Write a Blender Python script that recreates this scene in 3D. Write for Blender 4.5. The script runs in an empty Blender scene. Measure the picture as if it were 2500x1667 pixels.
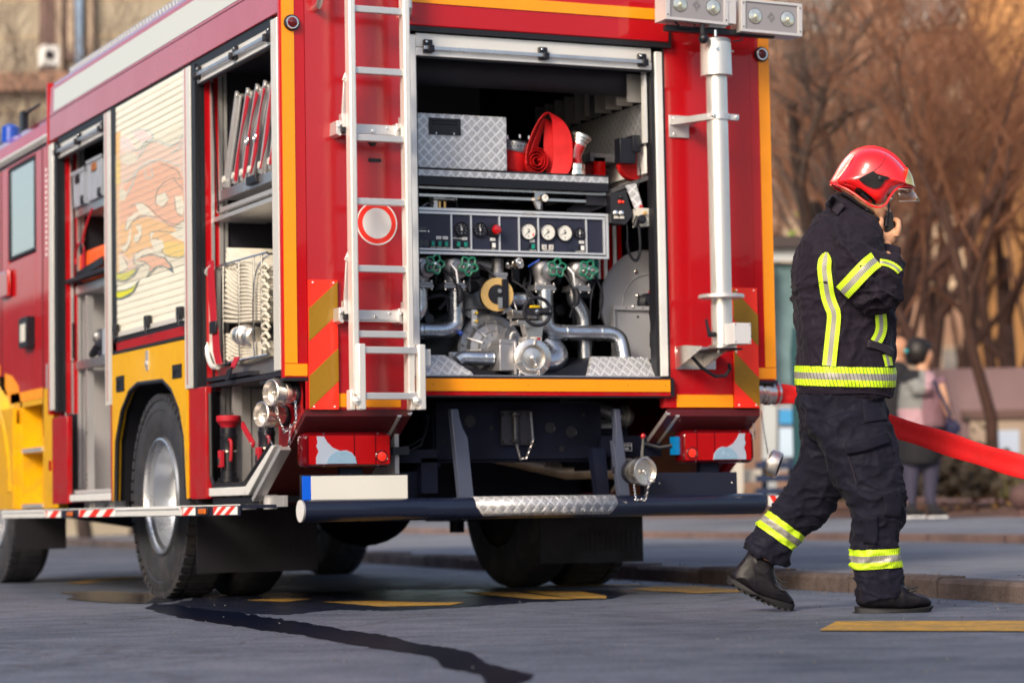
import bpy, bmesh, math, random
from mathutils import Vector, Matrix, noise
from mathutils.bvhtree import BVHTree
R = math.radians
S = bpy.context.scene
COL = S.collection
random.seed(7)

# ------------------------------------------------------------------ camera
CAM = Vector((-4.9023, -10.4740, 0.4253))
YAW, PITCH, ROLL, FPX = R(24.4267), R(3.7838), R(-0.9698), 6146.85
FW = Vector((math.sin(YAW)*math.cos(PITCH), math.cos(YAW)*math.cos(PITCH), math.sin(PITCH)))
_r0 = Vector((math.cos(YAW), -math.sin(YAW), 0)); _u0 = _r0.cross(FW)
RT = _r0*math.cos(ROLL) + _u0*math.sin(ROLL)
UP = -_r0*math.sin(ROLL) + _u0*math.cos(ROLL)
cd = bpy.data.cameras.new('camera'); cam = bpy.data.objects.new('camera', cd); COL.objects.link(cam)
cam.matrix_world = Matrix(((RT.x, UP.x, -FW.x, CAM.x), (RT.y, UP.y, -FW.y, CAM.y), (RT.z, UP.z, -FW.z, CAM.z), (0, 0, 0, 1)))
cd.sensor_width = 36; cd.lens = FPX/2500*36; cd.clip_start = 0.1; cd.clip_end = 500
cd.dof.use_dof = True; cd.dof.focus_distance = 9.9; cd.dof.aperture_fstop = 2.4
S.camera = cam

# ------------------------------------------------------------------ light
SUN = Vector((-0.70, -0.52, 0.50)).normalized()
w = bpy.data.worlds.new('World'); S.world = w; w.use_nodes = True
nt = w.node_tree; bg = nt.nodes['Background']
sky = nt.nodes.new('ShaderNodeTexSky'); sky.sky_type = 'NISHITA'; sky.sun_disc = False
sky.sun_elevation = math.asin(SUN.z); sky.sun_rotation = math.atan2(SUN.x, SUN.y)
sky.dust_density = 3.5; sky.air_density = 1.0; sky.ozone_density = 0.6
nt.links.new(sky.outputs[0], bg.inputs[0]); bg.inputs[1].default_value = 0.15
sl = bpy.data.lights.new('sun', 'SUN'); sl.energy = 1.75; sl.angle = R(15); sl.color = (1.0, .88, .72)
so = bpy.data.objects.new('sun', sl); COL.objects.link(so)
so.rotation_euler = SUN.to_track_quat('Z', 'Y').to_euler()
S.view_settings.view_transform = 'Standard'; S.view_settings.look = 'None'
S.view_settings.exposure = 0.62; S.view_settings.gamma = 1.0
S.render.resolution_x = 1024; S.render.resolution_y = 682

# ------------------------------------------------------------------ helpers
def pt(plane, px, py):
    """a point measured on the photo, put on a real plane of the place: 'x-1.25', 'y0', 'z0' or 'k9.8' (metres from the lens)"""
    d = RT*((px-1250)/FPX) - UP*((py-833.5)/FPX) + FW
    v = float(plane[1:])
    if plane[0] == 'k': return CAM + d*v
    i = 'xyz'.index(plane[0])
    return CAM + d*((v-CAM[i])/d[i])

ORG = {}
def V(*a): return Vector(a)

class MB:
    def __init__(s): s.v = []; s.f = []; s.m = []; s.uv = {}
    def add(s, vs, fs, m=0):
        b = len(s.v); s.v += [Vector(p) for p in vs]
        for f in fs: s.f.append(tuple(b+i for i in f)); s.m.append(m)
        return b
    def box(s, x0, x1, y0, y1, z0, z1, m=0):
        x0, x1 = min(x0, x1), max(x0, x1); y0, y1 = min(y0, y1), max(y0, y1); z0, z1 = min(z0, z1), max(z0, z1)
        s.add([(x0,y0,z0),(x1,y0,z0),(x1,y1,z0),(x0,y1,z0),(x0,y0,z1),(x1,y0,z1),(x1,y1,z1),(x0,y1,z1)],
              [(0,3,2,1),(4,5,6,7),(0,1,5,4),(1,2,6,5),(2,3,7,6),(3,0,4,7)], m); return s
    def obox(s, c, ax, ay, az, m=0):
        """oriented box: centre and three half vectors"""
        c = Vector(c); ax = Vector(ax); ay = Vector(ay); az = Vector(az)
        vs = [c+ax*i+ay*j+az*k for k in (-1,1) for (i,j) in ((-1,-1),(1,-1),(1,1),(-1,1))]
        fs = [(0,3,2,1),(4,5,6,7),(0,1,5,4),(1,2,6,5),(2,3,7,6),(3,0,4,7)]
        if ax.cross(ay).dot(az) < 0: fs = [f[::-1] for f in fs]
        s.add(vs, fs, m); return s
    def frame(s, d):
        d = Vector(d).normalized(); a = Vector((0,0,1)) if abs(d.z) < .9 else Vector((1,0,0))
        u = d.cross(a).normalized(); return u, d.cross(u).normalized(), d
    def lathe(s, o, d, prof, m=0, seg=28, caps=True):
        """prof: list of (radius, height[, material])"""
        o = Vector(o); u, v, d = s.frame(d); vs = []
        for q in prof:
            r, h = q[0], q[1]
            for i in range(seg):
                a = 2*math.pi*i/seg; vs.append(o + d*h + (u*math.cos(a)+v*math.sin(a))*max(r, 1e-5))
        b = s.add(vs, [])
        for k in range(len(prof)-1):
            mm = prof[k][2] if len(prof[k]) > 2 else m
            for i in range(seg):
                j = (i+1) % seg
                s.f.append((b+k*seg+i, b+k*seg+j, b+(k+1)*seg+j, b+(k+1)*seg+i)); s.m.append(mm)
        if caps:
            if prof[0][0] > 1e-4: s.f.append(tuple(b+i for i in range(seg))[::-1]); s.m.append(prof[0][2] if len(prof[0]) > 2 else m)
            if prof[-1][0] > 1e-4: s.f.append(tuple(b+(len(prof)-1)*seg+i for i in range(seg))); s.m.append(prof[-1][2] if len(prof[-1]) > 2 else m)
        return s
    def cyl(s, p, q, r, m=0, r2=None, seg=16):
        p = Vector(p); q = Vector(q)
        return s.lathe(p, q-p, [(r, 0), (r if r2 is None else r2, (q-p).length)], m, seg)
    def sph(s, c, r, m=0, seg=16, rings=9, sc=(1,1,1)):
        c = Vector(c); vs = []; n = rings
        for k in range(n+1):
            a = math.pi*k/n - math.pi/2
            for i in range(seg):
                t = 2*math.pi*i/seg
                vs.append(c + Vector((math.cos(a)*math.cos(t)*r*sc[0], math.cos(a)*math.sin(t)*r*sc[1], math.sin(a)*r*sc[2])))
        fs = [(k*seg+i, k*seg+(i+1)%seg, (k+1)*seg+(i+1)%seg, (k+1)*seg+i) for k in range(n) for i in range(seg)]
        s.add(vs, fs, m); return s
    def tube(s, pts, r, m=0, seg=10, closed=False, caps=True):
        """r: number, list per point, or list of (ru, rv)"""
        P = [Vector(p) for p in pts]; n = len(P); vs = []
        rr = r if isinstance(r, (list, tuple)) else [r]*n
        T = []
        for i in range(n):
            if closed: t = P[(i+1)%n]-P[i-1]
            else: t = (P[min(i+1,n-1)]-P[max(i-1,0)])
            T.append(t.normalized())
        u, v, _ = s.frame(T[0])
        for i in range(n):
            u = (u - T[i]*u.dot(T[i])).normalized(); v = T[i].cross(u)
            ra, rb = rr[i] if isinstance(rr[i], (list, tuple)) else (rr[i], rr[i])
            for k in range(seg):
                a = 2*math.pi*k/seg; vs.append(P[i] + u*math.cos(a)*ra + v*math.sin(a)*rb)
        fs = []
        for i in range(n if closed else n-1):
            j = (i+1) % n
            for k in range(seg):
                l = (k+1) % seg; fs.append((i*seg+k, i*seg+l, j*seg+l, j*seg+k))
        if not closed and caps: fs.append(tuple(range(seg))[::-1]); fs.append(tuple((n-1)*seg+k for k in range(seg)))
        s.add(vs, fs, m); return s
    def torus(s, c, d, Rr, r, m=0, seg=28, seg2=8, a0=0, a1=None):
        u, v, d = s.frame(d); c = Vector(c)
        return s.tube([c+(u*math.cos(2*math.pi*i/seg)+v*math.sin(2*math.pi*i/seg))*Rr for i in range(seg)], r, m, seg2, closed=True)
    def prism(s, poly, off, m=0):
        P = [Vector(p) for p in poly]; off = Vector(off); n = len(P)
        nr = Vector()
        for i in range(n): nr += P[i].cross(P[(i+1)%n])
        if nr.dot(off) > 0: P = P[::-1]
        vs = P + [p+off for p in P]
        fs = [tuple(range(n)), tuple(range(n, 2*n))[::-1]] + [(i, n+i, n+(i+1)%n, (i+1)%n) for i in range(n)]
        s.add(vs, fs, m); return s
    def sections(s, secs, m=0, cap=True):
        """skin a list of equally long closed rings"""
        n = len(secs[0]); b = s.add([p for q in secs for p in q], [])
        for k in range(len(secs)-1):
            for i in range(n):
                j = (i+1) % n; s.f.append((b+k*n+i, b+k*n+j, b+(k+1)*n+j, b+(k+1)*n+i)); s.m.append(m)
        if cap:
            s.f.append(tuple(b+i for i in range(n))[::-1]); s.m.append(m)
            s.f.append(tuple(b+(len(secs)-1)*n+i for i in range(n))); s.m.append(m)
        return s
    def chain(s, pts, m=0, L=.018, r=.0016, wd=.0045):
        P = [Vector(p) for p in pts]; seg = [(P[i], P[i+1]) for i in range(len(P)-1)]
        tot = sum((b-a).length for a, b in seg); n = max(2, int(tot/(L*.78))); k = 0
        for i in range(n):
            t = (i+.5)/n*tot
            for a, b in seg:
                l = (b-a).length
                if t <= l: c = a+(b-a)*(t/l); d = (b-a).normalized(); break
                t -= l
            u, v, d = s.frame(d); side = u if i % 2 else v
            ring = []
            for j in range(8):
                a = 2*math.pi*j/8; ring.append(c + d*math.cos(a)*L*.5 + side*math.sin(a)*wd)
            s.tube(ring, r, m, 5, closed=True)
        return s
    def text(s, txt, o, xd, ud, size, m=0, align='CENTER', thick=.0006):
        cu = bpy.data.curves.new('t', 'FONT'); cu.body = txt; cu.align_x = align; cu.align_y = 'CENTER'; cu.size = size; cu.extrude = thick; cu.resolution_u = 3
        ob = bpy.data.objects.new('t', cu); COL.objects.link(ob)
        me = bpy.data.meshes.new_from_object(ob.evaluated_get(bpy.context.evaluated_depsgraph_get()))
        xd = Vector(xd).normalized(); ud = Vector(ud).normalized(); nd = xd.cross(ud); o = Vector(o)
        s.add([o+xd*v.co.x+ud*v.co.y+nd*v.co.z for v in me.vertices], [tuple(p.vertices) for p in me.polygons], m)
        bpy.data.objects.remove(ob); bpy.data.curves.remove(cu); bpy.data.meshes.remove(me); return s
    def build(s, name, mats, parent=None, org=None, smooth=32, bevel=0, label=None, cat=None, group=None, kind=None, subd=0):
        mats = mats if isinstance(mats, (list, tuple)) else [mats]
        if parent is not None: o0 = ORG[parent]
        elif org is not None: o0 = Vector(org)
        else: o0 = Vector((0,0,0))
        me = bpy.data.meshes.new(name); me.from_pydata([p-o0 for p in s.v], [], s.f)
        for mt in mats: me.materials.append(mt)
        me.polygons.foreach_set('material_index', s.m); me.update()
        ob = bpy.data.objects.new(name, me); COL.objects.link(ob)
        if parent is not None: ob.parent = parent
        else: ob.location = o0
        ORG[ob] = o0
        if smooth:
            me.shade_smooth()
            if smooth < 180: me.set_sharp_from_angle(angle=R(smooth))
        if bevel:
            b = ob.modifiers.new('bevel', 'BEVEL'); b.width = bevel; b.segments = 2; b.limit_method = 'ANGLE'; b.angle_limit = R(40)
            if hasattr(b, 'harden_normals'): b.harden_normals = False
        if subd:
            b = ob.modifiers.new('sub', 'SUBSURF'); b.levels = subd; b.render_levels = subd
        tag(ob, label, cat, group, kind)
        return ob

def tag(o, label=None, cat=None, group=None, kind=None):
    if label: o['label'] = label
    if cat: o['category'] = cat
    if group: o['group'] = group
    if kind: o['kind'] = kind
def thing(name, loc, label, cat, group=None):
    o = bpy.data.objects.new(name, None); COL.objects.link(o); o.location = Vector(loc); o.empty_display_size = .1
    ORG[o] = Vector(loc); tag(o, label, cat, group); return o

# ------------------------------------------------------------------ materials
def math_node(nt, op, a, b=None, c=None):
    n = nt.nodes.new('ShaderNodeMath'); n.operation = op
    for i, q in enumerate((a, b, c)):
        if q is None: continue
        if isinstance(q, (int, float)): n.inputs[i].default_value = q
        else: nt.links.new(q, n.inputs[i])
    return n.outputs[0]

def mat(name, col, rough=.5, metal=0, coat=0, bump=0, bscale=50, var=0, vscale=4, spec=.5, trans=0, ior=1.45, bdist=.004, detail=4, sheen=0, coat_ior=1.5, emit=0, dirt=0):
    m = bpy.data.materials.new(name); m.use_nodes = True; nt = m.node_tree; N = nt.nodes; L = nt.links
    b = N['Principled BSDF']; c = (*col, 1)
    b.inputs['Base Color'].default_value = c; b.inputs['Roughness'].default_value = rough; b.inputs['Metallic'].default_value = metal
    b.inputs['Coat Weight'].default_value = coat; b.inputs['Coat Roughness'].default_value = .04; b.inputs['Coat IOR'].default_value = coat_ior
    b.inputs['Specular IOR Level'].default_value = spec; b.inputs['Transmission Weight'].default_value = trans; b.inputs['IOR'].default_value = ior
    b.inputs['Sheen Weight'].default_value = sheen
    if emit: b.inputs['Emission Color'].default_value = c; b.inputs['Emission Strength'].default_value = emit
    if var or bump: tc = N.new('ShaderNodeTexCoord')
    if var:
        n = N.new('ShaderNodeTexNoise'); n.inputs['Scale'].default_value = vscale; n.inputs['Detail'].default_value = 6; n.inputs['Roughness'].default_value = .6
        L.new(tc.outputs['Object'], n.inputs['Vector'])
        r = N.new('ShaderNodeMapRange'); r.inputs['From Min'].default_value = .3; r.inputs['From Max'].default_value = .7
        r.inputs['To Min'].default_value = 1-var; r.inputs['To Max'].default_value = 1+var; L.new(n.outputs['Fac'], r.inputs['Value'])
        x = N.new('ShaderNodeVectorMath'); x.operation = 'SCALE'; x.inputs[0].default_value = col; L.new(r.outputs[0], x.inputs['Scale'])
        L.new(x.outputs[0], b.inputs['Base Color'])
        r2 = N.new('ShaderNodeMapRange'); r2.inputs['From Min'].default_value = .3; r2.inputs['From Max'].default_value = .7
        r2.inputs['To Min'].default_value = min(1, rough*1.2); r2.inputs['To Max'].default_value = rough*.8; L.new(n.outputs['Fac'], r2.inputs['Value'])
        L.new(r2.outputs[0], b.inputs['Roughness'])
    if dirt:   # road film thrown up from below, thicker low down, with its own blotches
        sp = N.new('ShaderNodeSeparateXYZ'); L.new(tc.outputs['Object'], sp.inputs[0]); hz = N.new('ShaderNodeMapRange'); hz.inputs['From Min'].default_value = 1.5; hz.inputs['From Max'].default_value = .35; L.new(sp.outputs[2], hz.inputs['Value'])
        dn = N.new('ShaderNodeTexNoise'); dn.inputs['Scale'].default_value = 9; dn.inputs['Detail'].default_value = 8; dn.inputs['Roughness'].default_value = .7; L.new(tc.outputs['Object'], dn.inputs['Vector'])
        dr = N.new('ShaderNodeMapRange'); dr.inputs['From Min'].default_value = .42; dr.inputs['From Max'].default_value = .75; L.new(dn.outputs['Fac'], dr.inputs['Value'])
        fac = math_node(nt, 'MULTIPLY', math_node(nt, 'MULTIPLY', hz.outputs[0], dr.outputs[0]), dirt); dm = N.new('ShaderNodeMix'); dm.data_type = 'RGBA'; dm.inputs[7].default_value = (.10, .085, .075, 1); L.new(fac, dm.inputs[0]); L.new(x.outputs[0], dm.inputs[6]); L.new(dm.outputs[2], b.inputs['Base Color'])
        if coat: L.new(math_node(nt, 'SUBTRACT', coat, math_node(nt, 'MULTIPLY', fac, coat)), b.inputs['Coat Weight'])
    if bump:
        n = N.new('ShaderNodeTexNoise'); n.inputs['Scale'].default_value = bscale; n.inputs['Detail'].default_value = detail
        L.new(tc.outputs['Object'], n.inputs['Vector'])
        bp = N.new('ShaderNodeBump'); bp.inputs['Strength'].default_value = bump; bp.inputs['Distance'].default_value = bdist
        L.new(n.outputs['Fac'], bp.inputs['Height']); L.new(bp.outputs[0], b.inputs['Normal'])
        if coat: L.new(bp.outputs[0], b.inputs['Coat Normal'])
    return m

def treadplate(name, plane='xz', s=.034, col=(.42, .43, .46), rough=.36):
    """raised five-bar chequer pattern: cells at 45 degrees with bars that alternate direction"""
    m = bpy.data.materials.new(name); m.use_nodes = True; nt = m.node_tree; N = nt.nodes; L = nt.links
    b = N['Principled BSDF']; b.inputs['Metallic'].default_value = .45
    tc = N.new('ShaderNodeTexCoord'); sp = N.new('ShaderNodeSeparateXYZ'); L.new(tc.outputs['Object'], sp.inputs[0])
    A = sp.outputs['XYZ'.index(plane[0].upper())]; B = sp.outputs['XYZ'.index(plane[1].upper())]
    M = lambda op, a, b=None, c=None: math_node(nt, op, a, b, c)
    u = M('DIVIDE', M('ADD', A, B), s*1.414); v = M('DIVIDE', M('SUBTRACT', A, B), s*1.414)
    cu = M('FLOOR', u); cv = M('FLOOR', v); par = M('MODULO', M('ABSOLUTE', M('ADD', cu, cv)), 2)
    fu = M('SUBTRACT', u, cu); fv = M('SUBTRACT', v, cv)
    def lines(along, across):
        st = M('ADD', M('SINE', M('MULTIPLY', across, 6.2832*4)), .1)
        e = M('MULTIPLY', M('SUBTRACT', M('SUBTRACT', .5, M('ABSOLUTE', M('SUBTRACT', along, .5))), .06), 8); e2 = M('MULTIPLY', M('SUBTRACT', M('SUBTRACT', .5, M('ABSOLUTE', M('SUBTRACT', across, .5))), .12), 9)
        return M('MAXIMUM', M('MINIMUM', M('MINIMUM', M('MAXIMUM', st, .25), M('MINIMUM', e, 1)), e2), 0)
    h = M('ADD', M('MULTIPLY', lines(fu, fv), par), M('MULTIPLY', lines(fv, fu), M('SUBTRACT', 1, par)))
    bp = N.new('ShaderNodeBump'); bp.inputs['Strength'].default_value = 1.0; bp.inputs['Distance'].default_value = .007
    L.new(h, bp.inputs['Height']); L.new(bp.outputs[0], b.inputs['Normal'])
    n = N.new('ShaderNodeTexNoise'); n.inputs['Scale'].default_value = 9; n.inputs['Detail'].default_value = 5; L.new(tc.outputs['Object'], n.inputs['Vector'])
    k = M('MULTIPLY', M('ADD', M('MULTIPLY', n.outputs['Fac'], .3), .85), M('SUBTRACT', 1.08, M('MULTIPLY', h, .5)))
    x = N.new('ShaderNodeVectorMath'); x.operation = 'SCALE'; x.inputs[0].default_value = col; L.new(k, x.inputs['Scale']); L.new(x.outputs[0], b.inputs['Base Color'])
    L.new(M('ADD', M('MULTIPLY', n.outputs['Fac'], .2), rough-.1), b.inputs['Roughness'])
    return m

M = {}
def mk(k, *a, **kw): M[k] = mat(k, *a, **kw)
mk('red_gloss', (.42, .004, .008), .3, coat=1, coat_ior=1.85, var=.05, vscale=2)
mk('red', (.41, .004, .009), .35, coat=1, coat_ior=1.42, var=.05, vscale=2, bump=.04, bscale=14, spec=.1, dirt=.55)
mk('red_tex', (.39, .004, .010), .4, coat=.9, bump=.5, bscale=230, bdist=.0008, detail=1, var=.04)
mk('red_dull', (.30, .006, .010), .5, var=.1)
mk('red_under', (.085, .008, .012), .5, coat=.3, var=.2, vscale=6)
mk('yellow_paint', (.80, .42, .006), .4, coat=1, coat_ior=1.42, var=.03, spec=.1, dirt=.5)
mk('orange_tape', (.90, .30, .003), .42, coat=.25, var=.04, vscale=8, bump=.3, bscale=420, bdist=.0006)
mk('fluo_red', (.95, .03, .012), .4, coat=.4)
mk('gold_tape', (.29, .15, .003), .45, coat=.4, var=.12, vscale=160)
mk('alu', (.60, .60, .63), .32, metal=.9, var=.08, vscale=12)
mk('alu_soft', (.68, .67, .67), .45, metal=.75, var=.06, vscale=10)
mk('alu_white', (.74, .72, .68), .35, metal=.35, var=.04)
mk('anod', (.74, .74, .73), .4, metal=.2, var=.06, vscale=5)
mk('slat', (.80, .77, .66), .4, metal=.0, var=.03, coat=.3)
mk('galv', (.50, .53, .58), .30, metal=.95, var=.22, vscale=22, bump=.15, bscale=60)
mk('cast', (.36, .36, .38), .48, metal=.8, var=.12, vscale=18, bump=.3, bscale=180, bdist=.001)
mk('chrome', (.82, .80, .78), .14, metal=1)
mk('steel_warm', (.70, .66, .62), .30, metal=.95, var=.08, vscale=16)
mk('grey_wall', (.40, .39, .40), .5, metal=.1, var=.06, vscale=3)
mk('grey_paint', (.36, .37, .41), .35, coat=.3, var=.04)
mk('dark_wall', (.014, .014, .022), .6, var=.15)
mk('navy', (.012, .014, .030), .35, coat=.5, var=.1)
mk('navy_panel', (.020, .022, .045), .45, var=.06, vscale=6)
mk('black', (.008, .008, .013), .4, var=.1)
mk('rubber', (.005, .006, .013), .6, bump=.3, bscale=40, var=.15)
mk('rubber_seal', (.010, .010, .014), .45)
mk('tyre', (.024, .025, .032), .62, var=.2, vscale=7, bump=.25, bscale=30, dirt=.5)
mk('chassis', (.004, .006, .018), .6, var=.35, vscale=5, spec=.25)
mk('bumper', (.008, .012, .030), .3, coat=.5, var=.1, vscale=3)
mk('bracket', (.060, .072, .115), .38, coat=.3, var=.06)
mk('lens_red', (.40, .003, .004), .08, coat=1, coat_ior=1.6)
mk('lens_dark', (.10, .001, .003), .06, coat=1)
mk('lens_white', (.38, .44, .55), .12, coat=1)
mk('white', (.84, .83, .81), .45)
mk('plate_white', (.66, .65, .60), .35, coat=.3, var=.03)
mk('plate_blue', (.002, .10, .65), .35)
mk('blue', (.01, .06, .42), .2, coat=.8)
mk('green', (.002, .14, .075), .28, coat=.6)
mk('green_sw', (.01, .25, .19), .4)
mk('brass', (.68, .44, .16), .38, metal=.35, var=.12, vscale=30)
mk('hose_red', (.50, .007, .009), .6, bump=.4, bscale=260, bdist=.0012, var=.14, vscale=14, spec=.3)
mk('hose_cream', (.58, .54, .46), .8, bump=.5, bscale=260, bdist=.001, var=.12, vscale=30)
mk('strap', (.40, .006, .018), .6, bump=.3, bscale=350, bdist=.0006)
mk('glass_dark', (.02, .025, .03), .05, coat=1, spec=.8)
mk('window', (.30, .38, .40), .05, coat=1, spec=.9, coat_ior=1.8)
mk('wood', (.28, .10, .03), .6, var=.3, vscale=8)
mk('orange_bag', (.75, .10, .01), .5, var=.15, vscale=12, bump=.4, bscale=18, bdist=.01)
mk('crate_grey', (.30, .33, .40), .45, var=.05)
mk('yellow_cap', (.75, .50, .01), .35)
mk('cream_plastic', (.62, .60, .55), .45)
M['tread_xz'] = treadplate('tread_xz', 'xz', col=(.66, .67, .71)); M['tread_yz'] = treadplate('tread_yz', 'yz'); M['tread_xy'] = treadplate('tread_xy', 'xy')
# ------------------------------------------------------------------ the fire engine
FE = thing('fire_engine', (0, 3, 0), 'red and yellow fire engine with its lockers and rear pump bay open', 'fire engine')
def P(name, mb, mats, parent=FE, **kw): return mb.build(name, mats, parent, **kw)

mk('frame_rust', (.20, .06, .01), .6)
# --- outer body panels
m = MB(); m.box(-1.135, -.64, -.004, .04, .875, 3.0)
rp = P('rear_panel', m, M['red_tex'], label='textured red panel behind the ladder')
m = MB(); m.lathe(V(-.803, -.004, 1.708), (0,-1,0), [(.098, 0, 0), (.098, .0015, 0), (.092, .0016, 1), (.069, .0018, 1), (.069, .003, 0), (0, .0031, 0)], seg=48)
P('round_sign', m, [M['white'], M['fluo_red']], rp, label='blank white disc with red ring behind the ladder')
m = MB(); m.box(-.97+.13, -.78, -.010, -.003, 1.985, 2.0); m.lathe(V(-.82, -.005, 2.075), (0,-1,0), [(.02,0),(.02,.004),(.014,.008),(0,.009)], seg=20)
P('panel_plug', m, M['black'], rp)
m = MB(); m.box(.67, 1.135, -.002, .04, .883, 3.0)
rq = P('rear_panel', m, M['red'], label='smooth red panel behind the light mast')
m = MB(); m.box(.655, .668, -.006, .04, 1.0, 2.6)
P('door_seal', m, M['rubber_seal'], rq)
for sx in (-1, 1):
    m = MB(); a, b = 1.137, 1.25
    m.prism([V(sx*a, .0, 1.015), V(sx*(b-.012), 0, 1.015), V(sx*b, .012, 1.015), V(sx*b, .032, 1.015), V(sx*a, .032, 1.015)], (0, 0, 1.985))
    cp = P('corner_post', m, M['red'])
    m = MB(); m.box(sx*1.186, sx*1.244, -.004, -.0005, 1.078, 2.98); m.box(sx*1.14, sx*1.244, -.004, -.0005, 1.022, 1.075)
    P('reflective_tape', m, M['orange_tape'], cp)
    m = MB(); m.box(sx*1.12, sx*1.25, -.004, .33 if sx < 0 else .06, 1.0, 1.015)
    P('edge_trim', m, M['rubber_seal'], cp)
    m = MB(); zz = 2.59
    m.lathe(V(sx*1.198, -.004, zz), (0,-1,0), [(.036, 0, 0), (.036, .012, 0), (.030, .014, 1), (.028, .020, 1), (.024, .020, 2), (.016, .032, 2), (0, .036, 2)], seg=28)
    P('marker_lamp', m, [M['black'], M['chrome'], M['lens_dark']])
# lower side cheeks, under-slope
for sx in (-1, 1):
    X = sx*1.15; m = MB()
    m.prism([V(X, 0, 1.0), V(X, 0, .876), V(X, .26, .70), V(X, .36, .70), V(X, .36, 1.0)], (-sx*.03, 0, 0))
    P('side_cheek', m, M['red'])
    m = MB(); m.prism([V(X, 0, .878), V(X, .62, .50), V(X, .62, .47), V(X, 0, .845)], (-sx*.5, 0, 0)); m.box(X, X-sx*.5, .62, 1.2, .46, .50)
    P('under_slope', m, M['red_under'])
    m = MB()
    for o, mm in ((0, 0), (.05, 1)):
        A = V(-sx*(-1)*0+sx*(.655+o), -.0, .86-o*.2); B = V(sx*(.655+o*.9), .60, .50)
        m.tube([A, B], .012, 0, 6)
    P('slope_rail', m, M['alu_soft'])
    m = MB(); m.box(sx*1.137, sx*1.15, -.003, .03, .876, 1.02); m.box(sx*.64 if sx < 0 else .634, sx*(.64 if sx < 0 else .66)+sx*.03, 0, .04, .884, 1.0)
    P('panel_edge', m, M['red'])
# orange tape on the foot of the rear panels
m = MB(); m.box(-.998, -.70, -.0075, -.0045, .885, .945); P('reflective_tape', m, M['orange_tape'], rp)
m = MB(); m.box(.70, 1.003, -.0055, -.0025, .886, .945); P('reflective_tape', m, M['orange_tape'], rq)
# chevron boards
def chevron(x0, x1, z0, z1, y, bands, drop, h, par):
    m = MB(); m.box(x0, x1, y, y+.008, z0, z1, 0)
    for a in bands:
        poly = [(x0, a), (x1, a+drop), (x1, a+drop-h), (x0, a-h)]
        pl = [(x, min(max(z, z0+.001), z1-.001)) for x, z in poly]; m.prism([V(q[0], y-.001, q[1]) for q in pl], (0, -.001, 0), 1)
    for x in (x0+.02, x1-.02):
        for z in (z0+.012, z1-.012): m.cyl((x, y, z), (x, y-.004, z), .004, 2, seg=8)
    P('chevron_board', m, [M['fluo_red'], M['gold_tape'], M['white']], par)
chevron(-1.137, -1.0, .874, 1.447, -.018, (1.318, 1.021), .123, .145, rp)
chevron(1.006, 1.14, .884, 1.456, -.018, (1.455, 1.152), -.129, .148, rq)
# rear lintel
m = MB(); m.box(-.645, .685, -.035, .05, 2.612, 3.0); m2 = P('rear_lintel', m, M['red'], bevel=.006)
m = MB(); m.box(-.66, 1.24, -.040, -.0355, 2.716, 2.768); m.box(.686, 1.13, -.030, -.003, 2.716, 2.768) if False else None; P('reflective_tape', m, M['orange_tape'], m2)
m = MB(); m.box(.69, 1.24, -.0354, -.003, 2.70, 2.80); P('lintel_extension', m, M['red'], m2)
m = MB(); m.box(-.652, .692, -.030, .02, 2.588, 2.611); m.box(-.662, -.646, -.034, .02, 2.588, 2.70); m.box(.686, .694, -.035, .02, 2.588, 2.66); P('door_seal', m, M['rubber_seal'], m2)
m = MB(); m.box(.72, 1.05, -.06, .1, 2.80, 3.1); P('rear_light_panel', m, M['white'], bevel=.01)
m = MB(); m.box(1.10, 1.16, -.06, .06, 2.80, 3.1); P('blue_beacon', m, M['blue'], bevel=.01)
# rear sill
m = MB(); m.box(-.632, .657, -.022, .02, .956, 1.014); m2_ = m
sill = P('rear_sill', m, M['red'])
m = MB(); m.box(-.63, .655, -.028, -.0225, .957, 1.013); P('reflective_tape', m, M['orange_tape'], sill); m = MB(); [m.cyl((x_, -.028, .986), (x_, -.0287, .986), .0028, 0, seg=8) for x_ in (-.55, -.08, .43, .63)]; P('rivet', m, M['frame_rust'], sill)
m = MB(); m.box(-.632, .657, -.024, .02, .938, .9555); P('sill_edge', m, M['red'], sill)
m = MB(); m.box(-.64, .675, -.020, .02, 1.0145, 1.024); m.box(.6575, .675, -.03, .02, .936, 1.0142); m.box(-.63, .66, -.02, .06, .93, .9375); P('door_seal', m, M['rubber_seal'], sill)
m = MB(); m.box(-.60, .61, -.018, .10, 1.0245, 1.030); P('sill_plate', m, M['alu'], sill)
for t, x in enumerate((-.47, -.02, .43)):
    pass
# jambs of the rear opening
m = MB(); m.box(-.638, -.604, -.012, .06, 1.03, 2.575); P('door_jamb', m, M['anod'], bevel=.003)
m = MB(); m.box(.618, .656, -.012, .06, 1.03, 2.57); P('door_jamb', m, M['anod'], bevel=.003)
m = MB(); m.box(.600, .6175, .0, .06, 1.03, 2.57); m.box(-.6035, -.596, .0, .06, 1.03, 2.57); P('door_seal', m, M['rubber_seal'])
m = MB(); m.box(.578, .592, .03, .06, 2.14, 2.50); P('guide_rail', m, M['anod'])

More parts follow.
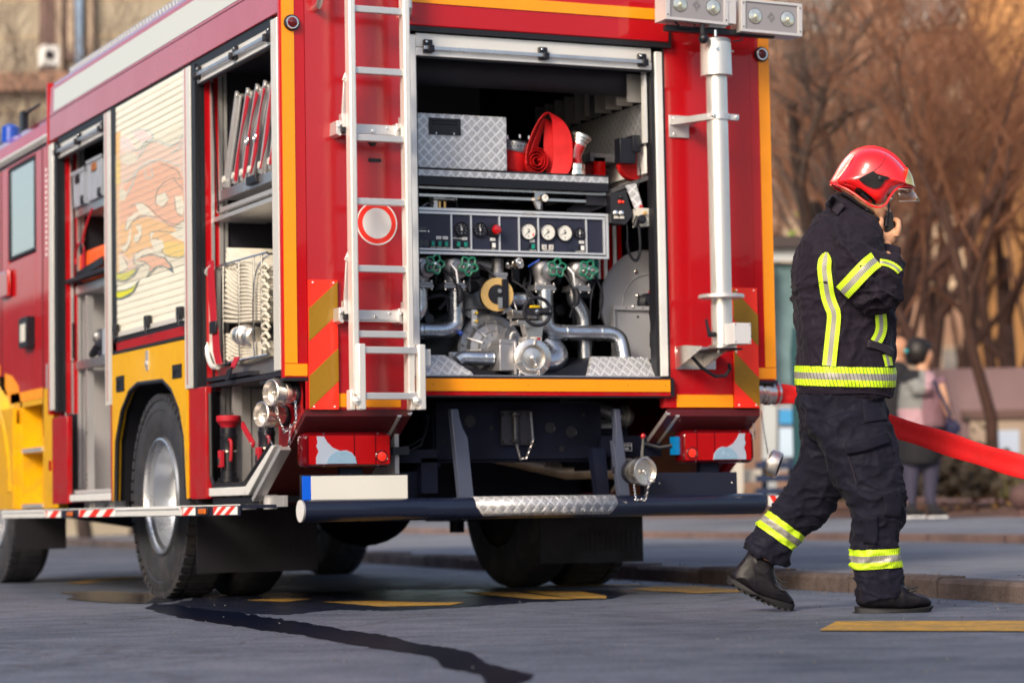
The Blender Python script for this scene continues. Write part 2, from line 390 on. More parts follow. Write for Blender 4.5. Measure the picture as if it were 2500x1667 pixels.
def shutter_rail(p0, p1, nrm, zt, zb, clips, name='roller_shutter', slats=0):
    """bottom bar of a rolled-up shutter with its grip bar and black clips; p0,p1 ends (x,y)"""
    a = V(p0[0], p0[1], 0); b = V(p1[0], p1[1], 0); d = (b-a).normalized(); n = V(*nrm, 0); L_ = (b-a).length
    m = MB(); h = zt-zb
    def bar(z0, z1, o0, o1, mm=0, s0=0, s1=L_):
        m.obox(a+d*(s0+s1)/2+n*(o0+o1)/2+V(0,0,(z0+z1)/2), d*(s1-s0)/2, n*(o1-o0)/2, V(0,0,(z1-z0)/2), mm)
    bar(zb+h*.55, zt+.03, -.02, .006); bar(zb+h*.02, zb+h*.50, -.02, .010, 1)
    bar(zb-.008, zb, -.015, .006, 2)
    rs = P(name, m, [M['alu_white'], M['anod'], M['rubber_seal']], bevel=.002)
    m = MB(); bar(zb+h*.36, zb+h*.58, .022, .032, 0, .03, L_-.04); P('grip_bar', m, M['alu'], rs, bevel=.001)
    for c in clips:
        m = MB(); bar(zb+h*.18, zb+h*.98, .006, .026, 0, c*L_-.022, c*L_+.020); bar(zb+h*.20, zb+h*.62, .0265, .044, 0, c*L_-.006, c*L_+.022)
        m.cyl(a+d*(c*L_-.01)+n*.026+V(0,0,zb+h*.84), a+d*(c*L_-.01)+n*.030+V(0,0,zb+h*.84), .006, 1, seg=8)
        P('latch_clip', m, [M['black'], M['chrome']], rs, bevel=.002)
    return rs
shutter_rail((-.603, -.004), (.598, -.004), (0, -1), 2.553, 2.478, (.045, .525, .955))
m = MB(); m.box(-.603, .6, .0, .30, 2.56, 2.60); m.cyl((-.6, .2, 2.47), (.6, .2, 2.47), .085, 0, seg=24); P('shutter_drum', m, M['dark_wall'])

# --- left side: lintel, jambs, lockers
SX = -1.25
m = MB(); m.box(SX, SX+.04, .0325, 4.18, 2.642, 2.783); m.box(SX+.003, SX+.04, .0325, 4.18, 2.640, 2.642)
sl_ = P('side_lintel', m, M['red_gloss'], bevel=.002)
m = MB(); m.prism([V(SX, .0325, 2.788), V(SX+.006, .0325, 2.96), V(SX+.03, .0325, 2.99), V(SX+.09, .0325, 2.99), V(SX+.09, .0325, 2.788)], (0, 4.15, 0)); P('roof_edge', m, M['red_gloss'], sl_)
m = MB(); m.prism([V(SX-.002, .10, 2.802), V(SX+.003, .10, 2.935), V(SX+.02, .10, 2.935), V(SX+.02, .10, 2.802)], (0, 3.95, 0)); P('reflective_strip', m, mat('grey_tape', (.56, .58, .54), .35, coat=.5), sl_)
m = MB(); m.box(SX+.004, SX+.03, .04, 4.17, 2.7832, 2.7878); m.box(SX+.01, SX+.05, .13, 4.0, 2.60, 2.6395); P('lintel_seal', m, M['rubber_seal'], sl_)
m = MB(); m.box(SX-.006, SX+.1, 4.181, 4.20, 1.02, 2.995); P('front_flange', m, M['red'])
m = MB(); m.box(SX+.05, SX+.11, .3, 3.88, 2.991, 3.035)
y = .32
while y < 3.85:
    m.prism([V(SX+.045, y, 3.0), V(SX+.045, y+.05, 3.0), V(SX+.045, y+.025, 3.032)], (.01, 0, 0)); m.prism([V(SX+.04, y, 2.9905), V(SX+.04, y+.022, 2.9905), V(SX+.04, y+.011, 2.975)], (.01, 0, 0)); y += .06
P('roof_walkway_edge', m, M['alu_soft'])
m = MB(); m.box(-1.15, 1.25, .033, 4.18, 2.96, 2.988); m.prism([V(1.21, y, z) for y, z in ((.033, 1.0), (.033, 2.96), (4.18, 2.96), (4.18, .5), (.62, .5), (.30, .70), (.30, 1.0))], (.04, 0, 0)); m.box(-1.2, 1.2, 4.10, 4.18, .5, 2.96); P('body_shell', m, M['red_dull'])
def jamb(y0, y1, z0, z1=2.62, red=True, par=FE):
    m = MB(); m.box(SX-.004, SX+.03, y0, y1, z0, z1, 0)
    if red: ym = y0+(y1-y0)*.62; m.box(SX-.0055, SX-.0042, ym, ym+.012, z0+.02, z1, 1)
    P('door_jamb', m, [M['alu_white'], M['red']], par, bevel=.002)
jamb(.0335, .118, 1.05, red=False); jamb(1.335, 1.455, 1.036); jamb(2.805, 2.93, 1.02); jamb(4.065, 4.175, 1.045, red=False)
m = MB()
for y0, y1 in ((1.268, 1.333), (2.712, 2.803), (4.0, 4.063)): m.box(SX+.0, SX+.04, y0, y1, 1.03, 2.62)
m.box(SX+.005, SX+.03, 1.456, 1.47, 1.35, 2.62)
P('door_seal', m, M['rubber_seal'])
# red and yellow lower side panels
m = MB(); m.box(SX, SX+.03, 1.137, 1.376, .495, 1.034); m.box(SX, SX+.03, 3.78, 4.13, .495, 1.0); m.box(SX+.004, SX+.03, 1.378, 1.43, .50, 1.38); m.box(SX, SX+.03, 2.80, 2.845, .50, 1.38); m.box(SX, SX+.03, 1.43, 2.80, 1.302, 1.350)
P('side_panel', m, M['red'], bevel=.003)
arch = [(2.76, .50), (2.73, .82), (2.62, .98), (2.47, 1.075), (2.305, 1.108), (1.848, 1.10), (1.70, 1.045), (1.57, .94), (1.495, .80), (1.46, .50)]
m = MB(); m.prism([V(SX-.003, y, z) for y, z in [(1.432, .50), (1.432, 1.280), (2.80, 1.285), (2.80, .50)]+arch], (.03, 0, 0)); yp = P('side_panel', m, M['yellow_paint'], label='yellow panel round the rear wheel arch')
m = MB(); m.tube([V(SX+.005, y, z) for y, z in arch], .013, 0, 8); m.prism([V(SX+.03, y, z) for y, z in arch]+[V(SX+.03, y, z) for y, z in [(1.43, .5), (1.43, 1.28), (2.8, 1.28), (2.8, .5)]], (.02, 0, 0))
ay = [V(0, y, z) for y, z in arch]
secs = [[V(SX+.03, p.y, p.z), V(-.6, p.y, p.z), V(-.6, 2.1+(p.y-2.1)*1.03, .5+(p.z-.5)*1.03), V(SX+.03, 2.1+(p.y-2.1)*1.03, .5+(p.z-.5)*1.03)] for p in ay]
m.sections(secs); m.box(-.62, -.60, 1.44, 2.78, .45, 1.13)
P('wheel_arch', m, M['rubber_seal'])
m = MB(); m.box(SX-.001, SX+.02, 1.432, 2.80, 1.2855, 1.3015); m.box(SX+.0, SX+.02, 1.432, 2.80, 1.3505, 1.372); P('panel_seal', m, M['rubber_seal'])
for y0, y1, z0, z1 in ((1.508, 1.66, 1.098, 1.165), (2.55, 2.70, 1.082, 1.165)):
    m = MB(); t = .012
    for a in ((y0, y1, z0, z0+t), (y0, y1, z1-t, z1), (y0, y0+t*2, z0+t, z1-t), (y1-t*2, y1, z0+t, z1-t)): m.box(SX-.009, SX-.0035, a[0], a[1], a[2], a[3])
    m.box(SX-.0045, SX-.0032, y0+.01, y1-.01, z0+.005, z1-.005, 1); m.box(SX-.009, SX-.006, y0+.02, y1-.02, z1-.03, z1-.012)
    P('recess_handle', m, [M['rubber_seal'], M['black']], yp)
m = MB(); m.box(SX-.008, SX-.0035, 2.09, 2.135, 1.165, 1.268); m.lathe(V(SX-.006, 2.112, 1.20), (-1,0,0), [(.016, 0), (.016, .008), (.008, .012)], seg=14); P('latch', m, M['alu_soft'], yp)
m = MB(); m.box(SX+.02, SX+.03, 3.8, 4.1, 1.0, 2.6); P('orange_marker', MB().box(SX-.012, SX-.001, 4.14, 4.17, .69, .75), M['lens_red'])

# locker interiors (each open towards the pavement side)
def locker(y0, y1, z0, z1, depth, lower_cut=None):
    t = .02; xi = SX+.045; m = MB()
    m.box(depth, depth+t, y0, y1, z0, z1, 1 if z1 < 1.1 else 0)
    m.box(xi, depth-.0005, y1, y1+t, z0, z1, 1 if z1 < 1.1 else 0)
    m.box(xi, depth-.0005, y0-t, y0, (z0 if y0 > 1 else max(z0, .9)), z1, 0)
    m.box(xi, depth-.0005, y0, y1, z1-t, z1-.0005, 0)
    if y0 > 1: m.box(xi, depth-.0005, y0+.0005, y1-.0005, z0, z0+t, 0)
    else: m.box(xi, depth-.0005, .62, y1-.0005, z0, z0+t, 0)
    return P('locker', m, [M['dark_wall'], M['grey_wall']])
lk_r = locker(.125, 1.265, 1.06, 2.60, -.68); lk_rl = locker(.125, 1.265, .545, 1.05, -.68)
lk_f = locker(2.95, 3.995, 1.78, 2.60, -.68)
m = MB(); m.box(-.70, -.68, 2.95, 4.0, .55, 1.77); m.box(SX+.045, -.70, 3.98, 4.0, .55, 1.77); m.box(SX+.045, -.70, 2.93, 2.95, .55, 1.77); m.box(SX+.045, -.70, 2.951, 3.979, .55, .57)
m.box(-.705, -.70, 3.36, 3.362, .57, 1.77)
lk_fl = P('locker', m, M['grey_wall'])
m = MB(); m.box(-.98, -.977, 1.262, 1.2648, .56, 1.04); P('wall_seam', m, M['dark_wall'], lk_rl)
# return walls with the red and alu guide strips
for yy in (1.262, 3.975):
    m = MB()
    for x0, x1, o, mm, z0 in ((-1.205, -1.225, .004, 0, 1.03), (-1.205, -1.175, .002, 1, 1.02), (-1.175, -1.160, .010, 2, 1.33), (-1.160, -1.135, .002, 1, 1.02), (-1.135, -1.115, .012, 2, .58), (-1.108, -1.092, .010, 2, .58)):
        m.box(x0, x1, yy-o, yy+.002, z0, 2.6, mm)
    m.box(-1.17, -1.158, yy-.016, yy-.0105, 1.34, 1.55, 3)
    m.box(-1.205, -1.14, yy-.004, yy+.002, .58, 1.015, 3)
    P('return_wall', m, [M['rubber_seal'], M['red'], M['alu_soft'], M['black']])
m = MB(); m.box(-1.112, -1.08, .135, .16, 1.9, 2.55)
def shelf(y0, y1, z0, z1, x=-1.15, par=None):
    m = MB(); m.box(x, x+.02, y0, y1, z0, z1, 0); m.box(x+.0205, -.70, y0, y1, z0+.012, z0+.022, 1)
    return P('shelf', m, [M['alu'], M['grey_wall']], par or FE, bevel=.002)
shelf(.13, 1.255, 1.940, 1.988, par=lk_r); shelf(.13, 1.255, 1.062, 1.128, par=lk_r)
shelf(2.96, 3.96, 2.165, 2.215, par=lk_f); shelf(2.96, 3.96, 1.712, 1.762, par=lk_fl); shelf(2.96, 3.96, 1.275, 1.322, par=lk_fl)
m = MB(); m.box(-1.17, -.9, .13, 1.25, 1.84, 1.86); m.box(-1.15, -1.12, .13, 1.25, 1.885, 1.905); P('shelf_runner', m, M['alu_soft'], lk_r)
for yy in (1.07, 3.78):   # vertical posts
    m = MB(); m.box(-1.13, -1.09, yy, yy+.03, .57, 1.06 if yy < 2 else 1.7); 
    for z in (.60, .63, .66, .90): m.cyl((-1.131, yy+.015, z), (-1.134, yy+.015, z), .006, 1, seg=8)
    P('locker_post', m, [M['alu_soft'], M['black']])
# black hanging straps with holes (ratchet belts) in both lockers
for (a, b) in (((-1.17, 1.44-.2, 2.52), (-1.16, 1.19, 1.88)), ((-1.17, 3.96, 2.50), (-1.16, 3.90, 1.83))):
    m = MB(); a = V(*a); b = V(*b); n = 46
    for i in range(n): c = a+(b-a)*(i/n); m.obox(c, (.004, 0, 0), (0, .009, 0), (0, .001, .0055), 0)
    m.tube([a, b], .004, 0, 5)
    P('pull_belt', m, M['black'])

# closed middle shutter with flames
z_, slz = 1.385, .0
m = MB(); z = 1.40; k = 0
prof = []
while z < 2.60:
    prof += [(SX+.008, z), (SX+.004, z+.003), (SX+.003, z+.018), (SX+.004, z+.033), (SX+.008, z+.0355)]; z += .036
secs = [[V(x, y, zz) for x, zz in prof] for y in (1.462, 2.71)]
for i in range(len(prof)-1): m.add([secs[0][i], secs[1][i], secs[1][i+1], secs[0][i+1]], [(0, 1, 2, 3)], 0)
def fl(pts, mm, o=.0):   # a painted flame shape read from the photograph, laid on the slats
    m.prism([pt('x-1.2475', 260+x/3.2, 290+y/3.2) for x, y in pts], (-.0012-o, 0, 0), mm)
mk('fl_pink', (.79, .58, .50), .4); mk('fl_salmon', (.78, .42, .29), .4); mk('fl_orange', (.80, .48, .20), .4); mk('fl_yellow', (.80, .58, .12), .4); mk('fl_line', (.15, .19, .22), .45); mk('fl_pale', (.52, .64, .66), .45); mk('fl_lemon', (.62, .62, .02), .4); mk('fl_paleink', (.80, .64, .62), .4)
# body of the flames
fl([(105, 150), (190, 210), (240, 250), (330, 190), (400, 190), (490, 230), (600, 150), (605, 560), (605, 790), (520, 850), (610, 960), (612, 1060), (560, 1085), (480, 1070), (430, 1030), (380, 1010), (300, 1030), (215, 1070), (215, 1140), (250, 1160), (200, 1210), (110, 1210), (100, 1000)], 1)
fl([(108, 560), (250, 420), (420, 330), (560, 380), (605, 470), (605, 790), (520, 850), (440, 800), (300, 740), (200, 800), (150, 900), (105, 960)], 2, .0006)
fl([(108, 820), (200, 800), (330, 770), (440, 810), (520, 850), (610, 950), (612, 1010), (430, 1000), (300, 1010), (215, 1060), (180, 1100), (110, 1030)], 3, .0012)
fl([(440, 960), (520, 960), (612, 975), (612, 1060), (560, 1085), (490, 1075), (440, 1035)], 4, .0018)
fl([(110, 130), (170, 150), (240, 240), (190, 270), (115, 250)], 8, .0006); fl([(210, 100), (290, 90), (360, 140), (300, 190), (240, 170)], 8, .0006)
for q in ([(130, 300), (160, 260), (230, 270), (240, 330), (190, 360), (130, 350)], [(108, 560), (130, 545), (170, 590), (140, 640), (105, 640)], [(400, 600), (460, 575), (490, 630), (440, 690), (390, 660)], [(540, 610), (590, 600), (608, 690), (600, 760), (555, 730)], [(230, 660), (290, 665), (360, 730), (380, 760), (260, 750)], [(150, 870), (170, 780), (240, 730), (265, 750), (200, 800), (165, 870)], [(235, 840), (275, 830), (278, 900), (250, 960), (215, 960), (225, 910), (260, 900)],
          [(345, 890), (380, 885), (350, 940), (440, 950), (455, 1000), (420, 1050), (385, 1040), (350, 960)], [(500, 900), (560, 880), (612, 840), (612, 960), (560, 940)], [(100, 1060), (130, 1080), (175, 1160), (130, 1200), (105, 1200)], [(110, 1010), (160, 980), (180, 900), (200, 830), (190, 960), (150, 1040)], [(220, 1140), (230, 1060), (330, 1010), (385, 1050), (290, 1060), (240, 1110)]):
    fl(q, 0, .0024)
fl([(225, 1110), (290, 1070), (370, 1060), (460, 1085), (510, 1140), (528, 1205), (460, 1160), (400, 1160), (315, 1240), (345, 1160), (300, 1120)], 5, .0024)
fl([(235, 1108), (290, 1078), (370, 1068), (455, 1092), (495, 1140), (505, 1170), (450, 1148), (395, 1150), (335, 1200), (352, 1155), (305, 1112)], 2, .003)
fl([(85, 1340), (150, 1335), (210, 1310), (260, 1260), (220, 1350), (170, 1390), (120, 1412), (85, 1412)], 5, .002); fl([(85, 1350), (150, 1345), (200, 1325), (240, 1290), (205, 1350), (160, 1378), (120, 1398), (85, 1395)], 7, .0026)
fl([(85, 1205), (150, 1200), (265, 1155), (220, 1230), (150, 1275), (85, 1270)], 5, .002); fl([(85, 1215), (150, 1208), (240, 1170), (205, 1222), (145, 1262), (85, 1255)], 7, .0026)
def ln(pts, w_=7, mm=5, o=.0032):
    q = [Vector((x, y)) for x, y in pts]
    for _ in range(2):
        r = [q[0]]
        for i in range(len(q)-1): r += [q[i]*.75+q[i+1]*.25, q[i]*.25+q[i+1]*.75]
        q = r+[q[-1]]
    L1, L2 = [], []
    for i, p in enumerate(q):
        t = (q[min(i+1, len(q)-1)]-q[max(i-1, 0)]).normalized(); n = Vector((-t.y, t.x)); ww = w_*.5*(.35+.65*math.sin(math.pi*(i+.5)/len(q)))
        L1.append(pt('x-1.2475', 260+(p.x+n.x*ww)/3.2, 290+(p.y+n.y*ww)/3.2)+V(-o, 0, 0)); L2.append(pt('x-1.2475', 260+(p.x-n.x*ww)/3.2, 290+(p.y-n.y*ww)/3.2)+V(-o, 0, 0))
    n = len(L1); m.add(L1+L2, [(i, i+1, n+i+1, n+i) for i in range(n-1)], mm)
for q in ([(108, 160), (190, 230), (260, 260), (290, 190), (330, 160)], [(200, 110), (260, 80), (340, 90), (375, 150), (330, 180), (260, 300), (180, 370), (120, 330), (115, 250)], [(330, 180), (420, 170), (490, 215), (560, 190), (600, 130)], [(110, 480), (180, 490), (270, 370), (380, 315), (500, 335), (600, 390)], [(310, 400), (300, 440), (330, 475), (370, 450), (350, 380)], [(120, 620), (190, 560), (240, 420)], [(505, 270), (560, 240), (600, 180)]):
    ln(q, 11, 6)
for q in ([(400, 690), (380, 620), (420, 520), (510, 460), (600, 470)], [(420, 690), (470, 680), (488, 620), (460, 575), (400, 610), (388, 660)], [(520, 460), (570, 520), (605, 560)], [(580, 470), (575, 420), (520, 380), (420, 350)], [(540, 610), (538, 700), (580, 765), (607, 750)], [(180, 690), (250, 650), (330, 680), (400, 760), (500, 820), (600, 830)], [(200, 740), (160, 800), (148, 890), (180, 850), (210, 800), (300, 755), (400, 770)], [(230, 830), (270, 830), (280, 900), (255, 970), (215, 960), (222, 910)], [(100, 1010), (170, 980), (200, 850)], [(110, 1050), (160, 1040), (200, 960)], [(215, 1140), (215, 1070), (290, 1020), (380, 1040)], [(340, 880), (450, 880), (560, 890), (610, 960)], [(340, 885), (350, 950), (390, 1040)], [(355, 930), (440, 950), (455, 1000), (430, 1040), (480, 1075), (560, 1085), (612, 1062)], [(225, 1140), (290, 1150), (300, 1130)], [(440, 800), (520, 850), (600, 850)], [(100, 1060), (150, 1100), (176, 1160), (130, 1200)]):
    ln(q, 6, 5)
zz = 1.436
while zz < 2.58: m.box(SX-.0045, SX-.0038, 1.465, 2.70, zz, zz+.0012, 5); zz += .036
zz = 1.66
while zz < 2.36: m.box(SX-.0042, SX-.0036, 1.47, 2.70, zz, zz+.0024, 0); zz += .0120
sh = P('roller_shutter', m, [M['slat'], M['fl_pink'], M['fl_salmon'], M['fl_orange'], M['fl_yellow'], M['fl_line'], M['fl_pale'], M['fl_lemon'], M['fl_paleink']], label='closed cream roller shutter painted with orange flames', smooth=0)
m = MB(); m.box(SX+.002, SX+.012, 2.62, 2.705, 1.72, 2.48, 0); m.box(SX+.001, SX+.0018, 2.62, 2.705, 2.20, 2.33, 1); P('painted_edge', m, [M['fl_orange'], M['fl_yellow']], sh)
def side_rail(y0, y1, zb, clips, nm): return shutter_rail((SX+.02, y0), (SX+.02, y1), (-1, 0), zb+.078, zb, clips, nm)
side_rail(.12, 1.262, 2.518, (.03, .46, .96), 'roller_shutter'); side_rail(2.94, 3.995, 2.516, (.04, .52, .97), 'roller_shutter')
# grip bar on the closed shutter
m = MB(); m.box(SX-.010, SX+.006, 1.465, 2.70, 1.375, 1.402); gb = P('bottom_bar', m, M['alu_white'], sh, bevel=.002)
for yy in (1.49, 2.06, 2.67):
    m = MB(); m.box(SX-.030, SX-.004, yy-.03, yy+.03, 1.385, 1.445); m.box(SX-.036, SX-.030, yy-.03, yy+.0, 1.35, 1.40); P('latch_clip', m, M['black'], sh, bevel=.003)

# floor frame under the lockers, diagonal door frame
m = MB()
m.box(SX+.01, SX+.05, .58, 1.13, .505, .545); m.box(SX+.01, SX+.05, 2.85, 3.77, .505, .545)
m.prism([V(SX+.01, .58, .546), V(SX+.01, .21, .722), V(SX+.01, .165, .722), V(SX+.01, .54, .505), V(SX+.01, .60, .505)], (.04, 0, 0))
P('sill_frame', m, M['anod'], bevel=.004)
m = MB(); m.prism([V(SX+.02, .52, .49), V(SX+.02, .135, .715), V(SX+.02, .11, .70), V(SX+.02, .50, .475)], (.05, 0, 0)); P('sill_frame', m, M['alu_soft'])
m = MB(); m.tube([V(SX+.02, 1.13, 1.0), V(SX+.02, 1.12, .60), V(SX+.02, 1.08, .555), V(SX+.02, .62, .556), V(SX+.02, .23, .735)], .010, 0, 6); m.box(SX+.03, -.7, .52, 1.13, .47, .5); P('door_seal', m, M['rubber_seal'])
m = MB()
for yy in (.45, .75, 1.0, 3.1, 3.5): m.box(SX+.06, SX+.12, yy, yy+.02, .44, .505); m.cyl((SX+.06, yy+.05, .475), (SX+.05, yy+.05, .475), .012, 1, seg=8)
m.box(SX+.08, SX+.10, .25, 1.13, .45, .5); m.box(SX+.08, SX+.10, 2.85, 3.7, .45, .5); P('step_hinge', m, [M['alu_soft'], M['chrome']])
# fold-down side steps
for y0, y1, st in ((.085, 2.06, ((.115, .46, 5), (.735, .93, 2))), (2.075, 4.6, ((2.10, 2.83, 5), (3.22, 3.54, 2)))):
    X0, X1 = -1.43, -1.26
    m = MB(); m.box(X0+.004, X1, y0, y1, .445, .460, 0); m.box(X0, X0+.003, y0, y1, .4575, .463, 1); m.box(X0, X0+.006, y0, y1, .414, .457, 0)
    far = y1 if y1 < 3 else y1; m.box(X0-.010, X0-.0005, st[1][1]+.01, far, .418, .450, 1); m.tube([(X0-.012, st[1][1]+.01, .452), (X0-.012, far, .452)], .006, 1, 6)
    sp_ = P('side_step', m, [M['navy'], M['anod']])
    for (a, b, n) in st:
        m = MB(); m.box(X0-.0015, X0-.0004, a, b, .418, .454, 0); z0, z1 = .418, .454; Ln = b-a; wv = Ln/n*.5 if n > 2 else Ln/3; q = a
        per = Ln/(n*.5+.2) ; wv = per*.5; q = a+.02
        while q < b:
            poly = [(min(max(q+sh_, a), b), z) for sh_, z in ((0, z1), (wv, z1), (wv+.10, z0), (.10, z0))]
            m.prism([V(X0-.0016, y, z) for y, z in poly], (-.0008, 0, 0), 1); q += per
        P('warning_tape', m, [M['white'], M['fluo_red']], sp_)
    c = (.60, 2.94+.05)[0 if y0 < 1 else 1]
    m = MB(); m.box(X0-.008, X0-.0005, c-.075, c+.075, .418, .452, 0); m.box(X0-.014, X0-.0085, c-.055, c+.055, .423, .447, 1)
    P('side_marker_lamp', m, [M['black'], mat('amber', (.75, .16, .004), .15, coat=1)], sp_, bevel=.002)
m = MB(); m.box(1.16, 1.42, .2, 2.0, .43, .463, 0); m.box(1.30, 1.42, .185, .1995, .415, .465, 1)
for i in range(2): m.prism([V(1.30+i*.06, .184, .465), V(1.33+i*.06, .184, .465), V(1.36+i*.06, .184, .415), V(1.33+i*.06, .184, .415)], (0, -.001, 0), 2)
P('side_step', m, [M['navy'], M['white'], M['fluo_red']], label='striped end of the far side step')

# blind caps and couplings on the left cheek
def cap_coupling(o, d, r, name='hose_coupling', chain=None, par=FE, L_=.12, cover=True):
    o = Vector(o); d = Vector(d).normalized(); m = MB()
    m.lathe(o, d, [(r*.82, 0, 1), (r*.82, L_*.15, 1), (r*.70, L_*.18, 0), (r*.70, L_*.38, 0), (r*.92, L_*.40, 0), (r*.95, L_*.58, 0), (r*.86, L_*.60, 0), (r*.86, L_*.68, 0), (r, L_*.70, 0), (r, L_*.98, 0), (r*.93, L_, 0), (r*.90, L_*.94, 0), (r*.84, L_*.80, 0), (r*.30, L_*.78, 0), (0, L_*.78, 0)], seg=36)
    u, v, _ = m.frame(d)
    for a in (.3, .3+math.pi*2/3, .3+math.pi*4/3):
        c = o+d*L_*.86+(u*math.cos(a)+v*math.sin(a))*r*.96; m.obox(c, (u*math.cos(a)+v*math.sin(a))*r*.12, (v*math.cos(a)-u*math.sin(a))*r*.06, d*L_*.11, 0)
    m.sph(o+d*L_*.88, r*.16, 0, 12, 8)
    h = P(name, m, [M['steel_warm'], M['rubber']], par)
    if chain: P('chain', MB().chain(chain), M['chrome'], h)
    return h
n1 = V(-.95, -.30, .04).normalized()
o1 = V(-1.16, .10, .945); cap_coupling(o1, n1, .060, chain=[o1+n1*.11, o1+n1*.115+V(0,0,-.07), o1+V(-.06, -.02, -.17), o1+V(-.02, -.06, -.12), o1+V(-.02, -.05, -.03)], L_=.14)
o2 = V(-1.16, .235, .855); cap_coupling(o2, n1, .058, chain=[o2+n1*.11, o2+n1*.115+V(0,0,-.08), o2+V(-.03, -.03, -.20), o2+V(-.01, -.07, -.13), o2+V(0, -.06, -.04)], L_=.14)

# wheels
def wheel(cx, cy, out, dual=False, rot=0):
    Rr = .517; c = V(cx, cy, Rr); m = MB(); d = (out, 0, 0); wd = .27
    pr = [(.30, -wd), (.40, -wd-.002), (.475, -wd+.01), (.508, -wd+.04), (.517, -wd+.07), (.517, -.07), (.508, -.035), (.492, -.012), (.470, -.003), (.44, -.001), (.435, -.004), (.40, .001), (.36, -.002), (.33, -.008), (.305, -.016), (.292, -.03)]
    m.lathe(c, d, pr, 0, seg=64, caps=False)
    for i in range(56):                       # tread blocks on the shoulder
        a = 2*math.pi*i/56; rad = V(0, math.cos(a), math.sin(a)); tg = V(0, -math.sin(a), math.cos(a))
        m.obox(c+rad*.505+V(out*-.028, 0, 0), rad*.016, tg*.021, V(.026, 0, 0), 0)
        m.obox(c+rad*.511+V(out*-.135, 0, 0), rad*.010, tg*.022, V(.066, 0, 0), 0)
    t_ = P('tyre', m, M['tyre'], None, org=(cx, cy, 0)) if False else None
    w_ = MB(); w_.lathe(c, d, [(.300, -.022), (.296, -.004), (.289, -.001), (.284, -.006), (.278, -.03), (.262, -.045), (.256, -.12), (.235, -.17), (.21, -.19), (.12, -.175), (.12, -.14), (.09, -.13), (.0, -.13)], 0, seg=56, caps=False)
    for i in range(10):
        a = 2*math.pi*(i+.5)/10; p = c+V(out*-.19, math.cos(a)*.167, math.sin(a)*.167); w_.cyl(p, p+V(out*.03, 0, 0), .014, 0, seg=8)
    if dual:
        m.lathe(c+V(-out*.31, 0, 0), d, pr, 0, seg=64, caps=False); m.lathe(c+V(-out*.31, 0, 0), (-out, 0, 0), [(.30, .25), (.29, .22), (.15, .12), (0, .12)], 0, seg=30, caps=False)
    wh = P('wheel', m, M['tyre']); P('rim', w_, M['rim'], wh)
    return wh
M['rim'] = mat('rim', (.60, .62, .66), .28, metal=.85, var=.08, vscale=5)
wheel(-1.235, 1.985, -1, True); wheel(1.235, 1.985, 1, True); wheel(-1.21, 5.78, -1); wheel(1.21, 5.78, 1)
# mud flaps
mk('flap', (.008, .007, .011), .6, var=.5, vscale=6)
for x0, x1, yy in ((-1.247, -.630, 1.30), (.585, 1.18, 1.30), (-1.24, -.92, 5.1), (.92, 1.24, 5.1)):
    m = MB(); m.box(x0, x1, yy, yy+.012, .137 if yy < 2 else .22, .50)
    if yy == 1.30:
        for i in range(12): xx = x0+.38*(x1-x0)+i*.03; m.box(xx, xx+.006, yy-.003, yy, .20, .30)
    P('mud_flap', m, M['flap'])

# rear bumper tube, tread, brackets
m = MB(); m.lathe(V(-1.165, .03, .428), (1, 0, 0), [(.048, 0, 1), (.050, .002, 1), (.050, .004, 0), (.050, 2.326, 0), (.048, 2.33, 0)], seg=36)
bp_ = P('rear_bumper', m, [M['bumper'], M['cast']])
m = MB(); m.lathe(V(-1.168, .03, .428), (-1,0,0), [(.049, 0), (.049, .003), (.0, .0035)], seg=36); P('end_cap', m, M['anod'], bp_)
secs = []
for i in range(9):
    a = R(100 - i*18); secs.append([V(x, .03-math.cos(a)*.0535, .428+math.sin(a)*.0535) for x in (-.345+(.0 if i > 1 else 0)+max(0, i-5)*.012, .37-max(0, i-5)*.012)])
vs = [p for q in secs for p in q]; m = MB(); m.add(vs, [(2*i, 2*i+1, 2*i+3, 2*i+2) for i in range(8)])
st_ = P('step_tread', m, M['tread_xz'], bp_); md = st_.modifiers.new('s', 'SOLIDIFY'); md.thickness = .003; md.offset = 1
def bracket(pts, yth=.04):
    m = MB(); m.prism([V(x, .055, z) for x, z in pts], (0, yth, 0)); return P('step_bracket', m, M['bracket'], bevel=.003)
bracket([(-.430, .880), (-.394, .880), (-.388, .84), (-.372, .79), (-.349, .750), (-.322, .468), (-.392, .468)])
bracket([(.400, .880), (.430, .880), (.436, .8), (.476, .468), (.420, .468), (.392, .735), (.404, .70), (.408, .80)])
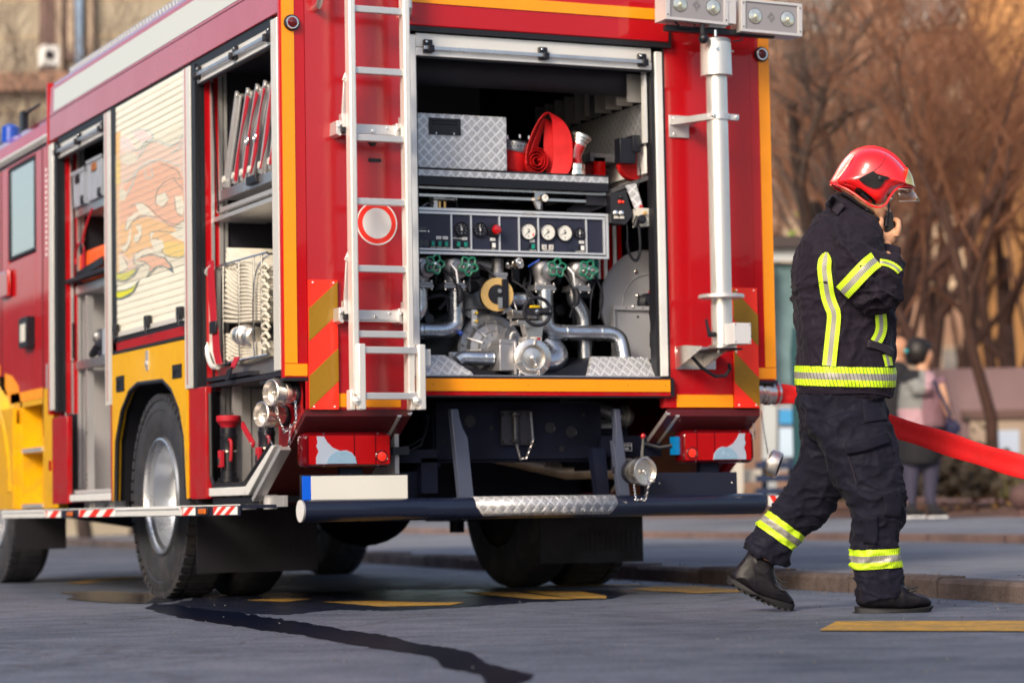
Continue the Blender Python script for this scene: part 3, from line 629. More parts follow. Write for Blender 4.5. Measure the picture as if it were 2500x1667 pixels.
# tail lights
def tail(x0, x1, z0, z1, flip):
    y0, y1 = .045, .12; m = MB(); cx = (x0+x1)/2; cz = (z0+z1)/2; hx = (x1-x0)/2; hz = (z1-z0)/2
    def rr(sx, sz, y, r=.03, n=5):
        o = []
        for qx, qz, a0 in ((1, 1, 0), (-1, 1, 90), (-1, -1, 180), (1, -1, 270)):
            for i in range(n+1): a = R(a0+90*i/n); o.append(V(cx+qx*(sx-r)+math.cos(a)*r, y, cz+qz*(sz-r)+math.sin(a)*r))
        return o
    m.sections([rr(hx, hz, y1), rr(hx, hz, y0+.02), rr(hx-.004, hz-.004, y0+.008), rr(hx-.012, hz-.012, y0, .024)], 0)
    tl = P('tail_light', m, M['lens_dark'])
    f = -1 if flip else 1
    X = lambda t: cx + f*(t-.5)*2*hx; Z = lambda t: z0+(z1-z0)*t
    m = MB(); m.prism([V(X(.06), y0-.0005, Z(.90)), V(X(.965), y0-.0005, Z(.90)), V(X(.965), y0-.0005, Z(.09)), V(X(.06), y0-.0005, Z(.09))], (0, -.002, 0)); 
    for i in range(14): m.prism([V(X(.6)+f*i*.006, y0-.0027, Z(.2)), V(X(.6)+f*(i*.006+.003), y0-.0027, Z(.2)), V(X(.6)+f*(i*.006+.003), y0-.0027, Z(.8)), V(X(.6)+f*i*.006, y0-.0027, Z(.8))], (0, -.0008, 0))
    P('red_lens', m, M['lens_red'], tl); m = MB(); [m.box(min(X(a), X(a+.012)), max(X(a), X(a+.012)), y0-.004, y0-.0026, Z(.08), Z(.92)) for a in (.56, .80)]; m.torus(V(X(.875), y0-.004, Z(.30)), (0, 1, 0), .028, .0015, 0, 24, 5); P('lens_divider', m, M['lens_dark'], tl)
    m = MB(); m.prism([V(X(a), y0-.003, Z(b)) for a, b in ((.135, .10), (.59, .10), (.575, .28), (.53, .42), (.47, .48), (.40, .47), (.32, .56), (.26, .72), (.225, .88), (.145, .88), (.155, .70), (.14, .60), (.165, .45), (.14, .30))], (0, -.003, 0)); 
    P('clear_lens', m, M['lens_white'], tl)
    m = MB(); m.prism([V(X(.42+.165*math.cos(R(t_))), y0-.0062, Z(.11+.36*math.sin(R(t_)))) for t_ in range(0, 181, 15)], (0, -.002, 0)); m.torus(V(X(.42), y0-.0085, Z(.28)), (0, 1, 0), .015, .001, 0, 20, 4); P('reversing_bulb', m, mat('lens_blue', (.24, .38, .52), .1, coat=1), tl)
    m = MB(); m.lathe(V(X(.875), y0-.003, Z(.30)), (0,-1,0), [(.026, 0, 0), (.026, .003, 0), (.021, .003, 1), (.012, .006, 1), (0, .007, 1)], seg=24); P('brake_bulb', m, [M['lens_dark'], M['fluo_red']], tl)
    m = MB()
    for a in (.22, .83):
        for b in (.05, .95): m.cyl((X(a), y0, Z(b)), (X(a), y0-.005, Z(b)), .004, 0, seg=8)
    P('screw', m, M['chrome'], tl)
    m = MB(); m.box(X(.45), X(.7), .09, .13, z0-.05, z0); P('lamp_bracket', m, M['chassis'], tl)
tail(-1.146, -.723, .619, .776, False); tail(.752, 1.146, .624, .782, True)
m = MB(); m.box(.725, .75, .07, .12, .665, .75); P('plug', m, mat('plug_blue', (.0, .16, .42), .4))
# number plate (blank, blue end)
m = MB(); m.box(-1.158, -.640, .058, .066, .462, .588, 0); m.box(-1.150, -1.108, .055, .0575, .468, .582, 1); m.box(-1.1075, -.648, .055, .0575, .468, .582, 2)
P('number_plate', m, [M['black'], M['plate_blue'], M['plate_white']], bevel=.001, label='blank number plate with a blue end')
m = MB(); m.box(.56, 1.06, .075, .12, .45, .580); m.cyl((.64, .075, .53), (.64, .071, .53), .005, 1, seg=8); m.cyl((1.03, .075, .53), (1.03, .071, .53), .005, 1, seg=8)
P('plate_holder', m, [M['navy'], M['chrome']], bevel=.008, label='empty dark plate holder on the right')
# suction coupling low right with lever
o = V(.48, .06, .585); cap_coupling(o, V(.16, -.98, .0), .066, L_=.12, chain=[o+V(.02,-.11,0), o+V(.028, -.13, -.06), o+V(.01, -.13, -.13), o+V(-.03, -.11, -.13), o+V(-.03, -.09, -.06)])
m = MB(); m.cyl(o+V(.055, .0, .0), o+V(.07, .0, .16), .009, 0, r2=.006, seg=10); m.sph(o+V(.071, 0, .168), .0135, 1); m.obox(o+V(-.03, .03, .03), (.045, 0, 0), (0, .02, 0), (0, 0, .035), 0); P('valve_lever', m, [M['chrome'], M['lens_red']])
# chassis under the rear
m = MB()
m.prism([V(-.62, .30, .50), V(-.62, .30, .93), V(.62, .30, .93), V(.62, .30, .62), (.50, .30, .50)], (0, .01, 0)) if False else None
m.box(-.42, .43, .26, .28, .655, .92, 0); m.box(-.46, .46, .2795, .34, .64, .66, 0)
for x in (-.43, .40): m.box(x, x+.04, .28, 4.2, .62, .88, 0)
for x, z, r in ((-.25, .83, .028), (.16, .80, .028), (.27, .78, .03), (-.14, .80, .01), (.05, .85, .008), (.08, .72, .008), (.22, .70, .014), (-.33, .86, .008), (-.38, .74, .006), (.34, .86, .007), (-.06, .72, .007)):
    m.lathe(V(x, .259, z), (0,-1,0), [(r, 0, 1), (r*.98, .002, 1), (r*.9, .0005, 2), (0, .0004, 2)], seg=20)
m.box(-.52, -.44, .20, .9, .50, .66, 0); m.box(-.62, -.52, .25, .9, .47, .60, 0); m.box(.44, .62, .35, 1.0, .60, .8, 0); m.box(-.62, .62, .9, .92, .45, .95, 0)
m.prism([V(.33, .16, .70), V(.40, .16, .70), V(.42, .16, .47), V(.36, .16, .47)], (0, .05, 0)); m.box(.40, .72, .20, .22, .66, .76, 0); m.box(-.72, -.44, .20, .22, .64, .70, 0)
P('chassis_frame', m, [M['chassis'], M['black'], M['rubber_seal']])
m = MB(); m.lathe(V(-.03, .23, .80), (0, 0, 1), [(.02, -.07), (.024, -.06), (.018, -.05), (.018, .05), (.028, .055), (.028, .07), (.015, .075)], seg=16); m.box(-.10, .06, .235, .258, .72, .88); 
for x, z in ((-.085, .735), (-.085, .865), (.045, .735), (.045, .865)): m.cyl((x, .235, z), (x, .222, z), .011, 0, seg=8)
th = P('tow_hitch', m, M['cast_dark'] if 'cast_dark' in M else mat('cast_dark', (.05, .05, .06), .4, metal=.6))
P('chain', MB().chain([V(.045, .22, .87), V(.045, .2, .74), V(.01, .2, .66), V(-.02, .2, .65), V(-.04, .2, .72)], L_ if False else .02) if False else MB().chain([V(.045, .22, .87), V(.045, .2, .74), V(.01, .2, .66), V(-.02, .2, .65), V(-.04, .2, .72)]), M['steel_warm'], th)
m = MB(); a = pt('y0.86', 1090, 1082); m.tube([a, pt('y0.82', 1190, 1104), pt('y0.75', 1330, 1136), pt('y0.65', 1385, 1148), pt('y0.55', 1450, 1146), pt('y0.4', 1560, 1148)], .045, 0, 18); 
for q in (1384, 1400): pass
P('suction_pipe', m, mat('pipe_dirty', (.42, .38, .36), .4, metal=.6, var=.3, vscale=10))
m = MB(); m.tube([V(.36, .55, .93), V(.50, .45, .90), V(.60, .4, .86), V(.66, .4, .85)], .038, 0, 16); m.tube([V(.30, .5, .80), V(.46, .45, .80), V(.56, .42, .81)], .042, 0, 16); m.lathe(V(.46, .45, .80), (1, 0, 0), [(.06, 0), (.06, .02), (.045, .021), (.045, .03), (.06, .031), (.06, .05)], seg=20); m.lathe(V(.60, .40, .86), (1,-.05, -.1), [(.055, 0), (.055, .015), (.04, .016), (.055, .03), (.055, .04)], seg=20)
P('water_pipe', m, M['cast'])
m = MB(); m.text('HIDRANTSKO', V(.495, .158, .712), (1,0,0), (0,0,1), .014, 0); m.text('PUNJENJE', V(.495, .158, .697), (1,0,0), (0,0,1), .014, 0)
for a in ((.45, .54, .722, .7235), (.45, .54, .687, .6885), (.45, .4515, .689, .722), (.5385, .54, .689, .722)): m.box(a[0], a[1], .157, .159, a[2], a[3])
m.box(.445, .545, .16, .2, .684, .726, 1)
P('label', m, [M['white'], M['chassis']])
m = MB(); m.tube([V(-.70, .12, .69), V(-.6, .16, .69), V(-.52, .20, .72), V(-.47, .24, .82), V(-.47, .25, .86)], .006, 0, 6); m.tube([V(-.70, .12, .70), V(-.58, .16, .72), V(-.50, .2, .76), V(-.46, .24, .86)], .003, 0, 6); m.tube([V(.62, .18, .72), V(.68, .14, .70), V(.735, .1, .71)], .010, 0, 8); m.box(-.70, -.62, .1, .14, .675, .71)
P('lamp_cable', m, M['rubber'])
# rear axle, front axle, tanks
m = MB(); m.cyl((-1.0, 1.985, .48), (1.0, 1.985, .48), .085, 0, seg=20); m.sph(V(-.12, 1.985, .46), .24, 0, 24, 14, (1.15, 1, .92)); m.cyl((-.12, 1.9, .46), (-.1, 4.2, .55), .05, 0)
m.box(-.50, -.36, 1.7, 2.3, .40, .60, 0); m.box(.36, .50, 1.7, 2.3, .36, .60, 0); m.cyl((.42, 2.0, .30), (.42, 2.0, .45), .04, 0)
P('rear_axle', m, M['chassis'])
m = MB(); m.tube([V(-.9, 5.4, .5), V(-.6, 5.4, .45), V(-.3, 5.4, .40), V(.3, 5.4, .40), V(.6, 5.4, .45), V(.9, 5.4, .5)], (.08), 0, 10); m.box(-.4, .4, 4.6, 6.3, .48, 1.2); m.box(-1.0, -.5, 2.95, 3.8, .44, .5); m.box(.45, 1.1, 2.9, 4.1, .42, 1.2); m.box(-.6, .6, .93, 4.1, .9, .95)
P('front_axle', m, M['chassis'])
# right side far coupling with the open cap hanging on a chain
o = V(1.10, .08, .965); m = MB(); m.lathe(o, (1, -.10, 0), [(.055, 0), (.055, .06), (.066, .062), (.066, .085), (.05, .088), (.05, .10), (.058, .101), (.058, .125), (.05, .13)], seg=30); P('outlet_coupling', m, M['steel_warm'])
cc = V(1.235, .02, .615); m = MB(); dd = V(.75, -.55, -.35).normalized(); m.lathe(cc-dd*.02, dd, [(.0, .0, 1), (.052, .0, 1), (.052, .045, 0), (.062, .045, 0), (.066, .03, 0), (.066, .0, 0), (.058, -.012, 0), (0, -.012, 0)], seg=30, caps=False)
cp_ = P('blind_cap', m, [M['steel_warm'], M['black']]); P('chain', MB().chain([V(1.175, .03, .87), V(1.185, .02, .76), V(1.20, .02, .665)]), M['chrome'], cp_); P('chain', MB().chain([V(1.14, .06, .86), V(1.145, .05, .78), V(1.15, .05, .74)]), M['chrome'], cp_)

# --- ladder
m = MB(); LY = -.135
def stile(x0, x1, z0, z1, dy=0):
    m.obox(((x0+x1)/2, LY+dy, (z0+z1)/2), ((x1-x0)/2, 0, 0), (0, .030, 0), (0, 0, (z1-z0)/2))
stile(-.985, -.953, .93, 3.02); stile(-.725, -.693, .93, 3.02)
ld = P('ladder', m, M['alu_l'] if 'alu_l' in M else mat('alu_l', (.78, .76, .73), .34, metal=.45, var=.08, vscale=7), bevel=.007, label='aluminium ladder fixed to the rear panel')
ML = ld.data.materials[0]
for i, z in enumerate((2.955, 2.655, 2.38, 2.08, 1.797, 1.499, 1.21)):
    m = MB(); m.obox((-.839, LY, z-.010), (.1135, 0, 0), (0, .016, 0), (0, 0, .015)); P('rung', m, M['alu_soft'], ld, bevel=.003)
m = MB(); LY2 = -.165
for x in (-.952, -.668): m.obox((x, LY2, 1.01), (.017, 0, 0), (0, .024, 0), (0, 0, .145))
for x in (-.985, -.70): m.obox((x, LY+.005, .91), (.012, 0, 0), (0, .026, 0), (0, 0, .045)); m.lathe(V(x+.005, LY2-.015, .905), (0,-1,0), [(.020, 0), (.020, .012), (.008, .013), (.008, .02)], seg=16)
P('extension_stile', m, ML, ld, bevel=.005)
for z in (1.128, .926): m = MB(); m.obox((-.81, LY2, z), (.126, 0, 0), (0, .015, 0), (0, 0, .015)); P('rung', m, M['alu_soft'], ld, bevel=.003)
m = MB(); m.box(-.648, -.618, -.165, -.158, 1.06, 1.135); [m.cyl((x, -.165, z), (x, -.170, z), .004, 0, seg=8) for x in (-.643, -.625) for z in (1.068, 1.127)]; P('catch_plate', m, M['alu_soft'], ld)
m = MB(); m.tube([V(-.69, -.08, 3.0), V(-.66, -.08, 2.68), V(-.655, -.05, 2.655), V(-.65, -.0, 2.65)], .014, 0, 10); m.tube([V(-1.09, -.08, 3.0), V(-1.085, -.08, 2.69), V(-1.085, -.05, 2.665), V(-1.085, 0, 2.66)], .016, 0, 10); P('grab_handle', m, M['steel_warm'])
for zt, zb in ((2.37, 2.16), (1.57, 1.33)):            # hinge arms and cross plate
    m = MB(); zc = zb-.04
    m.box(-.945, -.73, -.075, -.068, zc-.022, zc+.022, 0); m.box(-1.02, -.655, -.068, -.055, zc-.03, zc+.012, 0)
    for x in (-.93, -.775): m.cyl((x, -.075, zc+.008), (x, -.080, zc+.008), .006, 2, seg=8)
    for x in (-.845,): m.cyl((x, -.075, zc-.008), (x, -.084, zc-.008), .008, 2, seg=8)
    for x in (-1.005, -.722):
        m.prism([V(x-.018, -.09, zc-.03), V(x+.004, -.09, zc-.04), V(x+.012, -.09, zc+.0), V(x+.012, -.09, zc+.03), V(x-.014, -.09, zc+.03)], (0, .09, 0), 0)
        m.obox((x+.016, -.085, zc+.03), (.012, 0, 0), (0, .02, 0), (0, 0, .03), 0); m.cyl((x-.006, -.091, zc+.005), (x-.006, -.096, zc+.005), .007, 2, seg=8)
        m.obox((x+.016, -.085, zc-.005), (.014, 0, 0), (0, .018, 0), (0, 0, .018), 1)
        A = V(x+.018, -.09, zc+.05); B = V(x+.024, -.095, zt-.03)
        m.sections([[A+V(-.010, 0, 0), A+V(.010, 0, 0), A+V(.010, .012, 0), A+V(-.010, .012, 0)], [B+V(-.004, 0, 0), B+V(.004, 0, 0), B+V(.004, .012, 0), B+V(-.004, .012, 0)]], 0)
        m.prism([V(B.x-.018, -.11, zt-.04), V(B.x+.014, -.11, zt-.06), V(B.x+.014, -.11, zt+.02), V(B.x-.004, -.11, zt-.008)], (0, .008, 0), 0); m.cyl((B.x-.010, -.11, zt-.03), (B.x-.010, -.116, zt-.03), .006, 2, seg=8)
    P('hinge_arm', m, [M['alu_soft'], M['black'], M['chrome']], ld, bevel=.0015)

# --- light mast
MY = -.20; mx = .842
m = MB(); m.cyl((mx, MY, 1.17), (mx, MY, 2.45), .050, 0, seg=36); ms = P('light_mast', m, M['alu_mast'] if 'alu_mast' in M else mat('alu_mast', (.74, .72, .69), .38, metal=.75, var=.05, vscale=6), label='telescopic light mast with two twin floodlights')
MM = ms.data.materials[0]
m = MB(); m.lathe(V(mx, MY, 2.432), (0,0,1), [(.072, 0, 0), (.074, .002, 0), (.072, .155, 0), (.070, .157, 1), (.070, .172, 1), (.06, .178, 1)], seg=40); m.cyl((mx-.03, MY-.074, 2.55), (mx-.03, MY-.066, 2.55), .008, 2, seg=8); m.cyl((mx+.068, MY-.02, 2.55), (mx+.08, MY-.03, 2.55), .006, 2, seg=8); P('mast_collar', m, [MM, M['cast'], M['chrome']], ms)
m = MB(); m.lathe(V(mx, MY, 1.385), (0,0,1), [(.105, 0), (.108, .002), (.108, .016), (.105, .018)], seg=44); P('flange_ring', m, M['alu_soft'], ms)
m = MB(); m.box(mx-.155, mx-.05, -.012, -.003, 2.165, 2.27, 0); m.prism([V(mx-.15, -.012, 2.235), V(mx-.15, -.012, 2.25), V(mx-.052, MY-.03, 2.262), V(mx-.052, MY-.03, 2.235)], (.0, .02, 0), 0) if False else None
m.prism([V(mx-.15, -.012, 2.222), V(mx-.052, -.012, 2.222), V(mx-.052, MY-.02, 2.222), V(mx-.06, MY-.02, 2.222)], (0, 0, .030), 0)
m.lathe(V(mx, MY, 2.222), (0,0,1), [(.051, 0), (.058, .001), (.058, .03), (.051, .031)], seg=36); m.box(mx+.05, mx+.10, MY-.03, MY-.0, 2.224, 2.252); m.cyl((mx-.045, MY-.04, 2.238), (mx-.045, MY-.055, 2.238), .010, 1, seg=8); m.cyl((mx+.085, MY-.03, 2.238), (mx+.085, MY-.04, 2.238), .009, 1, seg=8)
for z in (2.18, 2.255): m.cyl((mx-.13, -.012, z), (mx-.13, -.017, z), .007, 1, seg=8)
P('mast_bracket', m, [M['alu_soft'], M['chrome']], ms, bevel=.001)
m = MB(); m.box(mx-.145, mx+.07, -.008, -.003, 1.065, 1.172, 0); m.prism([V(mx-.145, -.009, 1.172), V(mx-.145, -.009, 1.07), V(mx-.145, -.03, 1.07), V(mx-.145, MY-.06, 1.145), V(mx-.145, MY-.06, 1.158), V(mx-.145, -.10, 1.172)], (.002, 0, 0), 0)
m.box(mx-.07, mx+.07, MY-.065, -.01, 1.142, 1.150, 1); m.prism([V(mx+.0, -.01, 1.07), V(mx+.0, MY-.05, 1.141), V(mx+.0, -.01, 1.141)], (.004, 0, 0), 0); m.lathe(V(mx, MY, 1.150), (0,0,1), [(.065, 0), (.067, .002), (.067, .016), (.052, .018)], seg=36)
for dx in (-.05, .045): m.cyl((mx+dx, MY-.05, 1.142), (mx+dx, MY-.05, 1.128), .006, 0, seg=8)
P('mast_foot', m, [M['steel_warm'], M['black']], ms, bevel=.001)
m = MB(); m.box(mx-.012, mx+.078, MY-.135, MY-.045, 1.165, 1.262, 0)
for dx in (-.004, .07):
    for z in (1.175, 1.253): m.cyl((mx+dx, MY-.135, z), (mx+dx, MY-.138, z), .003, 1, seg=6)
m.cyl((mx+.078, MY-.08, 1.215), (mx+.092, MY-.08, 1.215), .010, 0, seg=10); m.cyl((mx+.092, MY-.08, 1.215), (mx+.112, MY-.08, 1.205), .009, 2, r2=.006, seg=10)
P('control_box', m, [M['grey_box'] if 'grey_box' in M else mat('grey_box', (.55, .55, .57), .4), M['black'], M['rubber']], ms, bevel=.004)
m = MB(); m.tube([V(mx-.05, MY-.02, 1.215), V(mx-.085, MY-.03, 1.213)], .013, 0, 10); m.tube([V(mx-.083, MY-.03, 1.215), V(mx-.093, MY-.03, 1.25), V(mx-.10, MY-.03, 1.285)], [.010, .007, .006], 0, 8); P('clamp_lever', m, M['rubber'], ms)
m = MB(); m.tube([V(.715, -.0, 1.150), V(.72, -.05, 1.15), V(.75, -.07, 1.12), V(.80, -.08, 1.065), V(.86, -.09, 1.028), V(.91, -.10, 1.03), V(.93, -.11, 1.06), V(.92, -.12, 1.085)], .0085, 0, 10); m.lathe(V(.713, -.002, 1.15), (0,-1,0), [(.018, 0, 1), (.018, .02, 1), (.010, .03, 1)], seg=14); P('cable', m, [M['rubber'], M['white']], ms)
# floodlight head
m = MB(); m.box(.565, 1.145, MY-.03, MY+.0, 2.628, 2.655, 0); m.tube([V(.60, MY-.03, 2.68), V(.63, MY-.05, 2.645), V(.70, MY-.05, 2.645), V(.72, MY-.03, 2.675)], .005, 0, 6); m.tube([V(.98, MY-.03, 2.64), V(.95, MY-.06, 2.60), V(.90, MY-.06, 2.59)], .004, 0, 6)
m.cyl((.74, MY-.06, 2.66), (.74, MY-.06, 2.60), .012, 0, seg=10); m.sph(V(.745, MY-.06, 2.595), .025, 0, 12, 8); m.box(mx-.06, mx+.03, MY-.05, MY+.02, 2.655, 2.68, 1); m.cyl((mx-.03, MY-.05, 2.61), (mx-.03, MY-.05, 2.64), .008, 2, seg=8)
P('mast_crossbar', m, [M['black'], M['alu_soft'], M['chrome']], ms)
def flood(c, rx, w_=.165, h_=.078, box=False):
    c = Vector(c); ax = Vector((math.cos(rx), 0, math.sin(rx))); az = Vector((-math.sin(rx), 0, math.cos(rx))); n = V(0, -1, 0); m = MB()
    yaw = R(12); ax = (ax*math.cos(yaw) + n*-math.sin(yaw)*0).normalized()
    m.obox(c+n*-.05, ax*w_, n*.05, az*h_, 0)
    for s in (-1, 1):
        m.obox(c+az*s*(h_-.006)+n*.003, ax*w_, n*.006, az*.006, 0); m.obox(c+ax*s*(w_-.011)+n*.0035, ax*.011, n*.006, az*(h_-.012), 0)
        for q in (-1, 1): m.cyl(c+ax*s*(w_-.011)+az*q*(h_-.022)+n*.009, c+ax*s*(w_-.011)+az*q*(h_-.022)+n*.012, .004, 3, seg=6)
    m.obox(c+n*.0015, ax*(w_-.022), n*.001, az*(h_-.012), 1)
    for s in (-1, 1):
        o = c+ax*s*.088; m.lathe(o+n*.0026, n, [(.0385, 0, 3), (.0385, .001, 3), (.036, .0015, 2), (.02, .0035, 2), (0, .005, 2)], seg=32); m.sph(o+n*.006, .008, 4, 10, 6)
    for r_ in (.022, .015, .009):
        q = [c+ax*dx*r_*.9+az*dz*r_*1.15+n*.0032 for dx, dz in ((1, 0), (0, 1), (-1, 0), (0, -1))]; m.tube(q, .0007, 3, 4, closed=True)
    if box: m.obox(c+ax*(w_+.022)+n*-.04+az*.0, ax*.022, n*.045, az*(h_-.01), 0)
    P('floodlight', m, [M['lamp_case'], M['lamp_face'], M['lamp_glass'], M['black'], M['lamp_bulb']], ms, bevel=.0015)
mk('lamp_case', (.60, .58, .58), .4, metal=.3); mk('lamp_face', (.26, .25, .27), .45); mk('lamp_glass', (.74, .71, .62), .12, metal=.75, coat=1, var=.2, vscale=40); mk('lamp_bulb', (.85, .78, .5), .2, metal=.3)
flood((.705, MY-.07, 2.745), R(-1.5), box=True); flood((1.105, MY-.07, 2.715), R(-1.0))

# --- cab
CX = -1.22
m = MB()
def cabrect(y0, y1, z0, z1, mm=0, x=CX, t=.03): m.box(x, x+t, y0, y1, z0, z1, mm)
cabrect(4.22, 4.62, 1.19, 2.66); cabrect(4.62, 5.36, 1.19, 2.03); cabrect(4.62, 5.36, 2.63, 2.66); cabrect(5.36, 5.62, 1.19, 2.66); cabrect(5.62, 7.2, 1.3, 2.0); cabrect(5.62, 7.2, 2.62, 2.66)
m.sections([[V(x, y, z) for x, z in ((CX, 2.70), (CX+.02, 2.80), (CX+.10, 2.88), (CX+.3, 2.92), (0, 2.93), (0, 2.65), (CX, 2.65))] for y in (4.22, 7.3)], 0)
m.box(-CX-.03, -CX, 4.22, 7.2, .5, 2.8); m.box(CX+.031, -CX-.031, 7.1, 7.2, .5, 2.8); m.box(CX+.031, -CX-.031, 4.22, 4.25, .5, 2.7)
cb = P('cab', m, M['red'], bevel=.004)
m = MB(); m.box(CX-.014, CX-.001, 4.23, 7.2, 2.665, 2.70); m.tube([V(CX-.012, 4.24, 2.69), V(CX-.012, 7.2, 2.69)], .018, 0, 8); P('roof_gutter', m, M['alu_white'], cb)
m = MB(); m.box(CX-.003, CX+.0, 4.452, 4.460, .9, 2.64); m.box(CX-.003, CX+.0, 5.54, 5.55, 1.2, 2.64); m.box(CX-.003, CX+.0, 4.23, 7.0, 2.645, 2.657); P('door_gap', m, M['rubber_seal'], cb)
def win(y0, y1, z0, z1):
    m = MB(); t = .05
    for a in ((y0, y1, z0, z0+t*.5), (y0, y1, z1-t*.5, z1), (y0, y0+t*.5, z0+t*.5, z1-t*.5), (y1-t*1.6, y1, z0+t*.5, z1-t*.5)): m.box(CX-.004, CX+.02, *a)
    wf = P('window_frame', m, M['rubber_seal'], cb, bevel=.006)
    m = MB(); m.box(CX+.001, CX+.008, y0+.025, y1-.08, z0+.025, z1-.025); P('window_pane', m, M['window'], cb)
    m = MB(); m.box(CX+.02, CX+.025, y0, y1, z0, z1); P('window_lining', m, M['black'], cb)
win(4.64, 5.345, 2.04, 2.625); win(5.64, 6.6, 2.02, 2.60)
m = MB(); m.box(CX-.05, CX+.0, 4.655, 4.875, 1.455, 1.64, 0); m.box(CX-.052, CX-.0505, 4.70, 4.83, 1.49, 1.60, 1); P('door_handle', m, [M['black'], M['cream_plastic']], cb, bevel=.015)
m = MB(); m.box(CX-.03, CX, 5.25, 5.50, 1.81, 1.985); P('side_lamp', m, M['lens_red'], cb, bevel=.02)
m = MB(); m.box(CX-.012, CX+.0, 4.30, 4.34, 1.185, 1.33); [m.box(CX-.012, CX, 4.20, 4.225, z, z+.06) for z in (1.06, 1.62, 2.28)]; P('door_hinge', m, M['alu_soft'], cb)
m = MB()
for i in range(16): m.box(CX-.0025, CX-.0002, 4.28, 4.37, 1.98+i*.034, 1.998+i*.034)
P('reflective_marks', m, M['white'], cb)
m = MB(); m.box(CX-.003, CX-.0004, 4.46, 5.30, 1.135, 1.195); m.prism([V(CX-.003, 5.30, 1.135), V(CX-.003, 5.02, 1.135), V(CX-.003, 5.10, 1.24), V(CX-.003, 5.26, 1.31), V(CX-.003, 5.45, 1.335), V(CX-.003, 5.45, 1.25)], (.002, 0, 0)); m.box(CX-.003, CX, 5.6, 6.2, 1.33, 1.40); P('reflective_tape', m, M['orange_tape'], cb)
m = MB(); m.box(CX-.0, CX+.03, 4.22, 4.47, .47, 1.187); m.box(CX+.12, CX+.15, 4.47, 5.05, .47, 1.187); m.box(CX+.001, CX+.119, 4.99, 5.05, .47, 1.19); m.box(CX+.03, CX+.12, 4.44, 4.469, .47, 1.187); m.box(CX+.0, CX+.03, 4.471, 5.05, 1.10, 1.134)
fa = [(math.cos(R(a))*.70, math.sin(R(a))*.70) for a in range(175, 4, -10)]
secs = [[V(x, 5.82-c*sc, .52+s*sc) for x, sc in ((CX+.05, .86), (CX-.03, .88), (CX-.06, .95), (CX-.04, 1.06), (CX+.02, 1.12), (CX+.05, 1.1))] for c, s in fa]
m.sections([q[::-1] for q in secs]); m.box(CX-.045, CX-.02, 5.06, 5.64, .47, 1.10); m.box(CX-.03, CX+.03, 5.04, 5.0595, .47, 1.0); m.box(CX+.0, CX+.03, 5.0, 5.3, .9, 1.15); m.box(CX+.0, CX+.03, 5.3, 7.0, 1.12, 1.32)
P('wing', m, M['yellow_paint'], cb, smooth=50)
m = MB(); m.box(CX-.01, CX+.11, 4.475, 4.98, .815, .84); m.box(CX-.01, CX+.11, 4.475, 4.98, .475, .50); P('cab_step', m, M['alu_soft'], cb)
q = pt('x-1.02', 26, 326); m = MB(); m.lathe(q-V(0, 0, .10), (0,0,1), [(.07, 0, 1), (.07, .03, 1), (.065, .032, 0), (.06, .14, 0), (.03, .16, 0), (0, .162, 0)], seg=24); P('blue_beacon', m, [M['blue'], M['black']]); m = MB(); m.box(q.x-.02, q.x+.02, q.y-.42, q.y-.34, q.z-.1, q.z+.09); m.tube([q+V(0, -.36, .07), q+V(0, -.8, .07)], .01, 0, 6); P('aerial_mount', m, M['black'])
m = MB(); m.box(-1.0, 1.0, 4.25, 6.9, .5, .8); P('cab_floor', m, M['chassis'])
# --- rear bay
m = MB()
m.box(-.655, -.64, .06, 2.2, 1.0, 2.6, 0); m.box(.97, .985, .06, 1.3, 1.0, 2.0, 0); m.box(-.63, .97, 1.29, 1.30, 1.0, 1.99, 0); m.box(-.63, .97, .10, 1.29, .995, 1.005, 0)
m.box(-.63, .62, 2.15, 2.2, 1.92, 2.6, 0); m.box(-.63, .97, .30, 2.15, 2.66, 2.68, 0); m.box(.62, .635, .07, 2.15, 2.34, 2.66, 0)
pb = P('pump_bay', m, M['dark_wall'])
m = MB(); m.box(.62, .635, .06, 1.25, 1.98, 2.14, 1); m.box(.61, .6195, .06, 1.15, 2.135, 2.340, 0); P('tread_strip', m, [M['tread_yz'], M['grey_wall']], pb, label='chequer plate strip along the bay wall')
m = MB()
for i in range(10): m.box(.525, .612, .10+i*.115, .108+i*.115, 2.3415, 2.475, 0)
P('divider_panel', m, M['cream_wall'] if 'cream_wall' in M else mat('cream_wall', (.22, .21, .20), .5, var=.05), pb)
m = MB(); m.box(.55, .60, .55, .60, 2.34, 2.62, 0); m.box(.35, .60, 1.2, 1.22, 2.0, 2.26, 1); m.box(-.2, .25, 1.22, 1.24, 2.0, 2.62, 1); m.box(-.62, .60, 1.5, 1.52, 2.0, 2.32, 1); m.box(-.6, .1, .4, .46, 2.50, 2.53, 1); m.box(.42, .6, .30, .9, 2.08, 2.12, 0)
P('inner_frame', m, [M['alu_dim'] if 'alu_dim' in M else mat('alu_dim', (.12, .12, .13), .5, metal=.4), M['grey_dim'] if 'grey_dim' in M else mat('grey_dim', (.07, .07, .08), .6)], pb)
m = MB(); m.box(-.60, .428, .14, 1.1, 1.965, 1.988, 1); m.box(-.60, .426, .125, .14, 1.952, 1.980, 0); m.box(-.60, .426, .126, .139, 1.912, 1.9515, 2); m.box(-.60, .427, .124, .16, 1.9805, 1.988, 3)
P('pull_out_shelf', m, [M['tread_xz'], M['tread_xy'], M['cast_dark'] if 'cast_dark' in M else M['black'], M['rubber_seal']], pb)
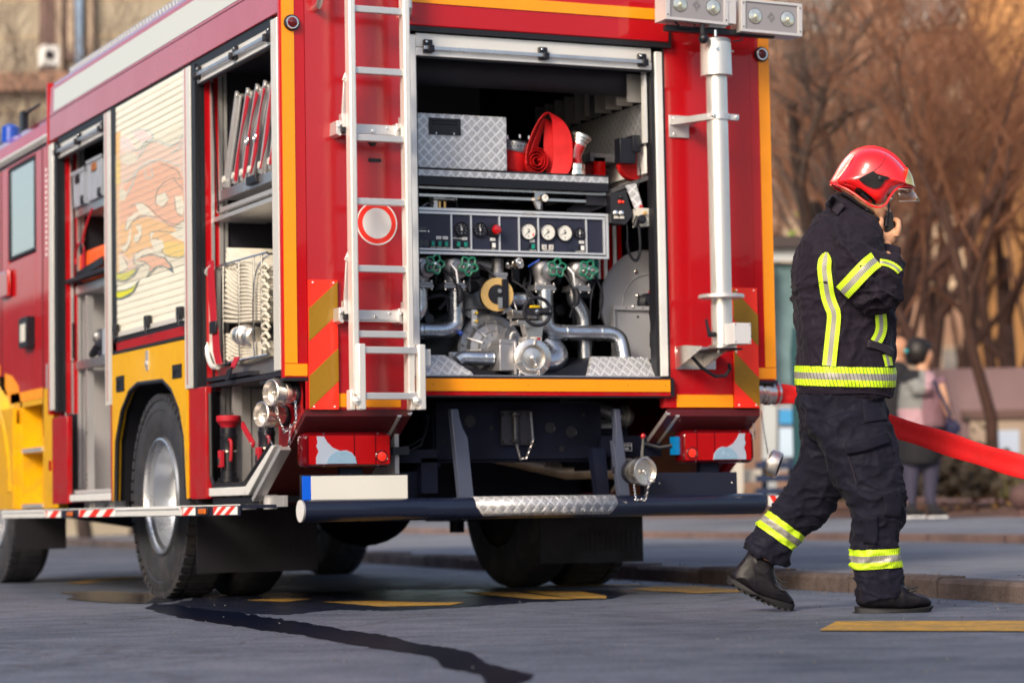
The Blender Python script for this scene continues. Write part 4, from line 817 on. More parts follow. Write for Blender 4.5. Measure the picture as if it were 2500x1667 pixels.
m = MB(); m.box(-.60, .50, .16, .17, 1.898, 1.909, 0); m.box(-.60, .46, .17, .18, 1.862, 1.874, 0); m.box(.33, .55, .165, .18, 1.85, 1.93, 1); m.box(.055, .11, .155, .17, 1.862, 1.905, 0); m.prism([V(.43, .16, 1.90), V(.60, .05, 1.965), V(.60, .05, 1.985), V(.43, .16, 1.92)], (0, .02, 0), 1)
P('shelf_runner', m, [M['steel_warm'], M['dark_wall']], pb)
m = MB(); m.box(.62-.02, .62, .06, .9, 2.0, 2.13, 0); m.box(.44, .50, .3, .6, 1.99, 2.10, 1); m.box(.36, .44, .5, .8, 1.99, 2.1, 2); P('white_case', m, [M['white'], M['lens_red'], M['dark_wall']], pb)
m = MB(); m.lathe(V(.60, .20, 2.06), (-.2, -1, 0), [(.085, 0), (.085, .03), (.08, .04), (0, .04)], seg=30); P('red_disc', m, M['hose_red'], pb)
m = MB(); m.box(.47, .553, .08, .14, 2.045, 2.165, 0); m.box(.535, .575, .07, .15, 2.10, 2.18, 0); m.tube([V(.565, .08, 2.09), V(.572, .07, 2.0), V(.56, .08, 1.93), V(.54, .1, 1.905), V(.50, .14, 1.92)], .004, 0, 6); P('loudspeaker', m, M['black'], pb, bevel=.004)
m = MB(); m.prism([V(.50, .09, 1.94), V(.545, .07, 1.95), V(.60, .06, 1.75), V(.575, .07, 1.74)], (0, .004, 0), 0); P('tread_strip', m, M['tread_xz'], pb)
# control panel
m = MB(); y0 = .15
m.box(-.60, .425, y0+.004, y0+.10, 1.602, 1.803, 0); pn = P('control_panel', m, M['navy_panel'])
m = MB()
for z0, z1 in ((1.796, 1.808), (1.780, 1.791), (1.594, 1.605), (1.612, 1.620)): m.box(-.60, .432 if z0 in (1.796, 1.594) else .415, y0-.006, y0+.003, z0, z1)
m.box(.420, .432, y0-.006, y0+.003, 1.6055, 1.7955); m.box(.406, .415, y0-.006, y0+.003, 1.6205, 1.7795)
for x in (-.375, -.276, -.132, -.032, .067, .317): m.box(x-.0035, x+.0035, y0-.004, y0+.003, 1.6205, 1.7795)
P('panel_frame', m, M['alu_bright'] if 'alu_bright' in M else mat('alu_bright', (.72, .74, .78), .3, metal=.5), pn)
def gauge(x, z, r, face, ang, rest=True):
    m = MB(); y = y0+.003
    m.lathe(V(x, y, z), (0,-1,0), [(r, 0, 0), (r, .010, 0), (r*.93, .013, 0), (r*.88, .010, 0), (r*.86, .007, 1), (0, .007, 1)], seg=36)
    for i in range(9):
        a = R(-45+270*i/8); p = V(x+math.cos(a)*r*.74, y-.0075, z+math.sin(a)*r*.74); q = V(x+math.cos(a)*r*.62, y-.0075, z+math.sin(a)*r*.62); m.cyl(p, q, .0008, 2, seg=5)
    a = R(ang); d = V(math.cos(a), 0, math.sin(a)); c = V(x, y-.0085, z); m.cyl(c-d*r*.2, c+d*r*.66, .0017, 3, r2=.0006, seg=6); m.cyl(c, c+V(0, -.002, 0), .004, 3, seg=10)
    m.text('bar', V(x, y-.0074, z+r*.28), (1,0,0), (0,0,1), r*.26, 2); m.box(x-.002, x+.002, y-.0079, y-.0072, z-r*.62, z-r*.46, 2)
    if face == 'rz': m.box(x+r*.5, x+r*.66, y-.0079, y-.0072, z-r*.48, z-r*.2, 4)
    mats = [M['black'], M['gauge_w'] if face != 'd' else M['black'], M['black'] if face != 'd' else M['alu_bright'], M['black'] if face != 'd' else M['white'], M['fluo_red']]
    P('gauge', m, mats, pn)
mk('gauge_w', (.74, .73, .68), .35, coat=.5); mk('alu_bright', (.72, .74, .78), .3, metal=.5)
gauge(-.325, 1.712, .0345, 'd', 100); gauge(-.231, 1.712, .0345, 'd', 100); gauge(.016, 1.712, .041, 'rz', 225); gauge(.116, 1.712, .041, 'w', 222); gauge(.204, 1.711, .041, 'w', 203); gauge(.281, 1.711, .027, 'd', 75)
m = MB(); m.lathe(V(-.160, y0+.003, 1.712), (0,-1,0), [(.033, 0, 0), (.033, .008, 0), (.016, .010, 0), (.016, .03, 1), (.022, .032, 1), (.023, .038, 1), (.018, .046, 1), (0, .049, 1)], seg=28); P('emergency_button', m, [M['black'], M['lens_red']], pn)
sw = [(-.471, 0, 0), (-.437, 0, 1), (-.404, 0, 1), (-.343, 0, 0), (-.307, 0, 1), (-.165, 1, 1), (.036, 0, 1), (.293, 1, 1)]
for x, wh, lb in sw:
    m = MB(); m.box(x-.013, x+.011, y0-.002, y0+.003, 1.628, 1.656, 0); m.box(x-.006, x+.009, y0-.008, y0-.0022, 1.632, 1.653, 1)
    P('rocker_switch', m, [M['black'], M['white'] if wh else M['green_sw']], pn)
    if lb:
        m = MB(); m.box(x-.013, x+.011, y0-.0005, y0+.003, 1.664, 1.677, 0); m.box(x-.009, x-.002, y0-.0012, y0-.0006, 1.667, 1.674, 1); m.box(x+.001, x+.007, y0-.0012, y0-.0006, 1.667, 1.674, 1)
        P('label', m, [M['white'], M['grey_paint']], pn)
for x in (.097, .133):
    m = MB(); m.box(x-.011, x+.011, y0-.003, y0+.003, 1.631, 1.653, 0); m.box(x-.006, x+.006, y0-.0045, y0-.0032, 1.636, 1.648, 1); P('indicator', m, [M['cream_plastic'], M['grey_paint']], pn)
m = MB()
for t, x, z, s in (('STUB', -.470, 1.6235, .0085), ('BOČNA', -.437, 1.6235, .0085), ('REFLEKTOR', -.399, 1.6235, .0075), ('VODA U MEŠAČ', -.341, 1.669, .0075), ('PENILO U MEŠAČ', -.306, 1.6235, .0075), ('PTO', -.165, 1.6235, .009), ('ULAZ VP', .036, 1.6235, .0085), ('SPOJ VENTILA', .115, 1.6240, .0085), ('GLAVNI PREKIDAČ', .288, 1.6240, .0072)):
    m.text(t, V(x, y0-.002, z+.001), (1,0,0), (0,0,1), s, 0)
m.text('MANOMETAR VP', V(.02, y0-.0075, 1.794), (1,0,0), (0,0,1), .008, 0); m.box(-.012, .052, y0-.0065, y0-.0062, 1.789, 1.799, 1)
P('lettering', m, [M['white'], M['black']], pn)
m = MB(); m.box(-.60, -.50, y0-.001, y0+.003, 1.69, 1.72, 0); m.cyl((-.49, y0+.003, 1.698), (-.49, y0-.004, 1.698), .004, 1, seg=8); m.box(-.56, -.50, y0-.003, y0-.0015, 1.697, 1.700, 1); [m.box(x, x+.026, y0, y0+.003, 1.63, 1.656, 0) for x in (-.54, -.512, -.01, .22, .247)]; P('blank_cover', m, [M['navy'], M['chrome']], pn)
# clutter above the panel
m = MB(); m.box(-.42, -.30, .25, .3, 1.86, 1.885, 0); m.box(-.44, -.42, .2, .24, 1.815, 1.85, 0); [m.cyl((x, .2, 1.81), (x, .2, 1.845), .006, 1, seg=8) for x in (-.41, -.385)]; m.tube([V(-.36, .24, 1.87), V(-.33, .2, 1.86), V(-.32, .2, 1.82)], .003, 2, 6); m.tube([V(-.5, .2, 1.815), V(-.47, .2, 1.835), V(-.44, .2, 1.835)], .005, 3, 6)
P('air_valve', m, [M['white'], M['brass'], M['black'], M['chrome']], pb)
m = MB(); m.lathe(V(.100, .15, 1.872), (0,-1,0), [(.020, 0, 0), (.020, .012, 0), (.017, .012, 1), (0, .012, 1)], seg=20); m.cyl((.1, .137, 1.872), (.107, .137, 1.883), .0012, 0, seg=5); m.cyl((.075, .16, 1.872), (.1, .16, 1.872), .007, 2, seg=8); m.cyl((.095, .17, 1.81), (.095, .17, 1.86), .008, 0, seg=8); m.prism([V(.055, .16, 1.86), V(.075, .16, 1.82), V(.085, .16, 1.82), V(.09, .16, 1.86)], (0, .02, 0), 3)
P('small_gauge', m, [M['black'], M['gauge_w'], M['brass'], M['alu_soft']], pb)
m = MB()
for i in range(6): m.tube([V(.25+i*.01, .22, 1.83+i*.006), V(.35, .2, 1.82+i*.01), V(.45, .16, 1.86+i*.008), V(.52, .12, 1.92)], .006, 0, 6)
P('cable_bundle', m, M['rubber'], pb)
# black box with red button, microphone, curly cord
m = MB(); m.prism([V(.432, .12, 1.905), V(.505, .10, 1.915), V(.535, .09, 1.80), V(.50, .10, 1.755), V(.435, .12, 1.765)], (0, .05, 0), 0); m.sph((.475, .105, 1.862), .009, 1, 10, 6); m.sph((.49, .10, 1.862), .007, 1, 10, 6); m.sph((.478, .10, 1.885), .010, 0, 10, 6)
for x in (.452, .482): m.lathe(V(x, .105, 1.808), (-.3, -1, 0), [(.010, 0, 2), (.012, .008, 2), (.006, .01, 2), (.004, .02, 2)], seg=12); m.box(x-.012, x+.010, .095, .1, 1.782, 1.793, 3)
P('switch_box', m, [M['black'], M['fluo_red'], M['chrome'], M['cream_plastic']], pb)
m = MB(); m.box(.548, .60, .05, .12, 1.745, 1.83, 0); m.cyl((.575, .05, 1.805), (.575, .03, 1.805), .008, 1, seg=10); m.lathe(V(.558, .05, 1.775), (-.2, -1, 0), [(.021, 0, 2), (.021, .02, 2), (.014, .03, 2)], seg=20); m.cyl((.535, .05, 1.775), (.556, .04, 1.775), .014, 2, seg=12); m.cyl((.53, .06, 1.74), (.545, .05, 1.79), .015, 2, seg=12); m.cyl((.565, .06, 1.845), (.565, .06, 1.83), .009, 3, seg=10)
P('radio_set', m, [M['cream_plastic'], M['brass'], M['black'], M['lens_red']], pb)
m = MB(); c = [V(.545, .05, 1.75), V(.55, .05, 1.70), V(.552, .05, 1.66), V(.55, .05, 1.62), V(.535, .045, 1.585), V(.52, .04, 1.575), V(.50, .045, 1.59), V(.485, .05, 1.63), V(.482, .05, 1.665)]
def smooth_path(q, n):
    for _ in range(n):
        r = [q[0]]
        for i in range(len(q)-1): r += [q[i].lerp(q[i+1], .25), q[i].lerp(q[i+1], .75)]
        q = r+[q[-1]]
    return q
c = smooth_path(c, 3); L0 = 0; hel = []
for i in range(len(c)-1):
    t = (c[i+1]-c[i]).normalized(); u = t.cross(V(0, 1, 0)).normalized(); v = V(0, 1, 0)
    for k in range(4):
        p = c[i].lerp(c[i+1], k/4); a = L0/.0055*2*math.pi; hel.append(p+(u*math.cos(a)+v*math.sin(a))*.0055); L0 += (c[i+1]-c[i]).length/4
m.tube(c, .0045, 0, 6)
n_ = int(L0/.0055*7); hel = []
seg_ = [(c[i], c[i+1], (c[i+1]-c[i]).length) for i in range(len(c)-1)]; tot_ = sum(s[2] for s in seg_)
for j in range(n_):
    dd = tot_*j/n_; q = dd
    for a_, b_, l_ in seg_:
        if q <= l_: break
        q -= l_
    t = (b_-a_).normalized(); u = t.cross(V(0, 1, 0)).normalized(); an = 2*math.pi*j/7; hel.append(a_+t*q+(u*math.cos(an)+V(0, 1, 0)*math.sin(an))*.0062)
m.tube(hel, .0021, 0, 4); m.tube([V(.482, .05, 1.665), V(.49, .06, 1.70), V(.498, .08, 1.75)], .0025, 0, 5); P('curly_cord', m, M['rubber'], pb)
m = MB()
for x, w_, mm in ((.452, .012, 0), (.464, .020, 1), (.484, .012, 0), (.500, .012, 2), (.514, .022, 0), (.54, .02, 2), (.566, .02, 0), (.59, .025, 2)): m.box(x, x+w_*.8, .36, .37, 1.52, 1.78, mm)
P('flag_tube', m, [M['white'], M['green_sw'], M['lens_red']], pb)
# hose reel drum
m = MB(); rc = V(.752, .36, 1.405)
m.lathe(rc, (0,-1,0), [(.26, -.02, 0), (.262, 0, 0), (.258, .006, 0), (.252, .002, 0), (.145, .004, 0), (.142, .010, 0), (.138, .004, 0), (0, .004, 0)], seg=64)
m.lathe(rc, (0, 1, 0), [(.15, 0, 1), (.15, .5, 1)], seg=32); m.lathe(rc+V(0, .45, 0), (0, 1, 0), [(.26, 0, 1), (.26, .02, 1)], seg=48)
for a, r_ in ((115, .17), (195, .14), (150, .075), (75, .12), (190, .09)):
    p = rc+V(math.cos(R(a))*r_, -.004, math.sin(R(a))*r_); m.lathe(p, (0,-1,0), [(.010, 0, 2), (.010, .003, 2), (.006, .004, 2), (.006, .010, 2)], seg=10)
m.lathe(rc+V(-.02, -.005, -.0), (0,-1,0), [(.048, 0, 1), (.048, .03, 1), (.03, .05, 1)], seg=24); m.box(rc.x-.03, rc.x+.05, .30, .36, 1.43, 1.45, 1); m.cyl((.738, .32, 1.43), (.738, .32, 1.465), .007, 3, seg=8)
P('hose_reel', m, [M['grey_paint'], M['rubber'], M['chrome'], M['lens_red']], pb, smooth=25)
m = MB(); m.box(.532, .97, .30, .31, 1.13, 1.365, 0); m.box(.522, .97, .285, .315, 1.366, 1.385, 0); m.box(.522, .531, .285, .315, 1.14, 1.365, 0)
for x in (.59, .63, .68, .72): m.cyl((x, .285, 1.376), (x, .284, 1.376), .004, 1, seg=8)
m.cyl((.66, .30, 1.335), (.66, .2985, 1.335), .006, 1, seg=8); P('reel_bracket', m, [M['grey_paint'], M['black']], pb)
m = MB(); m.tube([V(.72, .2, 1.43), V(.70, .16, 1.38), V(.68, .14, 1.30), V(.66, .14, 1.24), V(.67, .16, 1.18)], .02, 0, 10); m.tube([V(.65, .15, 1.41), V(.64, .1, 1.38), V(.63, .09, 1.34), V(.64, .1, 1.30)], .018, 0, 10); P('feed_hose', m, M['rubber'], pb)
# tread corner plates and black mat in front of the pump
m = MB(); m.prism([V(-.602, .02, 1.031), V(-.330, .02, 1.031), V(-.332, .03, 1.045), V(-.435, .10, 1.127), V(-.602, .10, 1.127)], (0, .03, 0), 0); P('corner_plate', m, M['tread_xz'], pb, bevel=.003)
m = MB(); m.prism([V(.250, .02, 1.031), V(.612, .02, 1.031), V(.600, .09, 1.127), V(.308, .09, 1.127)], (0, .03, 0), 0); P('corner_plate', m, M['tread_xz'], pb, bevel=.003)
m = MB(); xs = [-.42, -.33, -.24, -.12, 0, .12, .2, .26, .34]; zs = [1.10, 1.075, 1.06, 1.05, 1.045, 1.055, 1.08, 1.10, 1.125]
m.add([V(x, .045, 1.03) for x in xs]+[V(x, .12, z) for x, z in zip(xs, zs)]+[V(x, .5, z+.02) for x, z in zip(xs, zs)], [(i, i+1, i+10, i+9) for i in range(8)]+[(9+i, 10+i, i+19, i+18) for i in range(8)]); P('rubber_mat', m, M['rubber'], pb)
# --- pump with its pipes
m = MB(); pc = V(-.133, .28, 1.165)
m.lathe(pc, (0,-1,0), [(.165, -.1), (.168, 0), (.168, .012), (.160, .020), (.128, .022), (.118, .045), (.085, .055), (.080, .070), (.045, .075), (.04, .09), (0, .092)], seg=56)
for i in range(14):
    a = R(-10+i*360/14); c = pc+V(math.cos(a)*.147, -.02, math.sin(a)*.147); m.lathe(c, (0,-1,0), [(.0125, 0), (.0125, .005), (.008, .0055), (.008, .010), (0, .011)], seg=12)
    a += R(13); d = V(math.cos(a), 0, math.sin(a)); t = V(-math.sin(a), 0, math.cos(a))
    m.prism([pc+d*.05+V(0, -.07, 0)-t*.004, pc+d*.138+V(0, -.018, 0)-t*.004, pc+d*.138+V(0, -.034, 0)-t*.004, pc+d*.075+V(0, -.075, 0)-t*.004], t*.008)
m.box(-.27, .0, .46, .7, 1.2, 1.42); m.lathe(V(-.14, .50, 1.22), (0,0,1), [(.14, 0), (.13, .06), (.10, .10), (.10, .14), (.12, .145), (.12, .16), (.09, .165), (.09, .30)], seg=32)
pump = P('pump', m, M['cast'])
m = MB(); m.lathe(V(-.143, .17, 1.415), (-.14,-1,0), [(.060, -.08, 1), (.060, 0, 1), (.078, .001, 0), (.078, .014, 0), (.046, .016, 0), (.046, .020, 1), (0, .022, 1)], seg=48)
for q in m.v[:]: pass
m.box(-.125, -.095, .140, .150, 1.35, 1.485, 1); m.box(-.148, -.126, .142, .149, 1.350, 1.40, 2); m.cyl((-.14, .145, 1.43), (-.14, .138, 1.43), .010, 2, seg=10)
P('brass_valve', m, [M['brass'], M['black'], M['steel_warm'], M['white']], pump)
m = MB(); m.prism([V(-.09, .16, 1.37), V(-.065, .16, 1.345), V(-.115, .16, 1.325), V(-.115, .16, 1.35)], (0, .05, 0)); m.prism([V(-.13, .2, 1.5), V(-.08, .2, 1.5), V(-.06, .2, 1.44), V(-.055, .2, 1.40), V(-.07, .2, 1.40), V(-.09, .2, 1.47)], (0, .03, 0)); m.box(-.15, -.08, .18, .24, 1.505, 1.52); m.box(-.15, -.085, .18, .24, 1.49, 1.503); m.tube([V(-.06, .17, 1.40), V(-.052, .16, 1.36), V(-.05, .15, 1.345), V(-.08, .15, 1.34)], .003, 0, 6); m.cyl((-.068, .18, 1.27), (-.068, .18, 1.34), .005, 0); m.cyl((-.10, .25, 1.5), (-.10, .25, 1.59), .03, 0, seg=18); m.tube([V(-.30, .28, 1.575), V(-.2, .28, 1.572), V(-.12, .28, 1.56), V(-.10, .28, 1.53)], .028, 0, 14)
P('valve_body', m, M['cast'], pump)
def flange(x, y, z, par=pump):
    m = MB(); m.box(x-.062, x+.048, y-.05, y+.05, z-.014, z-.0005, 0); m.box(x-.058, x+.045, y-.046, y+.046, z+.0005, z+.013, 0)
    for dx in (-.052, -.005, .040):
        for dy in (-.04,): m.cyl((x+dx, y+dy, z+.013), (x+dx, y+dy, z+.022), .006, 1, seg=6); m.cyl((x+dx, y+dy, z-.024), (x+dx, y+dy, z-.014), .006, 1, seg=6)
    P('flange', m, [M['cast'], M['chrome']], par, bevel=.0015)
PB = [(-.505, .22), (-.343, .22), (.117, .22), (.300, .22)]
def pts_pipe(p, r, name='pipe', seams=()):
    m = MB(); m.tube(smooth_path([V(*q) for q in p], 3), r, 0, 22)
    for s in seams: c = V(*s[:3]); m.torus(c, s[3], r+.0004, .0016, 0, 24, 5)
    return P(name, m, M['galv'], pump)
for x, y in PB:
    flange(x, y, 1.455)
    m = MB(); m.lathe(V(x, y, 1.468), (0,0,1), [(.046, 0), (.040, .008), (.040, .04), (.050, .06), (.053, .085), (.046, .108), (.03, .12), (0, .125)], seg=28); m.lathe(V(x+.005, y, 1.53), (.3, -1, .03), [(.045, 0), (.043, .05), (.028, .055), (.026, .10), (.012, .102), (.012, .13)], seg=20)
    P('valve_elbow', m, M['cast'], pump)
wheels = [(-.499, 1.538), (-.332, 1.534), (.116, 1.536), (.277, 1.532)]
for i, (x, z) in enumerate(wheels):
    m = MB(); n = V(-.12, -1, .03).normalized(); u = V(1, -.12, 0).normalized(); v = u.cross(n)*-1; c = V(x, .055, z); ring = []
    ph = (0, .35, -.2, .15)[i]; lob = 5
    for k in range(60):
        a = 2*math.pi*k/60; r_ = .0385+.0065*math.cos(lob*(a+ph)); ring.append(c+(u*math.cos(a)+v*math.sin(a))*r_)
    m.tube(ring, .0050, 0, 8, closed=True)
    for k in range(lob):
        a = 2*math.pi*(k+.5)/lob-ph; m.cyl(c+n*-.0, c+(u*math.cos(a)+v*math.sin(a))*.033, .0048, 0, seg=8)
    m.lathe(c-n*.01, n, [(.011, 0, 0), (.011, .012, 0), (.007, .013, 1), (.007, .022, 1), (0, .023, 1)], seg=12); m.cyl(c, c-n*.10, .006, 1, seg=8)
    P('valve_wheel', m, [M['green'], M['chrome']], pump)
pts_pipe([(-.505, .22, 1.445), (-.505, .22, 1.38), (-.505, .22, 1.34), (-.55, .22, 1.30), (-.62, .22, 1.28)], .034)
pts_pipe([(-.328, .22, 1.445), (-.328, .22, 1.36), (-.328, .22, 1.31), (-.330, .22, 1.275), (-.37, .22, 1.250), (-.43, .22, 1.245), (-.50, .22, 1.245), (-.56, .23, 1.24), (-.58, .24, 1.20), (-.58, .25, 1.1)], .037, seams=((-.328, .22, 1.338, (0,0,1)), (-.50, .22, 1.245, (1,0,0))))
pts_pipe([(.120, .20, 1.445), (.120, .20, 1.34), (.122, .20, 1.28), (.15, .20, 1.252), (.20, .20, 1.245), (.30, .20, 1.245), (.40, .20, 1.245), (.46, .19, 1.245), (.50, .18, 1.22), (.508, .17, 1.17), (.510, .16, 1.12)], .037, seams=((.218, .20, 1.245, (1,0,0)), (.40, .20, 1.245, (1,0,0)), (.508, .17, 1.16, (0,0,1))))
pts_pipe([(.300, .27, 1.445), (.302, .27, 1.41), (.335, .27, 1.37), (.353, .27, 1.33), (.356, .27, 1.28), (.356, .27, 1.12)], .034, seams=((.354, .27, 1.325, (0,0,1)),))
pts_pipe([(-.54, .28, 1.20), (-.53, .24, 1.17), (-.50, .22, 1.12)], .03)
pts_pipe([(-.36, .14, 1.10), (-.335, .14, 1.118), (-.30, .13, 1.118), (-.24, .12, 1.115), (-.19, .11, 1.115)], .033, seams=((-.235, .12, 1.115, (1,0,0)), (-.20, .11, 1.115, (1, 0, 0))))
m = MB(); m.box(-.395, -.32, .15, .165, 1.095, 1.145, 0); [m.cyl((x, .15, z), (x, .144, z), .006, 1, seg=8) for x, z in ((-.385, 1.135), (-.335, 1.14))]; P('flange', m, [M['cast'], M['chrome']], pump, bevel=.004)
pts_pipe([(.02, .18, 1.10), (.10, .17, 1.10), (.16, .18, 1.115), (.175, .20, 1.15), (.15, .24, 1.19)], .055)
pts_pipe([(-.06, .24, 1.40), (.02, .24, 1.40), (.06, .26, 1.40)], .034)
# big suction inlet with its cap, gate valve and handwheel
m = MB(); sc = V(-.036, .04, 1.112); n = V(-.12, -1, .0).normalized()
m.box(-.190, -.085, .04, .16, 1.055, 1.175, 0); m.box(-.12, -.105, .03, .17, 1.035, 1.19, 0); m.box(-.10, -.085, .03, .17, 1.03, 1.185, 0); m.box(-.10, .03, .05, .20, 1.06, 1.16, 0); m.box(-.185, -.10, .05, .15, 1.175, 1.20, 0)
for z in (1.045, 1.178): m.cyl((-.093, .03, z), (-.093, .018, z), .011, 0, seg=8)
P('inlet_body', m, M['cast'], pump, bevel=.008)
m = MB(); m.lathe(sc, n, [(.080, -.03, 0), (.084, -.01, 0), (.070, 0, 0), (.070, .01, 0), (.086, .012, 0), (.088, .04, 0), (.082, .044, 0), (.062, .046, 0), (.058, .052, 0), (.053, .051, 0), (.050, .036, 0), (.044, .037, 0), (.012, .041, 0), (.012, .050, 0), (0, .054, 0)], seg=56)
u, v, _ = m.frame(n)
for a in (20, 140, 260):
    d = u*math.cos(R(a))+v*math.sin(R(a)); t = v*math.cos(R(a))-u*math.sin(R(a)); m.obox(sc+n*.047+d*.072, d*.013, t*.006, n*.006)
ic = P('suction_inlet', m, M['steel_warm'], pump); P('chain', MB().chain([sc+n*.056, sc+n*.058+V(.01, 0, -.03), sc+n*.058+V(.02, 0, -.055), sc+n*.05+V(.025, 0, -.078)], 0, .020, .0018, .005), M['chrome'], ic)
m = MB(); m.box(-.045, .035, .06, .14, 1.19, 1.215, 0); m.prism([V(-.04, .06, 1.215), V(-.055, .06, 1.27), V(.045, .06, 1.27), V(.035, .06, 1.215)], (0, .05, 0)); m.box(-.085, .05, .07, .15, 1.27, 1.29, 0); m.box(-.105, .02, .08, .14, 1.30, 1.335, 0); m.box(-.03, .02, .04, .10, 1.335, 1.345, 0)
m.box(-.022, .028, .053, .059, 1.188, 1.212, 1); m.box(.003, .023, .0515, .053, 1.192, 1.209, 2); m.tube([V(-.11, .10, 1.19), V(-.11, .09, 1.22), V(-.10, .09, 1.235), V(-.085, .09, 1.235)], .006, 3, 8); m.lathe(V(-.11, .1, 1.18), (0,0,1), [(.009, 0, 3), (.009, .012, 3)], seg=6)
m.box(-.02, .02, .045, .075, 1.346, 1.358, 4)
P('gate_valve', m, [M['steel_warm'], M['cream_plastic'], M['lens_red'], M['alu_soft'], M['yellow_cap']], pump, bevel=.002)
m = MB(); c = V(-.017, -.005, 1.325); n = V(-.12, -1, 0).normalized(); m.torus(c, n, .064, .0085, 0, 44, 10); m.obox(c+V(-.0, .004, .0), (.058, -.005, 0), (0, .005, 0), (0, 0, .018), 0); m.cyl(c+V(.0, -.01, -.003), c+V(.05, -.018, -.001), .0135, 0, seg=14); m.lathe(c+V(-.005, 0, -.003), n, [(.018, -.01, 0), (.018, .014, 0), (.01, .016, 1)], seg=16); m.cyl(c+V(.052, -.02, 0), c+V(.052, -.03, 0), .006, 1, seg=8); m.cyl(c, c+V(0, .08, 0), .01, 1, seg=8)
P('handwheel', m, [M['rubber'], M['chrome']], pump)
m = MB(); n = V(.45, -.9, 0).normalized(); c = V(-.045, .16, 1.562); m.lathe(c-n*.05, n, [(.022, 0), (.022, .01), (.016, .012), (.020, .03), (.024, .032), (.024, .045), (.018, .046), (.026, .055), (.026, .075), (.020, .077), (.018, .07), (.0, .07)], seg=24); m.sph(c+n*.025, .008, 0, 10, 6); P('small_coupling', m, M['chrome'], pump)
m = MB(); m.cyl((.0, .12, 1.545), (.065, .14, 1.58), .004, 0, seg=8); P('blue_lever', m, M['blue'], pump)
for x, z in ((-.355, 1.44), (.243, 1.44)):
    m = MB(); m.tube([V(x-.015, .17, 1.55), V(x+.002, .15, 1.52), V(x+.004, .14, 1.46)], .006, 1, 6); m.tube([V(x+.004, .135, 1.445), V(x+.006, .12, 1.42), V(x+.004, .12, 1.38), V(x-.005, .125, 1.365)], [.013, .014, .014, .006], 0, 10); P('lever_handle', m, [M['rubber'], M['alu_soft']], pump)
m = MB(); m.box(-.262, -.235, .19, .195, 1.27, 1.345, 0)
for z in (1.33, 1.292): m.lathe(V(-.245, .19, z), (.2,-1,0), [(.010, 0, 1), (.010, .008, 1), (.007, .009, 2), (.007, .016, 2), (0, .018, 2)], seg=10)
P('grease_point', m, [M['alu_soft'], M['chrome'], M['yellow_cap']], pump)
m = MB(); m.sph((-.325, .18, 1.235), .013, 0, 12, 8); m.cyl((-.335, .2, 1.25), (-.325, .18, 1.235), .004, 0); P('blue_knob', m, M['blue'], pump)
m = MB(); 
for x0, x1, z0, z1, y in ((-.46, -.38, 1.36, 1.42, .5), (.0, .08, 1.46, 1.56, .42), (.2, .27, 1.46, 1.5, .35), (-.25, -.17, 1.46, 1.58, .45), (.18, .30, 1.18, 1.44, .55), (-.45, -.3, 1.2, 1.34, .6), (.32, .46, 1.42, 1.58, .36), (-.6, -.4, 1.56, 1.59, .3)): m.box(x0, x1, y, y+.1, z0, z1)
m.cyl((.22, .45, 1.20), (.22, .40, 1.40), .06, 0, seg=18); m.tube([V(-.47, .3, 1.38), V(-.46, .28, 1.34), V(-.45, .28, 1.32)], .022, 0, 12); m.lathe(V(-.28, .4, 1.19), (0,-1,0), [(.16, 0), (.16, .03), (.1, .05)], seg=30)
for x0, x1, z0, z1, y in ((-.24, -.16, 1.50, 1.56, .30), (-.02, .03, 1.48, 1.56, .27), (.16, .24, 1.56, 1.585, .25), (-.40, -.36, 1.46, 1.52, .30), (.38, .44, 1.28, 1.38, .45), (-.29, -.23, 1.30, 1.36, .35), (.03, .10, 1.28, 1.33, .3)): m.box(x0, x1, y, y+.06, z0, z1); m.lathe(V(x0+.02, y, z0+.02), (0,-1,0), [(.009, 0), (.009, .008), (.005, .009), (.005, .016)], seg=6)
for a_ in ((-.45, .3, 1.30), (-.2, .34, 1.46), (.05, .3, 1.38), (.25, .36, 1.36), (.42, .4, 1.2), (-.46, .34, 1.12)): m.lathe(V(*a_), (.2, -1, .1), [(.03, 0), (.03, .01), (.022, .012), (.022, .03), (.028, .032), (.028, .04)], seg=16)
for x, z in ((-.43, 1.545), (.23, 1.50), (.07, 1.48)): m.lathe(V(x, .3, z), (0,-1,0), [(.02, 0), (.02, .02), (.012, .022), (.012, .035)], seg=10)
P('engine_parts', m, M['cast_dark'] if 'cast_dark' in M else M['black'], pump, bevel=.01)
m = MB(); m.tube(smooth_path([V(.02, .2, 1.50), V(-.02, .15, 1.46), V(.0, .1, 1.40), V(.01, .08, 1.36)], 2), .004, 0, 6); m.tube(smooth_path([V(-.04, .22, 1.49), V(.01, .16, 1.44), V(.03, .10, 1.39)], 2), .005, 0, 6); m.tube(smooth_path([V(-.46, .25, 1.40), V(-.40, .22, 1.415), V(-.36, .22, 1.40), V(-.40, .25, 1.35)], 2), .010, 0, 6); [m.tube(smooth_path([V(a, .24, 1.56), V(a+b*.4, .18, 1.50+b*.2), V(a+b, .16, 1.42), V(a+b*.8, .2, 1.30+b*.3)], 2), r_, 0, 6) for a, b, r_ in ((-.42, .10, .005), (-.25, -.06, .004), (-.2, .10, .006), (.06, -.05, .004), (.2, .06, .005), (.36, .05, .006), (.40, -.06, .004))]; P('control_cable', m, M['rubber'], pump)
for k in range(1):
    m = MB(); sp = []
    for j in range(90): a = j*.9; sp.append(V(-.262+math.cos(a)*.006, .21+math.sin(a)*.006, 1.43+j*.0009)); 
    m.tube(sp, .0015, 0, 4); P('spring', m, M['cast'], pump)

